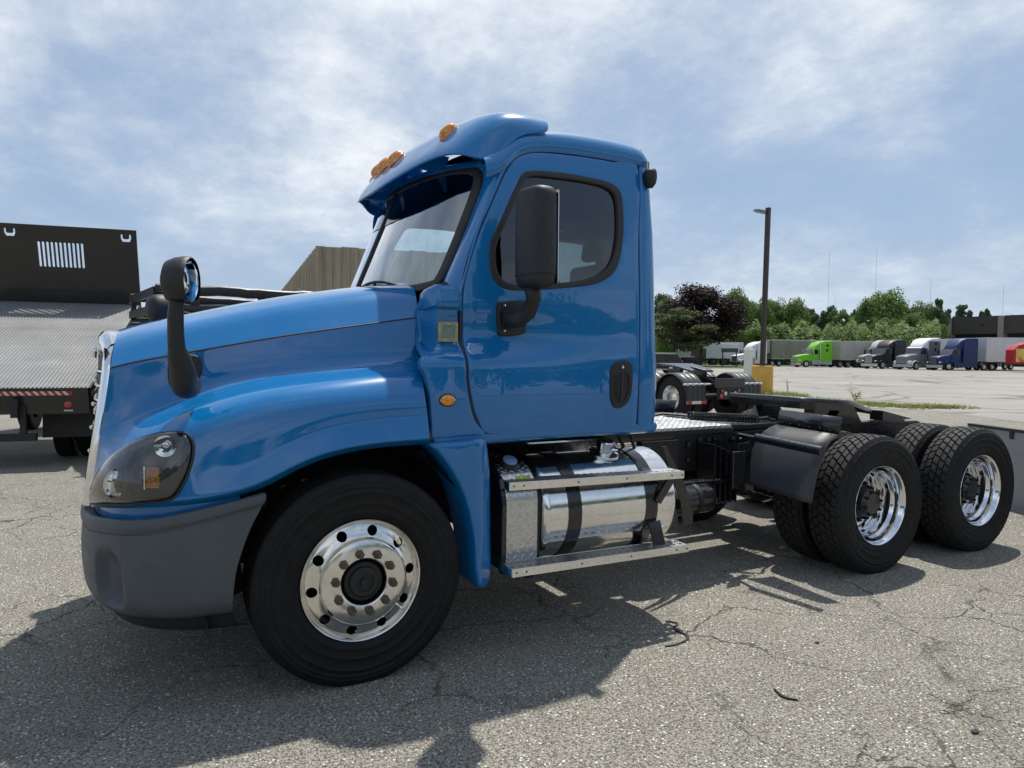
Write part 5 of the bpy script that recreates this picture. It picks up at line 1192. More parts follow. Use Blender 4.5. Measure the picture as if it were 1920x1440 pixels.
# ------------------------------------------------------------------ stake-bed truck behind the hood
S = thing('stake_bed_truck', (0, 9.5, 0), 'black stake-bed truck with wrapped rack rails showing above the blue hood', 'truck')
a_ = Vector((-0.601,6.680,1.614)); b_ = Vector((2.119,7.019,1.616)); a_.z = b_.z = 0; sd = (b_ - a_).normalized(); bk = Vector((-sd.y, sd.x, 0)); Ls = 4.2
def sb(l, d, z): q = a_ + sd * l + bk * d; return Vector((q.x, q.y, z))
STK = mat('black_stake_rack', (.008, .008, .009), .35, var=.4, coat=.3, bump=.3, bscale=18)
MB().loft([[sb(0, 0, 1.0), sb(Ls, 0, 1.0), sb(Ls, 2.3, 1.0), sb(0, 2.3, 1.0)], [sb(0, 0, 1.12), sb(Ls, 0, 1.12), sb(Ls, 2.3, 1.12), sb(0, 2.3, 1.12)]], cap=True).build('bed_floor', STK, S)
for l, w in ((.05, .07), (.52, .12), (1.48, .13), (2.45, .13), (3.4, .13), (4.15, .08)):
    for d in (0, 2.3): MB().bar(sb(l, d, 1.1), sb(l, d, 2.52), w, .05, up=tuple(bk)).build('stake_post', STK, S)
PLW = mat('black_plastic_wrap', (.009, .009, .010), .4, var=.5, coat=.15, bump=.8, bscale=9)
rr_ = random.Random(4)
for z0_, z1_ in ((2.41, 2.56), (2.18, 2.29), (1.98, 2.14), (1.6, 1.8)):
    for d in (0, 2.3):
        pts = [sb(Ls * k / 30, d, 0) for k in range(31)]; rings = []
        for q in pts:
            j = rr_.uniform(-.012, .012); zz_ = (z0_ + z1_) / 2; h_ = (z1_ - z0_) / 2
            rings.append([Vector((q.x, q.y, zz_ + h_ * math.sin(t) + j)) + bk * (-.045 * math.cos(t) - .02) for t in [2 * PI * i / 8 for i in range(8)]])
        MB().loft(rings, closed=True, cap=True).build('rack_rail', PLW if z0_ != 2.18 else STK, S)
for l in (0.0, Ls):
    for z_ in (2.45, 2.2, 1.95, 1.6): MB().bar(sb(l, 0, z_), sb(l, 2.3, z_), .05, .12).build('rack_rail', PLW, S)
MB().bar(sb(2.02, -.075, 2.30), sb(2.02, -.075, 2.60), .012, .004, up=tuple(bk)).build('white_tie', WTAPE, S)
# white roof sheet / tarpaulin edge beyond the rack
wht = MB(); rows_ = []
for k in range(50):
    l = .55 + 3.6 * k / 49; rows_.append([sb(l, 2.5, 1.9), sb(l, 2.48, 2.40 + .016 * abs(math.sin(k * 1.1))), sb(l, 2.6, 2.43 + .02 * math.sin(k * 1.3) ** 2), sb(l, 2.8, 2.3)])
tag(wht.grid(rows_).build('crate_load', mat('white_sheet', (.8, .8, .8), .6, bump=.3)), 'row of scalloped white sheeting glimpsed between the stake rack rails', 'sheeting')
MB().loft([[sb(-.45, .25, .7), sb(-.05, .25, .7), sb(-.05, 2.1, .7), sb(-.45, 2.1, .7)], [sb(-.3, .3, 1.9), sb(-.05, .3, 1.9), sb(-.05, 2.0, 1.9), sb(-.3, 2.0, 1.9)]], cap=True).build('cab', mat('black_cab_paint', (.01, .01, .012), .3, coat=.6), S, bevel=.05)
MB().loft([[sb(-.32, -.12, 1.62), sb(-.15, -.12, 1.62), sb(-.15, -.12, 2.0), sb(-.32, -.12, 2.0)], [sb(-.32, -.06, 1.62), sb(-.15, -.06, 1.62), sb(-.15, -.06, 2.0), sb(-.32, -.06, 2.0)]], cap=True).build('mirror', BLACKPL, S, bevel=.02)
for l in (.2, 3.2):
    for d in (.1, 2.2):
        b = MB(); rot = Matrix.Rotation(math.atan2(sd.y, sd.x), 4, 'Z'); c = sb(l, d, .45); b.add([rot @ Vector((v[0] * .93, v[1], v[2] * .93)) + c for v in fwh.v], fwh.f); b.build('wheel', RUBBER, S)
for d in (.7, 1.6): MB().bar(sb(-.3, d, .85), sb(Ls, d, .85), .08, .22).build('chassis_rail', BLACKM, S)
# ------------------------------------------------------------------ ribbed concrete building
CONC = NT('weathered_beige_concrete'); _v = CONC.coord((1.5, 1.5, .12)); _n = CONC.noise(2.0, 7, .7, _v)
CONC.set(Base_Color=CONC.mix(CONC.ramp(CONC.noise(14, 6, .7), [(.3, 0), (.8, .3)]), CONC.ramp(_n, [(.3, (.23, .195, .14)), (.5, (.34, .29, .21)), (.7, (.42, .37, .27))]), (.18, .15, .11)), Roughness=.92); CONC.bump(CONC.noise(25, 5, .7), .6, .02); CONC = CONC.m
c = Vector((6.419,25.656,1.621)); r_ = Vector((9.345,25.084,1.626)); l_ = Vector((9.399,49.121,1.625)); c.z = r_.z = l_.z = 0
Bd = thing('ribbed_building', tuple(c), 'beige building of tall ribbed concrete wall panels rising behind the blue hood', 'building')
dR = (r_ - c).normalized(); dL = (l_ - c).normalized(); Hb = 6.05; Lr, Ll = 8., (l_ - c).length
MB().loft([[c, c + dR * Lr, c + dR * Lr + dL * Ll, c + dL * Ll], [q + Vector((0, 0, Hb - .12)) for q in (c, c + dR * Lr, c + dR * Lr + dL * Ll, c + dL * Ll)]], cap=True).build('wall_core', CONC, Bd, sm=False)
nR = Vector((dR.y, -dR.x, 0)); nL = Vector((-dL.y, dL.x, 0))
if nL.dot(Vector((-1, -1, 0))) < 0: nL = -nL
def wall_panel(base, d, n_, w0, w1, prof, name='wall_panel', z1=Hb):
    pts = [base + d * (w0 + (w1 - w0) * u) + n_ * e for u, e in prof]
    return MB().loft([pts, [q + Vector((0, 0, z1)) for q in pts]], closed=True, cap=True).build(name, CONC, Bd, sm=False)
prR = [(0, -.02), (0, .10), (.03, .16), (.06, .16), (.09, .10), (.5, .10), (.52, .07), (.54, .10), (.97, .10), (1, .10), (1, -.02)]
for k in range(11): wall_panel(c, dR, nR, .72 * k, .72 * k + .715, prR, z1=Hb - (.0 if k % 2 else .03))
prL = [(0, -.02), (.0, .30), (.45, .30), (.55, .06), (1, .06), (1, -.02)]
nl_ = int(Ll / .75)
for k in range(nl_): wall_panel(c, dL, nL, .75 * k, .75 * k + .75, prL, z1=Hb - .02 * (k % 2))
# ------------------------------------------------------------------ grey panel behind the drive wheels
a_ = Vector((7.41, -.37, 0)); d_ = Vector((.38, .925, 0)).normalized(); n_ = Vector((-.925, .38, 0)).normalized()
G = thing('steel_side_panel', tuple(a_), 'low galvanised grey steel panel with black clipped top rail standing behind the rear wheels', 'panel')
GALV = mat('galvanised_sheet', (.30, .31, .32), .55, .35, var=.08, nscale=2.5, dirt=.2, dirtcol=(.2, .2, .19))
def gp_(t, e, z): return a_ + d_ * t + n_ * e + Vector((0, 0, z))
MB().loft([[gp_(-2.6, 0, .0), gp_(.62, 0, .0), gp_(.62, -.05, .0), gp_(-2.6, -.05, .0)], [gp_(-2.6, 0, .82), gp_(.62, 0, .82), gp_(.62, -.05, .82), gp_(-2.6, -.05, .82)]], cap=True).build('sheet', GALV, G, sm=False)
MB().loft([[gp_(-2.6, .012, .82), gp_(.62, .012, .82), gp_(.62, -.06, .82), gp_(-2.6, -.06, .82)], [gp_(-2.6, .012, .85), gp_(.62, .012, .85), gp_(.62, -.06, .85), gp_(-2.6, -.06, .85)]], cap=True).build('top_rail', BLACKM, G, sm=False)
for k in range(8):
    t = -2.5 + .41 * k; MB().loft([[gp_(t, .004, .74), gp_(t + .05, .004, .74), gp_(t + .05, .012, .74), gp_(t, .012, .74)], [gp_(t, .004, .82), gp_(t + .05, .004, .82), gp_(t + .05, .012, .82), gp_(t, .012, .82)]], cap=True).build('clip', BLACKM, G, sm=False)
for t in (-2.5, -1, .5): MB().bar(gp_(t, -.06, .02), gp_(t, -.55, .02), .06, .04).build('foot', BLACKM, G); MB().bar(gp_(t, -.5, .03), gp_(t, -.07, .6), .04, .04).build('foot_brace', BLACKM, G)
# ------------------------------------------------------------------ second tractor, rear end towards us
A0 = Vector((12.306,8.699,0.520)); A0.z = 0
T2 = thing('second_tractor', (0, 0, 0), 'second road tractor seen from behind with ribbed black mudguards and bare fifth wheel', 'truck')
POLY = mat('black_poly_mudguard', (.022, .024, .026), .38, var=.15, bump=.15, bscale=60)
r2 = thing('_r', (0, 0, 0))
# local frame: x right across, y forward, origin at the rear axle centre on the ground
W2 = 1.22
def arc(y0, x0, x1, r_, z0=.52, a0=10, a1=178):
    rows_ = []
    for k in range(29):
        a = R(a0 + (a1 - a0) * k / 28); cy_, sz_ = math.cos(a), math.sin(a)
        rib = []
        n_r2 = 4
        for j in range(n_r2 * 4 + 1):
            x = x0 + (x1 - x0) * j / (n_r2 * 4); e = -.012 if j % 4 == 0 and 0 < j < n_r2 * 4 else 0
            edge_ = -.03 if j in (0, n_r2 * 4) else 0
            rib.append((x, y0 + (r_ + e + edge_) * cy_, z0 + (r_ + e + edge_) * sz_))
        rows_.append(rib)
    return MB().grid(rows_).build('mudguard', POLY, T2, ang=25)
for y0 in (0, 1.32):
    for sg in (-1, 1):
        xa, xb = (-1.24, -.60) if sg < 0 else (.60, 1.24)
        mg_ = arc(y0, xa, xb, .60, a0=2, a1=(178 if y0 == 0 else 176))
        for cx_ in (-1.06, -.75) if sg < 0 else (1.06, .75):
            b = MB(); b.lathe([(.28, -.10), (.31, -.13), (.44, -.14), (.50, -.12), (.515, -.11), (.515, .11), (.50, .12), (.44, .14), (.31, .13), (.28, .10)], n=48)
            b.v = [(cx_ + y, y0 + x, .515 + z) for x, y, z in b.v]; ty = b.build('tyre', RUBBER, T2)
            b = MB()
            for k in range(48):
                for j in range(6):
                    a = 2 * PI * (k + .5 * (j % 2)) / 48; x = -.10 + .04 * j
                    q = [(cx_ + x + dx, y0 + r_ * math.cos(a + da), .515 + r_ * math.sin(a + da)) for r_ in (.512, .524) for dx, da in ((-.016, -.05), (.016, -.05), (.016, .05), (-.016, .05))]
                    b.add(q, [(4, 5, 6, 7), (0, 1, 5, 4), (1, 2, 6, 5), (2, 3, 7, 6), (3, 0, 4, 7)])
            b.build('tread', TREADR, ty, sm=False)
        b = MB(); b.lathe([(.298, -.135), (.29, -.13), (.28, -.10), (.26, -.06), (.25, .03), (.23, .06), (.11, .06), (.10, -.02), (.001, -.03)], n=40); b.v = [((-1.06 + y) if sg < 0 else (1.06 - y), y0 + x, .515 + z) for x, y, z in b.v]; b.build('rim', RIMA, T2)
for sg in (-1, 1):
    x0, x1 = sg * .35, sg * 1.30
    MB().tube([(x0, -.56, .86), (x1, -.56, .86)], .022, 10).build('hanger_bar', mat('white_bar', (.75, .75, .75), .4), T2)
    for k in range(4): MB().tube([(sg * (.66 + .18 * k), -.585, .83), (sg * (.66 + .18 * k), -.585, .89)], .03, 8).build('hanger_clamp', WTAPE, T2)
    fl_ = []
    for z_ in (.84, .42):
        fl_.append([(sg * (.62 + .155 * j / 2), -.60 - (.010 if j % 2 else 0), z_) for j in range(9)])
    MB().grid(fl_).build('mud_flap', POLY, T2, sm=False)
    MB().box((min(sg * .62, sg * 1.24), -.62, .40), (max(sg * .62, sg * 1.24), -.605, .47)).build('flap_weight', WTAPE, T2)
    for e in (0, 1): MB().box((sg * (.62 + .46 * e) if sg > 0 else sg * (.62 + .46 * e) - .16, -.625, .40), ((sg * (.62 + .46 * e) if sg > 0 else sg * (.62 + .46 * e) - .16) + .16, -.6205, .47)).build('red_reflector', RTAPE, T2)
    b = MB(); b.prism([(-.75, .68), (-.75, .92), (-.45, 1.0), (7.0, 1.0), (7.0, .72)], min(sg * .43, sg * .42), max(sg * .43, sg * .42), 'YZ'); b.build('frame_rail', BLACKP, T2, sm=False)
    q = (sg * .30, -.78, .58); MB().lathe([(.058, 0), (.056, -.01), (.001, -.02)], c=q, n=20).build('tail_lamp', RED, T2, ang=180)
    MB().lathe([(.05, 0), (.048, -.01), (.001, -.016)], c=(sg * .16, -.78, .64), n=20).build('reversing_lamp', WHITEL, T2, ang=180)
    MB().lathe([(.04, 0), (.038, -.01), (.001, -.016)], c=(sg * .27, -.78, .70), n=16).build('tail_lamp', RED, T2, ang=180)
MB().loft([[(-.5, -.76, .78), (.5, -.76, .78), (.5, -.76, 1.0), (-.5, -.76, 1.0)], [(-.42, -.70, .78), (.42, -.70, .78), (.42, -.70, 1.0), (-.42, -.70, 1.0)]], cap=True).build('rear_crossmember', BLACKP, T2, bevel=.006)
MB().box((-.42, -.76, .5), (.42, -.74, .78)).build('lamp_plate', BLACKM, T2)
f2 = [(-.47, 1.35), (-.40, 1.5), (.40, 1.5), (.47, 1.35), (.47, .75), (.36, .18), (.14, .30), (.06, .62), (-.06, .62), (-.14, .30), (-.36, .18), (-.47, .75)]
panel('fifth_wheel_plate', f2, lambda a, b_: (a, b_, 1.17 + .16 * sstep(.15, 1.1, b_) - .0 * b_), BLACKP, T2, sp=.12, smooth_out=False, er=.01, thick=.04, inward=(0, 0, -1))
for sg in (-1, 1): MB().box((min(sg * .36, sg * .46), .5, 1.0), (max(sg * .36, sg * .46), .95, 1.2)).build('fifth_wheel_bracket', BLACKP, T2)
MB().box((-1.0, 5.2, .9), (1.0, 7.4, 2.85)).build('cab', WHITEP, T2, bevel=.12)
MB().box((-.85, 7.35, .8), (.85, 8.8, 1.75)).build('hood', WHITEP, T2, bevel=.15)
for sg in (-1, 1):
    b = MB(); b.lathe([(.28, -.10), (.31, -.13), (.44, -.14), (.515, -.11), (.515, .11), (.44, .14), (.28, .10), (.1, 0), (.001, 0)], n=32); b.v = [(sg * 1.05 + y, 7.0 + .9 + x, .515 + z) for x, y, z in b.v]; b.build('tyre', RUBBER, T2)
    for ya in (0, 1.32): MB().tube([(0, ya, .52), (sg * 1.0, ya, .52)], .08, 10).build('drive_axle', BLACKM, T2)
bpy.data.objects.remove(r2)
h_ = R(0); T2.rotation_euler = (0, 0, -h_); T2.location = A0 + Vector((0, .56, 0)); T2.scale = (1.03, 1.03, 1.05)
# ------------------------------------------------------------------ lamp pole on its yellow base
q = Vector((23.293,17.347,1.606)); q.z = 0
LP = thing('lamp_pole', tuple(q), 'tall dark bronze parking-lot lamp pole with single head on a yellow concrete base', 'lamp post')
s = NT('yellow_base_paint'); s.set(Base_Color=s.mix(s.ramp(s.noise(5, 7, .75), [(.52, 0), (.70, .7)]), s.ramp(s.noise(2, 3), [(.3, (.60, .33, .05)), (.7, (.68, .40, .08))]), (.30, .22, .12)), Roughness=.8); s.bump(s.noise(20, 5, .7), .5, .01); YB = s.m
b = MB().lathe([(.45, 0), (.45, 1.15), (.43, 1.19), (.38, 1.20), (.001, 1.20)], c=tuple(q), axis='Z', n=40).build('concrete_base', YB, LP)
for k in range(4):
    a = .6 + k * PI / 2; MB().tube([(q.x + .26 * math.cos(a), q.y + .26 * math.sin(a), 1.2), (q.x + .26 * math.cos(a), q.y + .26 * math.sin(a), 1.27)], .022, 8).build('anchor_bolt', NUT, LP)
MB().box((q.x - .2, q.y - .2, 1.20), (q.x + .2, q.y + .2, 1.225)).build('base_plate', NUT, LP)
BRZ = mat('dark_bronze_metal', (.045, .032, .026), .5, .2, var=.15)
pt_ = [(q.x - .085, q.y - .085), (q.x + .085, q.y - .085), (q.x + .085, q.y + .085), (q.x - .085, q.y + .085)]
lx = .10
MB().loft([[(x, y, 1.22) for x, y in pt_], [(x + lx * .8, y - lx * .4, 7.98) for x, y in pt_]], cap=True).build('pole', BRZ, LP, bevel=.01)
hd_ = Vector((q.x + .08, q.y - .04, 7.78)); dv = Vector((-.88, .47, 0))
MB().tube([hd_, hd_ + dv * .15], .035, 8).build('lamp_arm', BRZ, LP)
MB().loft([[hd_ + dv * a + Vector((.47, .88, 0)) * w * .5 + Vector((0, 0, z_)), hd_ + dv * a - Vector((.47, .88, 0)) * w * .5 + Vector((0, 0, z_)), hd_ + dv * a - Vector((.47, .88, 0)) * w * .4 + Vector((0, 0, z_ + h__)), hd_ + dv * a + Vector((.47, .88, 0)) * w * .4 + Vector((0, 0, z_ + h__))] for a, w, z_, h__ in ((.12, .18, -.06, .1), (.22, .32, -.03, .10), (.45, .36, .02, .09), (.62, .2, .07, .04))], cap=True).build('lamp_head', mat('grey_lamp_head', (.16, .16, .17), .4, .5), LP)
# pale utility pedestal, thin pipe, hose
q = Vector((33.754,27.826,1.598)); q.z = 0
U = thing('utility_pedestal', tuple(q), 'pale greenish white square utility pedestal standing left of the yellow pole base', 'pedestal')
MB().box((q.x - .24, q.y - .24, 0), (q.x + .24, q.y + .24, 2.05)).build('housing', mat('pale_green_white', (.60, .64, .58), .6, var=.06), U, bevel=.03)
MB().tube([(q.x + .12, q.y - .30, 0), (q.x + .12, q.y - .30, 1.5)], .05, 8).build('conduit', mat('orange_brown_pipe', (.35, .2, .06), .6), U)
q2 = Vector((24.584,19.112,0.811)); q2.z = 0
tag(MB().tube([q2 + Vector((-.2, 0, 0)), q2 + Vector((-.1, 0, .5)), q2 + Vector((.12, -.1, 1.1))], .03, 8).build('leaning_rod', BLACKM), 'thin black rod leaning beside the yellow pole base', 'rod')
# rope / chain between posts

# ------------------------------------------------------------------ parked trucks and trailers across the lot
GREYW = mat('far_windshield', (.04, .05, .055), .15, var=.3, nscale=2, spec=1)
DARKG = mat('far_side_glass', (.015, .017, .02), .08)
SILV = mat('far_bright_metal', (.55, .55, .55), .3, .8)
TYR = mat('far_tyre', (.014, .014, .014), .8)
def cpaint(n_, c): return mat('far_paint_' + n_, c, .45, var=.06, coat=.15, spec=.3)
def placed(root, front, ang):
    root.location = (front[0], front[1], 0); root.rotation_euler = (0, 0, ang)
def build_l(b, name, m, root, **k):       # local-space build (root still at the origin)
    return b.build(name, m, root, **k)
def wheelset(root, xs, yo=1.12, dual=False, rimm=SILV, r_=.51):
    for x in xs:
        for sg in (-1, 1):
            b = MB(); b.lathe([(.30, -.15), (.45, -.15), (r_, -.11), (r_, .14), (.3, .15)], n=22); b.v = [(x + v[0], sg * yo - sg * v[1] * -1 if False else sg * (yo + (-.0)) + v[1] * sg * -1 * -1, r_ + v[2]) for v in b.v]
            w = build_l(b, 'wheel', TYR, root)
            b = MB(); e = .12 if dual else .155
            b.lathe([(.30, -e), (.27, -e + .02), (.24, -e + (.08 if dual else .0)), (.11, -e + (.08 if dual else -.01)), (.10, -e - .03), (.001, -e - .03)], n=22)
            b.v = [(x + v[0], sg * yo - v[1] * sg, r_ + v[2]) for v in b.v]; build_l(b, 'rim', rimm, w)
def semi(label, front, ang, col, roofcol=None, lower=None, hoodl=1.9, day=False, grille=SILV, bumper=SILV, high=3.95, cabh=2.85, stack=False, sleeper=2.3, wheels2=True, window2=True, sc=1.0, visor=None, faircol=None, triple=False, group='tractors parked across the lot', nose='classic'):
    r_ = thing('semi_tractor', (0, 0, 0), label, 'truck', group)
    hw = 1.22; fx = -1.2; hx = fx + hoodl; cb = hx + 1.55; sb_ = cb + sleeper; hb_ = 1.95
    # hood: loft of sections
    rings = []
    for x, w, zt, zb in ((fx, .72, 1.62, .75), (fx + .12, .80, 1.74, .7), (fx + .7, .86, 1.86, .7), (hx, .95, 2.02, .7)):
        rings.append([(x, -w, zb), (x, -w, zt - .18), (x, -w + .1, zt - .05), (x, -w * .5, zt), (x, w * .5, zt), (x, w - .1, zt - .05), (x, w, zt - .18), (x, w, zb)])
    build_l(MB().loft(rings, cap=True), 'hood', col, r_, ang=40)
    for sg in (-1, 1):
        rows_ = []
        for k in range(15):
            a = R(-5 + 190 * k / 14); rr2 = .66
            rows_.append([(0 - rr2 * math.cos(a), sg * .80, .50 + rr2 * math.sin(a) + .02), (0 - rr2 * math.cos(a), sg * 1.18, .50 + rr2 * math.sin(a)), (0 - (rr2 - .06) * math.cos(a), sg * 1.21, .50 + (rr2 - .06) * math.sin(a))])
        build_l(MB().grid(rows_), 'fender', faircol or col, r_, ang=60)
        b = MB(); b.box((fx + .08, min(sg * .62, sg * 1.16), .70), (-.55, max(sg * .62, sg * 1.16), 1.12)); build_l(b, 'fender_nose', faircol or col, r_, bevel=.12)
        b = MB(); b.sphere((fx + .16, sg * .93, 1.0), .17, 12, 8, (.6, 1.2, .8)); build_l(b, 'headlight', WHITEL, r_)
        b = MB(); b.box((hx + .25, min(sg * 1.30, sg * 1.48), 1.95), (hx + .38, max(sg * 1.30, sg * 1.48), 2.6)); mm = build_l(b, 'mirror', SILV if stack else BLACKPL, r_, bevel=.03)
        b = MB(); b.bar((hx + .3, sg * 1.05, 2.3), (hx + .3, sg * 1.35, 2.3), .04, .04); build_l(b, 'mirror_arm', BLACKPL, r_)
        b = MB(); b.lathe([(.001, hx + .3), (.3, hx + .32), (.3, hx + 1.7), (.001, hx + 1.72)], c=(0, sg * .88, .68), axis='X', n=20); build_l(b, 'fuel_tank', lower or SILV, r_)
        if lower is not None or not day:
            b = MB(); b.box((hx + .2, min(sg * 1.12, sg * 1.2), .42), (sb_ + .1, max(sg * 1.12, sg * 1.2), 1.05)); build_l(b, 'side_fairing', lower or col, r_, bevel=.04)
    build_l(MB().loft([[(fx - .02, -.55, .80), (fx - .02, .55, .80), (fx - .0, .55, 1.58), (fx - .0, -.55, 1.58)], [(fx + .1, -.6, .76), (fx + .1, .6, .76), (fx + .1, .6, 1.66), (fx + .1, -.6, 1.66)]], cap=True), 'grille', grille, r_)
    for k in range(6): build_l(MB().box((fx - .035, -.5, .88 + .11 * k), (fx - .02, .5, .90 + .11 * k)), 'grille_bar', SILV if grille is not SILV else BLACKM, r_)
    b = MB(); b.loft([[(fx - .10, -.9, .34), (fx - .10, .9, .34), (fx + .12, 1.2, .34), (fx + .30, 1.2, .34), (fx + .3, -1.2, .34), (fx + .12, -1.2, .34)], [(fx - .13, -.9, .70), (fx - .13, .9, .70), (fx + .10, 1.22, .70), (fx + .30, 1.22, .70), (fx + .3, -1.22, .70), (fx + .10, -1.22, .70)]], cap=True); build_l(b, 'bumper', bumper, r_)
    # cab
    prof_ = [(hx, .9), (hx, 1.98), (hx + .10, 2.05), (hx + .52, cabh - .08), (hx + .75, cabh), (cb, cabh), (cb, .9)]
    cabo = build_l(MB().prism(prof_, -1.02, 1.02), 'cab', col, r_, bevel=.05)
    ws = [(hx + .085, -.93, 2.04), (hx + .085, .93, 2.04), (hx + .47, .90, cabh - .13), (hx + .47, -.90, cabh - .13)]
    b = MB(); b.loft([ws, [(x - .05, y, z + .01) for x, y, z in ws]], cap=True); build_l(b, 'windshield', GREYW, r_)
    for sg in (-1, 1):
        sw_ = [(hx + .30, sg * 1.03, 2.02), (hx + 1.25, sg * 1.03, 1.95), (hx + 1.25, sg * 1.03, cabh - .2), (hx + .62, sg * 1.03, cabh - .17)]
        b = MB(); b.loft([sw_, [(x, y - sg * .02, z) for x, y, z in sw_]], cap=True); build_l(b, 'side_window', DARKG, r_)
        b = MB(); b.bar((cb - .05, sg * 1.025, 1.0), (cb - .05, sg * 1.025, cabh - .1), .02, .01); build_l(b, 'door_edge', BLACKM, r_)
        b = MB(); b.box((cb - .25, min(sg * 1.03, sg * 1.05), 1.55), (cb - .12, max(sg * 1.03, sg * 1.05), 1.62)); build_l(b, 'door_handle', BLACKM, r_)
    if visor: build_l(MB().loft([[(hx + .35, -1.0, cabh - .15), (hx + .35, 1.0, cabh - .15), (hx + .7, 1.0, cabh + .02), (hx + .7, -1.0, cabh + .02)], [(hx + .33, -1.0, cabh - .10), (hx + .33, 1.0, cabh - .10), (hx + .7, 1.0, cabh + .06), (hx + .7, -1.0, cabh + .06)]], cap=True), 'visor', visor, r_)
    if sleeper > 0:
        rings = []
        for x, zt, w in ((hx + .55, cabh + .02, .90), (hx + .9, cabh + .40, 1.0), (cb - .1, high - .28, 1.10), (cb + .7, high - .06, 1.18), (sb_ - .1, high, 1.22), (sb_, high, 1.22)):
            zb = cabh - .15 if x < cb else .95
            rings.append([(x, -w, zb), (x, -w, zt - .30), (x, -w + .12, zt - .06), (x, -w * .6, zt), (x, w * .6, zt), (x, w - .12, zt - .06), (x, w, zt - .30), (x, w, zb)])
        build_l(MB().loft(rings, cap=True), 'sleeper', roofcol or col, r_, ang=45)
        for sg in (-1, 1):
            b = MB(); b.box((cb + .02, min(sg * 1.12, sg * 1.235), .95), (sb_ + .01, max(sg * 1.12, sg * 1.235), high - .42)); build_l(b, 'sleeper_side', col, r_, bevel=.03)
            if window2:
                for z_, w_, x_ in ((2.35, .28, cb + .95), (3.15, .42, cb + .95)):
                    b = MB(); b.box((x_, min(sg * 1.23, sg * 1.245), z_), (x_ + w_, max(sg * 1.23, sg * 1.245), z_ + .3 + (.15 if z_ < 3 else 0))); build_l(b, 'sleeper_window', DARKG, r_, bevel=.02)
    if stack:
        for sg in (-1, 1): build_l(MB().tube([(cb + .02, sg * 1.15, .95), (cb + .02, sg * 1.15, high + .12), (cb + .12, sg * 1.15, high + .2)], .085, 12), 'exhaust_stack', SILV, r_)
        build_l(MB().tube([(hx + .5, -.45, cabh + .05), (hx + .5, -.45, cabh + .35)], .03, 6), 'air_horn', SILV, r_)
    xe = sb_ + (2.2 if not triple else 2.6)
    for sg in (-1, 1): build_l(MB().box((hx, min(sg * .36, sg * .44), .72), (xe + .8, max(sg * .36, sg * .44), 1.0)), 'frame_rail', BLACKM, r_)
    wheelset(r_, [0]); wheelset(r_, [xe - 1.1, xe + .2] + ([xe + 1.5] if triple else []), yo=1.08, dual=True)
    r_.scale = (sc, sc, sc); placed(r_, front, ang); return r_
def trailer(label, front, ang, col, L_=14.5, zt=4.05, zb=1.15, ribs=14, reefer=False, sc=1.0, rear=True, group='box trailers parked across the lot', legs=True, letters=None, stripe=None):
    r_ = thing('box_trailer', (0, 0, 0), label, 'trailer', group)
    build_l(MB().box((0, -1.28, zb), (L_, 1.28, zt)), 'body', col, r_, bevel=.03)
    for sg in (-1, 1):
        for k in range(ribs + 1):
            x = .05 + (L_ - .1) * k / ribs; build_l(MB().box((x - .025, min(sg * 1.28, sg * 1.295), zb + .1), (x + .025, max(sg * 1.28, sg * 1.295), zt - .08)), 'post', col, r_)
        build_l(MB().box((0, min(sg * 1.27, sg * 1.30), zb - .02), (L_, max(sg * 1.27, sg * 1.30), zb + .10)), 'side_rail', SILV, r_); build_l(MB().box((0, min(sg * 1.27, sg * 1.30), zt - .08), (L_, max(sg * 1.27, sg * 1.30), zt + .02)), 'side_rail', SILV, r_)
        if legs: build_l(MB().box((2.4, min(sg * .7, sg * .85), .15), (2.55, max(sg * .7, sg * .85), zb)), 'landing_leg', BLACKM, r_)
        build_l(MB().box((4, min(sg * .45, sg * .5), zb - .22), (L_ - .3, max(sg * .45, sg * .5), zb)), 'under_rail', BLACKM, r_)
        build_l(MB().bar((L_ - 3.9, sg * 1.1, zb), (L_ - 3.6, sg * 1.1, .4), .05, .05), 'brace', BLACKM, r_)
    if reefer:
        build_l(MB().box((-.65, -.95, zb + .9), (0, .95, zt - .1)), 'cooling_unit', mat('reefer_grey', (.3, .3, .29), .5, var=.3, nscale=4), r_, bevel=.06)
        for sg in (-.45, .45): build_l(MB().lathe([(.3, -.68), (.28, -.70), (.001, -.70)], c=(0, sg, zt - 1.4), axis='X', n=20), 'fan_grille', BLACKM, r_)
    wheelset(r_, [L_ - 2.6, L_ - 1.35], yo=1.08, dual=True)
    if letters:
        txt, m_, x_, z_, sz = letters
        cu = bpy.data.curves.new('lettering', 'FONT'); cu.body = txt; cu.size = sz; cu.extrude = .003; cu.offset = .04
        to = bpy.data.objects.new('lettering', cu); COL.objects.link(to); bpy.context.view_layer.update(); me = bpy.data.meshes.new_from_object(to); bpy.data.objects.remove(to)
        me.transform(Matrix.Translation((x_, -1.30, z_)) @ Matrix.Rotation(PI / 2, 4, 'X')); lo_ = link('lettering', me, m_, None, sm=False); lo_.parent = r_
    r_.scale = (sc, sc, sc); placed(r_, front, ang); return r_
def ray_dir(u_deg): return Vector((math.sin(R(u_deg)), math.cos(R(u_deg)), 0))
def heading(vdeg, alpha):
    """rotation for a vehicle whose nose (-x) points back at the camera, swung alpha degrees to the left; vdeg = compass angle of the line of sight"""
    v = ray_dir(vdeg); rgt = Vector((v.y, -v.x, 0)); f = -v * math.cos(R(alpha)) - rgt * math.sin(R(alpha))
    return math.atan2(-f.y, -f.x)
GREEN = cpaint('lime', (.16, .46, .02)); NAVY = cpaint('navy', (.003, .020, .095)); BLKT = cpaint('black', (.012, .012, .015)); WHT = cpaint('white', (.68, .69, .70)); GRYT = cpaint('grey', (.16, .17, .18)); SLV = cpaint('silver', (.36, .37, .39))
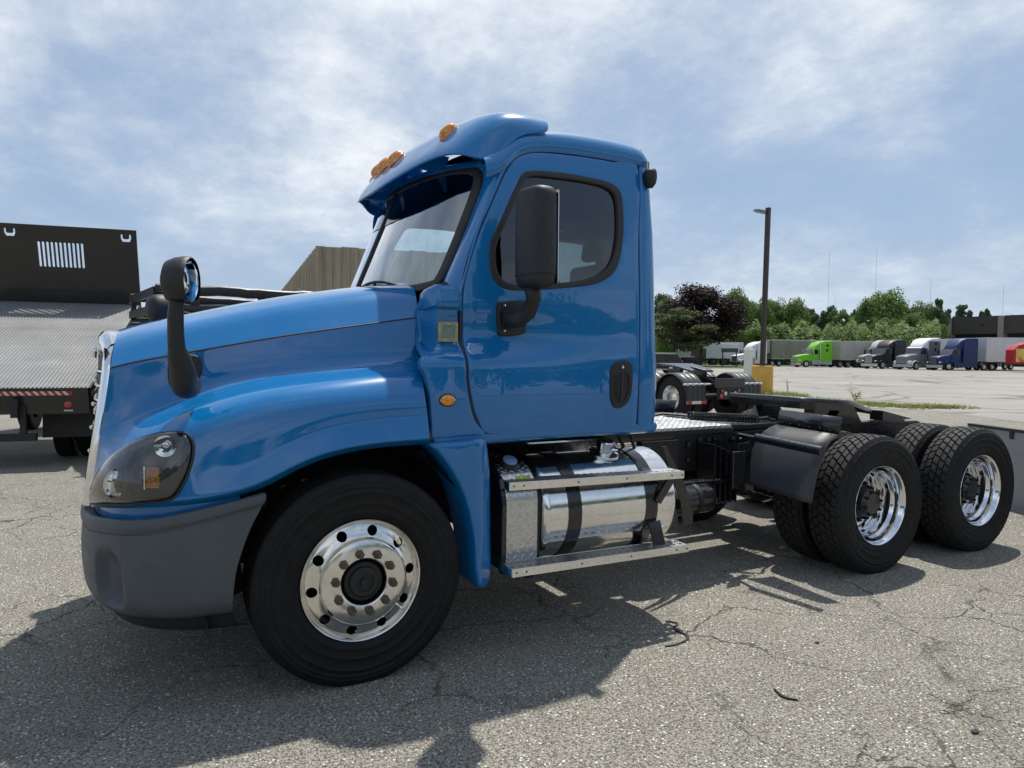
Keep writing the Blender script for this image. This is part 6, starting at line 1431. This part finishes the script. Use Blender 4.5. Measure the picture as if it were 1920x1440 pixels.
TRW = mat('trailer_white', (.55, .57, .58), .45, var=.08, nscale=.6, dirt=.3, dirtcol=(.35, .34, .31)); TRG = mat('trailer_stained_metal', (.26, .25, .235), .4, .5, var=.2, nscale=.4, dirt=.5, dirtcol=(.14, .12, .10)); TRB = mat('trailer_beige', (.40, .37, .335), .5, var=.12, nscale=.5, dirt=.4, dirtcol=(.25, .22, .18))
def at(q, d=0): return (q[0], q[1])
def behind(q, ang, dx, dy=0):
    c_, s_ = math.cos(ang), math.sin(ang); return (q[0] + dx * c_ - dy * s_, q[1] + dx * s_ + dy * c_)
# lime sleeper tractor with beige trailer
h1 = heading(51.5, 56); p1 = (89.377,69.290,1.653)
semi('lime green high-roof sleeper tractor with chrome grille, bumper and stacks', at(p1), h1, GREEN, stack=True, lower=SLV, high=4.05, triple=True, sleeper=1.9, sc=1.0, hoodl=2.0)
trailer('stained beige box trailer directly behind the lime green tractor', behind(p1, h1, 5.6), h1, TRB, L_=5.6, zt=4.0, ribs=5)
# dirty trailer left of it, partly mirrored green, coupled to the white tractor
h2 = heading(48, 52); p2 = (84.250,76.650,1.569)
semi('white sleeper tractor with dark grille half hidden by the maple and pedestal', at(p2), h2, WHT, grille=BLACKM, bumper=BLACKM, high=3.95, sleeper=1.8, lower=WHT)
trailer('dull metal refrigerated trailer with cooling unit on its nose, behind the lamp pole', behind(p2, h2, 4.9, .0), h2, TRG, L_=13.5, zt=4.25, reefer=True, zb=1.2)
# white trailers
h3 = heading(52, 72)
trailer('clean white box trailer between the beige trailer and the black tractor', at((108.077,75.043,1.730)), h3, TRW, L_=14.5, zt=4.0)
# black sleeper in front of silver one
h4 = heading(55.5, 38); p4 = (90.769,58.266,1.703)
semi('black sleeper tractor with chrome grille and bumper, third from the right', at(p4), h4, BLKT, high=3.95, roofcol=BLKT, sleeper=2.2, sc=1.05)
semi('silver roofed tractor mostly hidden behind the black sleeper tractor', at((96.421,63.162,1.701)), h4, SLV, high=4.05, roofcol=SLV, sleeper=2.2, sc=1.05, bumper=BLACKM)
h5 = heading(57.5, 38); p5 = (89.968,53.001,1.702)
semi('grey and white tractor with tall white roof fairing and bull bar beside the black one', at(p5), h5, GRYT, roofcol=WHT, faircol=WHT, high=4.05, sleeper=2.0, grille=GRYT, bumper=SLV, sc=1.05, visor=WHT)
trailer('long pale trailer behind the grey and white tractor', behind(p5, h5, 6.2), h5, TRW, L_=14.5, zt=4.15)
h6 = heading(60, 44); p6 = (90.777,49.138,1.703)
semi('navy blue sleeper tractor with dark grille parked before a white trailer', at(p6), h6, NAVY, high=4.2, sleeper=2.3, grille=BLACKM, bumper=SLV, window2=False, lower=NAVY)
h7 = heading(61, 62)
trailer('white ribbed box trailer coupled behind the navy blue tractor', behind(p6, h6, 6.3), h7, TRW, L_=14.5, zt=4.25, reefer=False, legs=False)
trailer('second white box trailer behind the navy tractor row', behind(p6, h6, 9.5, 3.4), h7, TRW, L_=14.5, zt=4.3, legs=False)
# white trailer left of the maple with red letters, military-looking truck
RLET = mat('red_lettering', (.55, .03, .03), .5)
trailer('white trailer with a big red letter F seen left of the maple trunk', at((82.551,88.980,1.471)), heading(45, 85), TRW, L_=10.5, zt=3.9, letters=('F', RLET, 3.0, 1.95, 1.9))
# painted delivery trailer at the right edge with a food picture
q = Vector((90.846,41.117,1.736)); q.z = 0; DT = thing('delivery_trailer', (0, 0, 0), 'red trailer with arched top and painted yellow picture panel, cut by the right edge', 'trailer')
REDP = cpaint('red', (.38, .02, .02)); arch = [(-1.25, 1.2)] + [(-1.25 + 0, 2.9), (-1.1, 3.2), (-.6, 3.5), (0, 3.6), (.6, 3.5), (1.1, 3.2), (1.25, 2.9)] + [(1.25, 1.2)]
build_l(MB().prism([(0, 1.0), (0, 2.6), (.4, 3.1), (1.5, 3.5), (8, 3.6), (8, 1.0)], -1.25, 1.25), 'body', REDP, DT, bevel=.03)
s = NT('printed_food_picture'); v_ = s.coord((.9, .9, .9)); s.set(Base_Color=s.ramp(s.noise(1.4, 3, .5, v_), [(.35, (.55, .10, .02)), (.45, (.62, .42, .06)), (.6, (.70, .58, .22)), (.75, (.55, .12, .03))]), Roughness=.4)
for sg in (-1, 1): build_l(MB().box((.2, min(sg * 1.25, sg * 1.262), 1.2), (7.6, max(sg * 1.25, sg * 1.262), 2.75)), 'picture_panel', s.m, DT, bevel=.02)
build_l(MB().box((0, -1.2, .8), (8, 1.2, 1.0)), 'chassis', BLACKM, DT); wheelset(DT, [5.5, 6.7], dual=True); placed(DT, q, heading(64, 70))
# olive cargo truck behind the maple trunk
q = Vector((82.258,82.298,1.517)); OT = thing('cargo_truck', (0, 0, 0), 'drab olive cargo truck with large knobbly tyres and white box behind the maple trunk', 'truck')
OL = mat('olive_paint', (.07, .07, .045), .7, var=.3, nscale=2)
build_l(MB().box((0, -1.1, 1.2), (5.2, 1.1, 3.55)), 'box', TRW, OT, bevel=.05); build_l(MB().box((-2.2, -1.1, 1.0), (-.1, 1.1, 2.9)), 'cab', OL, OT, bevel=.15); build_l(MB().box((-2.4, -.45, .8), (5.2, .45, 1.15)), 'chassis', OL, OT)
for x in (-1.2, 1.2, 3.0): wheelset(OT, [x], yo=1.0, rimm=OL, r_=.62)
placed(OT, q, heading(46, 80))
# ------------------------------------------------------------------ parked dark SUV
q = Vector((41.622,42.914,1.540)); q.z = 0; SU = thing('parked_suv', (0, 0, 0), 'dark charcoal boxy SUV with roof rails, cut off by the blue cab edge', 'car')
CH = cpaint('charcoal', (.018, .021, .032))
# rear at x=0, nose towards -x
body = [(-4.75, .45), (-4.8, .75), (-4.7, 1.02), (-3.7, 1.12), (-2.9, 1.70), (-2.6, 1.78), (-.45, 1.76), (-.12, 1.25), (0, 1.1), (.02, .5)]
rings = []
for y, k in ((-.95, .0), (-.93, .03), (-.80, .0)): pass
build_l(MB().prism([(x, z) for x, z in body if 1], -.92, .92), 'body', CH, SU, bevel=.08)
for sg in (-1, 1):
    for win in ([(-3.35, 1.16), (-2.85, 1.62), (-2.05, 1.66), (-2.05, 1.16)], [(-1.98, 1.16), (-1.98, 1.66), (-1.05, 1.66), (-1.0, 1.16)], [(-.92, 1.18), (-.95, 1.65), (-.48, 1.62), (-.22, 1.22)]):
        build_l(MB().prism(win, sg * .915, sg * .93), 'side_window', DARKG, SU)
    build_l(MB().bar((-2.5, sg * .75, 1.83), (-.5, sg * .75, 1.82), .05, .04), 'roof_rail', SILV, SU)
    build_l(MB().box((-3.6, min(sg * .9, sg * 1.0), .38), (-1.3, max(sg * .9, sg * 1.0), .44)), 'running_board', SILV, SU)
    build_l(MB().box((-.06, min(sg * .7, sg * .9), .95), (.03, max(sg * .7, sg * .9), 1.2)), 'tail_lamp', RED, SU)
    for x in (-3.85, -1.0):
        b = MB(); b.lathe([(.22, -.11), (.36, -.12), (.40, -.09), (.40, .1), (.3, .11)], n=24); b.v = [(x + v[0], sg * -.0 + sg * .86 + v[1] * 1, .40 + v[2]) for v in b.v]; w = build_l(b, 'wheel', TYR, SU)
        b = MB(); b.lathe([(.24, -.125), (.22, -.10), (.08, -.12), (.001, -.125)], n=24); b.v = [(x + v[0], sg * .86 + (v[1] if sg < 0 else -v[1]), .40 + v[2]) for v in b.v]; build_l(b, 'rim', SILV, w)
        b = MB(); b.lathe([(.50, -.04), (.50, .02), (.42, .02)], n=24, a0=0, a1=PI); b.v = [(x + v[0], sg * .93 + v[1] * sg * -1, .40 + v[2]) for v in b.v]; build_l(b, 'wheel_arch', CH, SU)
build_l(MB().box((-.05, -.6, .98), (.035, .6, 1.08)), 'rear_trim', SILV, SU); build_l(MB().box((-.1, -.9, .42), (.10, .9, .68)), 'rear_bumper', CH, SU, bevel=.05)
placed(SU, q, heading(42.5, 78))
for i_, (u_, d_, lb) in enumerate(((1306, 110, 'small dark car parked far behind the maple trunk'),)):
    q = Vector((76.793,78.441,1.510)); c_ = copy_tree(SU); c_['label'] = lb; c_.location = (q[0], q[1], 0); c_.scale = (.85, .9, .8)
# ------------------------------------------------------------------ sign board by the maple
q = Vector((69.247,65.458,1.554)); q.z = 0; SGN = thing('notice_board', tuple(q), 'dark green notice board on two posts standing on the grass island', 'sign'); vd = ray_dir(45.5); rg = Vector((vd.y, -vd.x, 0))
GB = mat('dark_green_board', (.035, .05, .045), .6)
for k in (0, 1.75): MB().bar(q + rg * k, q + rg * k + Vector((0, 0, 2.5)), .12, .12).build('post', GB, SGN)
MB().bar(q + rg * -.2 + Vector((0, 0, 2.35)), q + rg * 1.95 + Vector((0, 0, 2.35)), .08, .55).build('board', GB, SGN)
# ------------------------------------------------------------------ warehouse at the right
q0 = Vector((153.599,84.387,1.779)); q1 = Vector((153.699,66.083,1.774)); q0.z = q1.z = 0
WB = thing('warehouse', tuple(q0), 'long low brown warehouse with beige columns and dark loading bays at far right', 'building'); dW = (q1 - q0).normalized(); nW = Vector((-dW.y, dW.x, 0)); nW = nW if nW.dot(Vector((.87, .49, 0))) > 0 else -nW; LW = 60; HW = 10.2
BRN = mat('brown_fascia_panel', (.060, .050, .047), .7, var=.06, nscale=.2); BGC = mat('beige_column', (.30, .26, .21), .85, var=.1)
def wb(l, d, z): v = q0 + dW * l + nW * d; return Vector((v.x, v.y, z))
def wbox(l0, l1, d0, d1, z0_, z1_, name, m): return MB().loft([[wb(l0, d0, z0_), wb(l1, d0, z0_), wb(l1, d1, z0_), wb(l0, d1, z0_)], [wb(l0, d0, z1_), wb(l1, d0, z1_), wb(l1, d1, z1_), wb(l0, d1, z1_)]], cap=True).build(name, m, WB, sm=False)
wbox(0, LW, 1.5, 40, 0, HW - .4, 'wall', mat('dark_bay_wall', (.03, .03, .03), .9))
for k in range(6): wbox(.6 + 10.2 * k, 10.0 + 10.2 * k, 0, 1.5, 6.6, HW, 'fascia_panel', BRN)
for k in range(7): wbox(-.4 + 10.2 * k, .6 + 10.2 * k - .003, -.3, 1.6, 0, HW + (-.15), 'column', BGC)
for k in range(18): wbox(1.2 + 3.35 * k, 3.9 + 3.35 * k, 1.35, 1.5, .2, 5.6, 'bay_door', mat('bay_door', (.35, .36, .37), .6) if k % 3 else BLACKM)
wbox(6.6, 6.9, -.15, -.002, 8.3, 8.6, 'wall_light', BLACKM)
# ------------------------------------------------------------------ radio masts far away
MST = mat('mast_steel', (.55, .52, .55), .6)
for (u_, q, h_, lb) in ((0, (780.006,595.294,2.938), 130, 'leftmost thin radio mast beyond the trees'), (1, (831.521,624.179,3.094), 75, 'short faint radio mast just right of the leftmost one'), (2, (832.112,566.829,3.129), 137, 'tall radio mast above the highest green tree'), (3, (893.096,533.502,3.074), 97, 'radio mast above the trees left of the pines'), (4, (865.326,434.603,2.739), 80, 'rightmost radio mast rising behind the warehouse')):
    M_ = thing('radio_mast', (q[0], q[1], 0), lb, 'mast', 'radio masts on the horizon')
    MB().tube([(q[0], q[1], 0), (q[0], q[1], h_)], .20, 4).build('mast', MST, M_); MB().tube([(q[0], q[1], h_), (q[0], q[1], h_ + 4)], .15, 4).build('antenna', MST, M_)

# ------------------------------------------------------------------ trees
LG = {'green': leafmat('leaf_green', (0.077, 0.130, 0.035), (0.136, 0.212, 0.059), (0.201, 0.295, 0.094), .25), 'bright': leafmat('leaf_bright', (0.084, 0.134, 0.029), (0.146, 0.224, 0.052), (0.213, 0.302, 0.084), .25),
 'dark': leafmat('leaf_dark', (0.043, 0.079, 0.034), (0.072, 0.125, 0.050), (0.108, 0.174, 0.072), .25), 'maple': leafmat('leaf_maple', (.014, .008, .009), (.028, .016, .016), (.050, .032, .028), .5), 'olive': leafmat('leaf_olive', (.045, .062, .022), (.082, .105, .038), (.13, .155, .06), .4)}
BARK = mat('bark', (.06, .048, .038), .95, var=.3, nscale=3, bump=.5, bscale=20)
CROWNS = {}
def crown_mesh(kind, seed, n, leaf, w=1.0, shape='round'):
    """unit crown: about 2 wide, 2 tall, centred on the origin"""
    key = (kind, seed, n, shape, leaf)
    if key in CROWNS: return CROWNS[key]
    rr_ = random.Random(seed * 31 + 5); lobes = []
    if shape == 'pine':
        for k in range(10):
            z = -.9 + 1.8 * k / 9; r_ = .60 * (1 - (k / 10) ** 1.3) + .08 + .1 * (k % 2)
            for j in range(5): a = rr_.random() * 6.28; lobes.append((Vector((math.cos(a) * r_ * .7, math.sin(a) * r_ * .7, z + rr_.uniform(-.05, .05))), Vector((.42 * (r_ + .25), .42 * (r_ + .25), .085)), 1))
    else:
        nl = {'round': 85, 'tall': 70, 'open': 40, 'maple': 70}[shape]
        for k in range(nl):
            a = rr_.random() * 6.28; z = rr_.uniform(-1, 1); z = z if shape != 'maple' else rr_.uniform(-.9, 1)
            prof_ = math.sqrt(max(.05, 1 - (z * .92) ** 2)) * (1.0 if shape != 'tall' else .8); 
            if shape == 'round' and z < -.2: prof_ = max(prof_, .8)
            rad = prof_ * (rr_.random() ** (.4 if shape != 'maple' else .75)) * .80; s_ = rr_.uniform(.16, .32) * (1 if shape != 'open' else .72)
            lobes.append((Vector((math.cos(a) * rad, math.sin(a) * rad, z * .80)), Vector((s_, s_, s_ * .78)), 1))
    b = MB(); tot = sum(l[1].x ** 2 for l in lobes); vs = []; fs = []
    for c, r_, _ in lobes:
        m_ = max(8, int(n * r_.x ** 2 / tot))
        for i in range(m_):
            v = Vector((rr_.gauss(0, 1), rr_.gauss(0, 1), rr_.gauss(0, 1))).normalized(); rad = rr_.uniform(.55, 1.12); q = c + Vector((v.x * r_.x, v.y * r_.y, v.z * r_.z)) * rad
            nn = (v + Vector((rr_.gauss(0, .6), rr_.gauss(0, .6), rr_.gauss(0, .6) + .4))).normalized(); u = nn.orthogonal().normalized(); w_ = nn.cross(u); a = rr_.random() * 6.28; u, w_ = u * math.cos(a) + w_ * math.sin(a), w_ * math.cos(a) - u * math.sin(a); s_ = leaf * rr_.uniform(.6, 1.3)
            k = len(vs); vs += [q - u * s_, q - w_ * s_ * .6, q + u * s_, q + w_ * s_ * .6]; fs.append((k, k + 1, k + 2, k + 3))
    me = bpy.data.meshes.new('crown'); me.from_pydata(vs, [], fs); me.materials.append(LG[kind]); CROWNS[key] = me; return me
def tree(q, w, h, kind, label, group, seed=0, shape='round', n=9000, leaf=.042, zlow=.12, trunk=True, cat='tree'):
    t = thing('tree', (q[0], q[1], 0), label, cat, group)
    far_ = math.hypot(q[0], q[1]) > 168
    if far_: leaf *= 1.7
    me = crown_mesh(kind, seed % 4, n, leaf, shape=shape); c = bpy.data.objects.new('crown', me); COL.objects.link(c); c.parent = t
    zc_ = h * (1 + zlow) / 2; c.location = (0, 0, zc_); c.scale = (w * .6, w * .6, h * (1 - zlow) / 2); c.rotation_euler = (0, 0, seed * 1.7)
    rr_ = random.Random(seed); b = MB(); tr_ = h * .018 + .05
    b.tube([(0, 0, 0), (.02 * h, 0, h * .3), (0, .01 * h, h * .62)], [tr_, tr_ * .75, tr_ * .35], 7)
    for k in range(5):
        a = rr_.random() * 6.28; z0_ = h * rr_.uniform(.2, .45); b.tube([(0, 0, z0_), (math.cos(a) * w * .16, math.sin(a) * w * .16, z0_ + h * .14), (math.cos(a) * w * .33, math.sin(a) * w * .33, z0_ + h * .30)], [tr_ * .4, tr_ * .28, tr_ * .1], 5)
    me2 = bpy.data.meshes.new('trunk'); me2.from_pydata([tuple(v) for v in b.v], [], b.f); me2.materials.append(BARK); tk_ = bpy.data.objects.new('trunk', me2); COL.objects.link(tk_); tk_.parent = t
    return t
HZ = 668
def px(u, d): return None

tree((98.571,112.168,1.610), 5.9, 15.1, 'dark', 'dark green tree just right of the blue cab, beyond the parked SUV', 'trees along the far side of the lot', 0, 'tall')
tree((93.223,103.685,1.612), 6.0, 13.2, 'green', 'mid green tree between the cab edge and the purple maple', 'trees along the far side of the lot', 1, 'round')
tree((113.739,120.988,1.613), 5.7, 16.3, 'dark', 'dark tree top peeping over the left shoulder of the purple maple', 'trees along the far side of the lot', 2, 'tall')
tree((110.485,103.376,1.611), 7.1, 16.0, 'green', 'rounded green tree standing just right of the purple maple crown', 'trees along the far side of the lot', 3, 'round')
tree((122.262,110.628,1.603), 6.1, 14.5, 'dark', 'dark green tree between the maple and the lamp pole', 'trees along the far side of the lot', 4, 'round')
tree((116.729,102.246,1.614), 6.7, 14.2, 'bright', 'bright green tree directly behind the lamp pole', 'trees along the far side of the lot', 5, 'round')
tree((121.098,102.139,1.608), 6.6, 14.7, 'green', 'green tree just right of the lamp pole', 'trees along the far side of the lot', 6, 'round')
tree((122.847,98.902,1.609), 7.0, 14.2, 'bright', 'light green tree above the lime green tractor', 'trees along the far side of the lot', 7, 'round')
tree((138.488,107.464,1.605), 5.7, 13.2, 'dark', 'small dark tree in the dip between the light green tree and the lacy trees', 'trees along the far side of the lot', 8, 'round')
tree((132.991,99.062,1.612), 6.9, 13.0, 'dark', 'lacy dark tree with sky showing through, below the leftmost mast', 'trees along the far side of the lot', 9, 'open')
tree((131.531,94.157,1.607), 6.2, 12.4, 'green', 'lacy green tree right of the leftmost mast', 'trees along the far side of the lot', 10, 'open')
tree((141.510,97.829,1.613), 6.0, 12.2, 'dark', 'low dark tree left of the tallest green tree', 'trees along the far side of the lot', 11, 'round')
tree((137.057,91.137,1.607), 6.7, 13.9, 'green', 'left flank tree of the tallest green clump', 'trees along the far side of the lot', 12, 'round')
tree((137.650,88.532,1.610), 9.2, 16.1, 'bright', 'tallest broad green tree behind the black tractor', 'trees along the far side of the lot', 13, 'round')
tree((142.978,87.902,1.611), 7.8, 14.0, 'green', 'green tree behind the white roof fairing', 'trees along the far side of the lot', 14, 'round')
tree((142.020,83.863,1.607), 7.0, 13.4, 'green', 'broad green tree above the navy tractor', 'trees along the far side of the lot', 15, 'round')
tree((141.091,79.808,1.606), 5.4, 12.1, 'dark', 'dark tree above the navy blue tractor, left of the pines', 'trees along the far side of the lot', 16, 'round')
tree((174.688,99.088,1.611), 3.9, 15.9, 'dark', 'feathery pine rising behind the dark tree above the navy tractor', 'trees along the far side of the lot', 17, 'pine')
tree((181.721,100.948,1.604), 4.0, 13.7, 'dark', 'small pine at the left corner of the warehouse roof', 'trees along the far side of the lot', 18, 'pine')
tree((195.122,105.030,1.609), 5.9, 15.6, 'dark', 'wide-topped pine standing over the warehouse roof', 'trees along the far side of the lot', 19, 'pine')
tree((199.081,105.148,1.614), 3.6, 14.3, 'dark', 'short pine leaning right of the wide-topped pine', 'trees along the far side of the lot', 20, 'pine')
tree((211.234,107.632,1.608), 4.8, 15.8, 'dark', 'lone deciduous treetop above the warehouse roof', 'trees along the far side of the lot', 21, 'open')
tree((218.207,103.821,1.603), 2.1, 14.4, 'dark', 'tiny dark treetop behind the warehouse near the right edge', 'trees along the far side of the lot', 22, 'round')
tree((96.430,88.245,1.611), 5.1, 8.1, 'bright', 'light green bushy tree low beside the maple', 'trees along the far side of the lot', 23, 'round')
tree((97.560,85.347,1.610), 5.4, 6.9, 'bright', 'bright bushy undergrowth tree left of the lamp pole', 'trees along the far side of the lot', 24, 'round')
tree((102.661,84.840,1.607), 5.1, 7.6, 'green', 'slim green tree behind the dull metal trailer', 'trees along the far side of the lot', 25, 'tall')
tree((109.201,85.829,1.611), 4.8, 8.6, 'bright', 'light green upright tree rising behind the lime tractor roof', 'trees along the far side of the lot', 26, 'tall')
tree((110.097,83.058,1.608), 5.8, 6.9, 'bright', 'yellow-green bushy tree above the beige trailer', 'trees along the far side of the lot', 27, 'round')
tree((113.175,81.376,1.610), 6.1, 6.2, 'bright', 'bushy yellow-green tree above the white trailer', 'trees along the far side of the lot', 28, 'round')
tree((116.596,79.506,1.606), 6.1, 7.2, 'green', 'green bushy tree right of the white trailer top', 'trees along the far side of the lot', 29, 'round')
tree((120.188,77.544,1.613), 4.9, 9.2, 'bright', 'upright light green tree just above the black tractor', 'trees along the far side of the lot', 30, 'tall')
tree((120.682,74.993,1.608), 4.6, 8.7, 'green', 'upright green tree left of the white roof fairing', 'trees along the far side of the lot', 31, 'tall')
tree((125.149,74.833,1.605), 5.6, 10.0, 'green', 'green tree low behind the white roof fairing', 'trees along the far side of the lot', 32, 'round')
tree((123.920,70.942,1.613), 5.0, 8.5, 'bright', 'light green tree low between the fairing and navy tractor', 'trees along the far side of the lot', 33, 'round')
tree((125.743,69.946,1.613), 3.3, 7.9, 'green', 'narrow green tree touching the warehouse end', 'trees along the far side of the lot', 34, 'tall')
tree((78.105,86.853,1.608), 4.5, 8.4, 'green', 'green tree low at the edge of the blue cab behind the SUV', 'trees along the far side of the lot', 35, 'round')
tree((1.858,153.612,1.608), 4.8, 8.9, 'dark', 'dark trees on the rise seen between flatbed and hood mirror', 'trees along the far side of the lot', 36, 'round')
tree((2.851,141.664,1.610), 3.8, 7.8, 'bright', 'light green tree between the flatbed deck and the stake-bed truck', 'trees along the far side of the lot', 37, 'round')
tree((0.344,131.627,1.605), 3.1, 6.2, 'green', 'low green tree touching the right edge of the tipped deck', 'trees along the far side of the lot', 38, 'round')
# purple maple and the light tree beside it
tree((72.317,72.903,1.521), 12.6, 12.2, 'maple', 'large dark purple maple standing on the grass island', 'trees on the grass island', 3, 'maple', n=16000, leaf=.034, zlow=.20)
tree((65.469,70.941,1.492), 10.5, 8.2, 'olive', 'spreading olive green tree overlapping the left side of the purple maple', 'trees on the grass island', 5, 'open', n=11000, leaf=.030, zlow=.22)
# low thicket closing the gaps under the tree line
b = MB(); rr_ = random.Random(9)
for i in range(26000):
    t = rr_.random(); d = rr_.uniform(134, 150); deg = 40 + 19.6 * t; q = ray_dir(deg) * d; z = rr_.random() ** 1.1 * (7.2 + 2.5 * noise.noise(Vector((t * 30, 0, 0))))
    u = Vector((rr_.gauss(0, 1), rr_.gauss(0, 1), rr_.gauss(0, 1))).normalized() * rr_.uniform(.18, .42); w_ = u.orthogonal().normalized() * .28
    c_ = Vector((q.x - 1.0, q.y - 4.5, z)); b.add([c_ - u, c_ - w_, c_ + u, c_ + w_], [(0, 1, 2, 3)])
tag(b.build('thicket', LG['green'], sm=False, fix=False), kind='stuff')
b = MB()
for i in range(5000):
    t = rr_.random(); d = rr_.uniform(120, 150); deg = -16 + 40 * t; q = ray_dir(deg) * d; z = rr_.random() ** 1.2 * (4.0 + 1.5 * noise.noise(Vector((t * 30, 3, 0))))
    u = Vector((rr_.gauss(0, 1), rr_.gauss(0, 1), rr_.gauss(0, 1))).normalized() * rr_.uniform(.3, .6); w_ = u.orthogonal().normalized() * .4
    c_ = Vector((q.x - 1.0, q.y - 4.5, z)); b.add([c_ - u, c_ - w_, c_ + u, c_ + w_], [(0, 1, 2, 3)])
tag(b.build('thicket', LG['dark'], sm=False, fix=False), kind='stuff')
# the side of the yard behind the photographer, seen only as reflections in paint, glass and chrome
rr_ = random.Random(12)
for k in range(16):
    deg = 120 + 8.6 * k + rr_.uniform(-2, 2); d = rr_.uniform(38, 62); q = ray_dir(deg) * d; t = tree((q.x, q.y - 4), rr_.uniform(8, 12), rr_.uniform(6.5, 11), ['green', 'dark', 'bright'][k % 3], 'green tree on the near side of the yard, reflected in the blue cab paint', 'trees reflected in the cab', k, 'round')
rl2 = copy_tree(LP); rl2.location = (14, -30, 0); rl2['label'] = 'dark lamp pole behind the photographer, seen as a reflection in the door glass'; rl2['group'] = 'poles'; LP['group'] = 'poles'
for k, (x, y, a, c) in enumerate(((-16, -24, 1.5, WHT), (-4, -26, 1.62, SLV), (9, -25, 1.5, BLKT))):
    pass
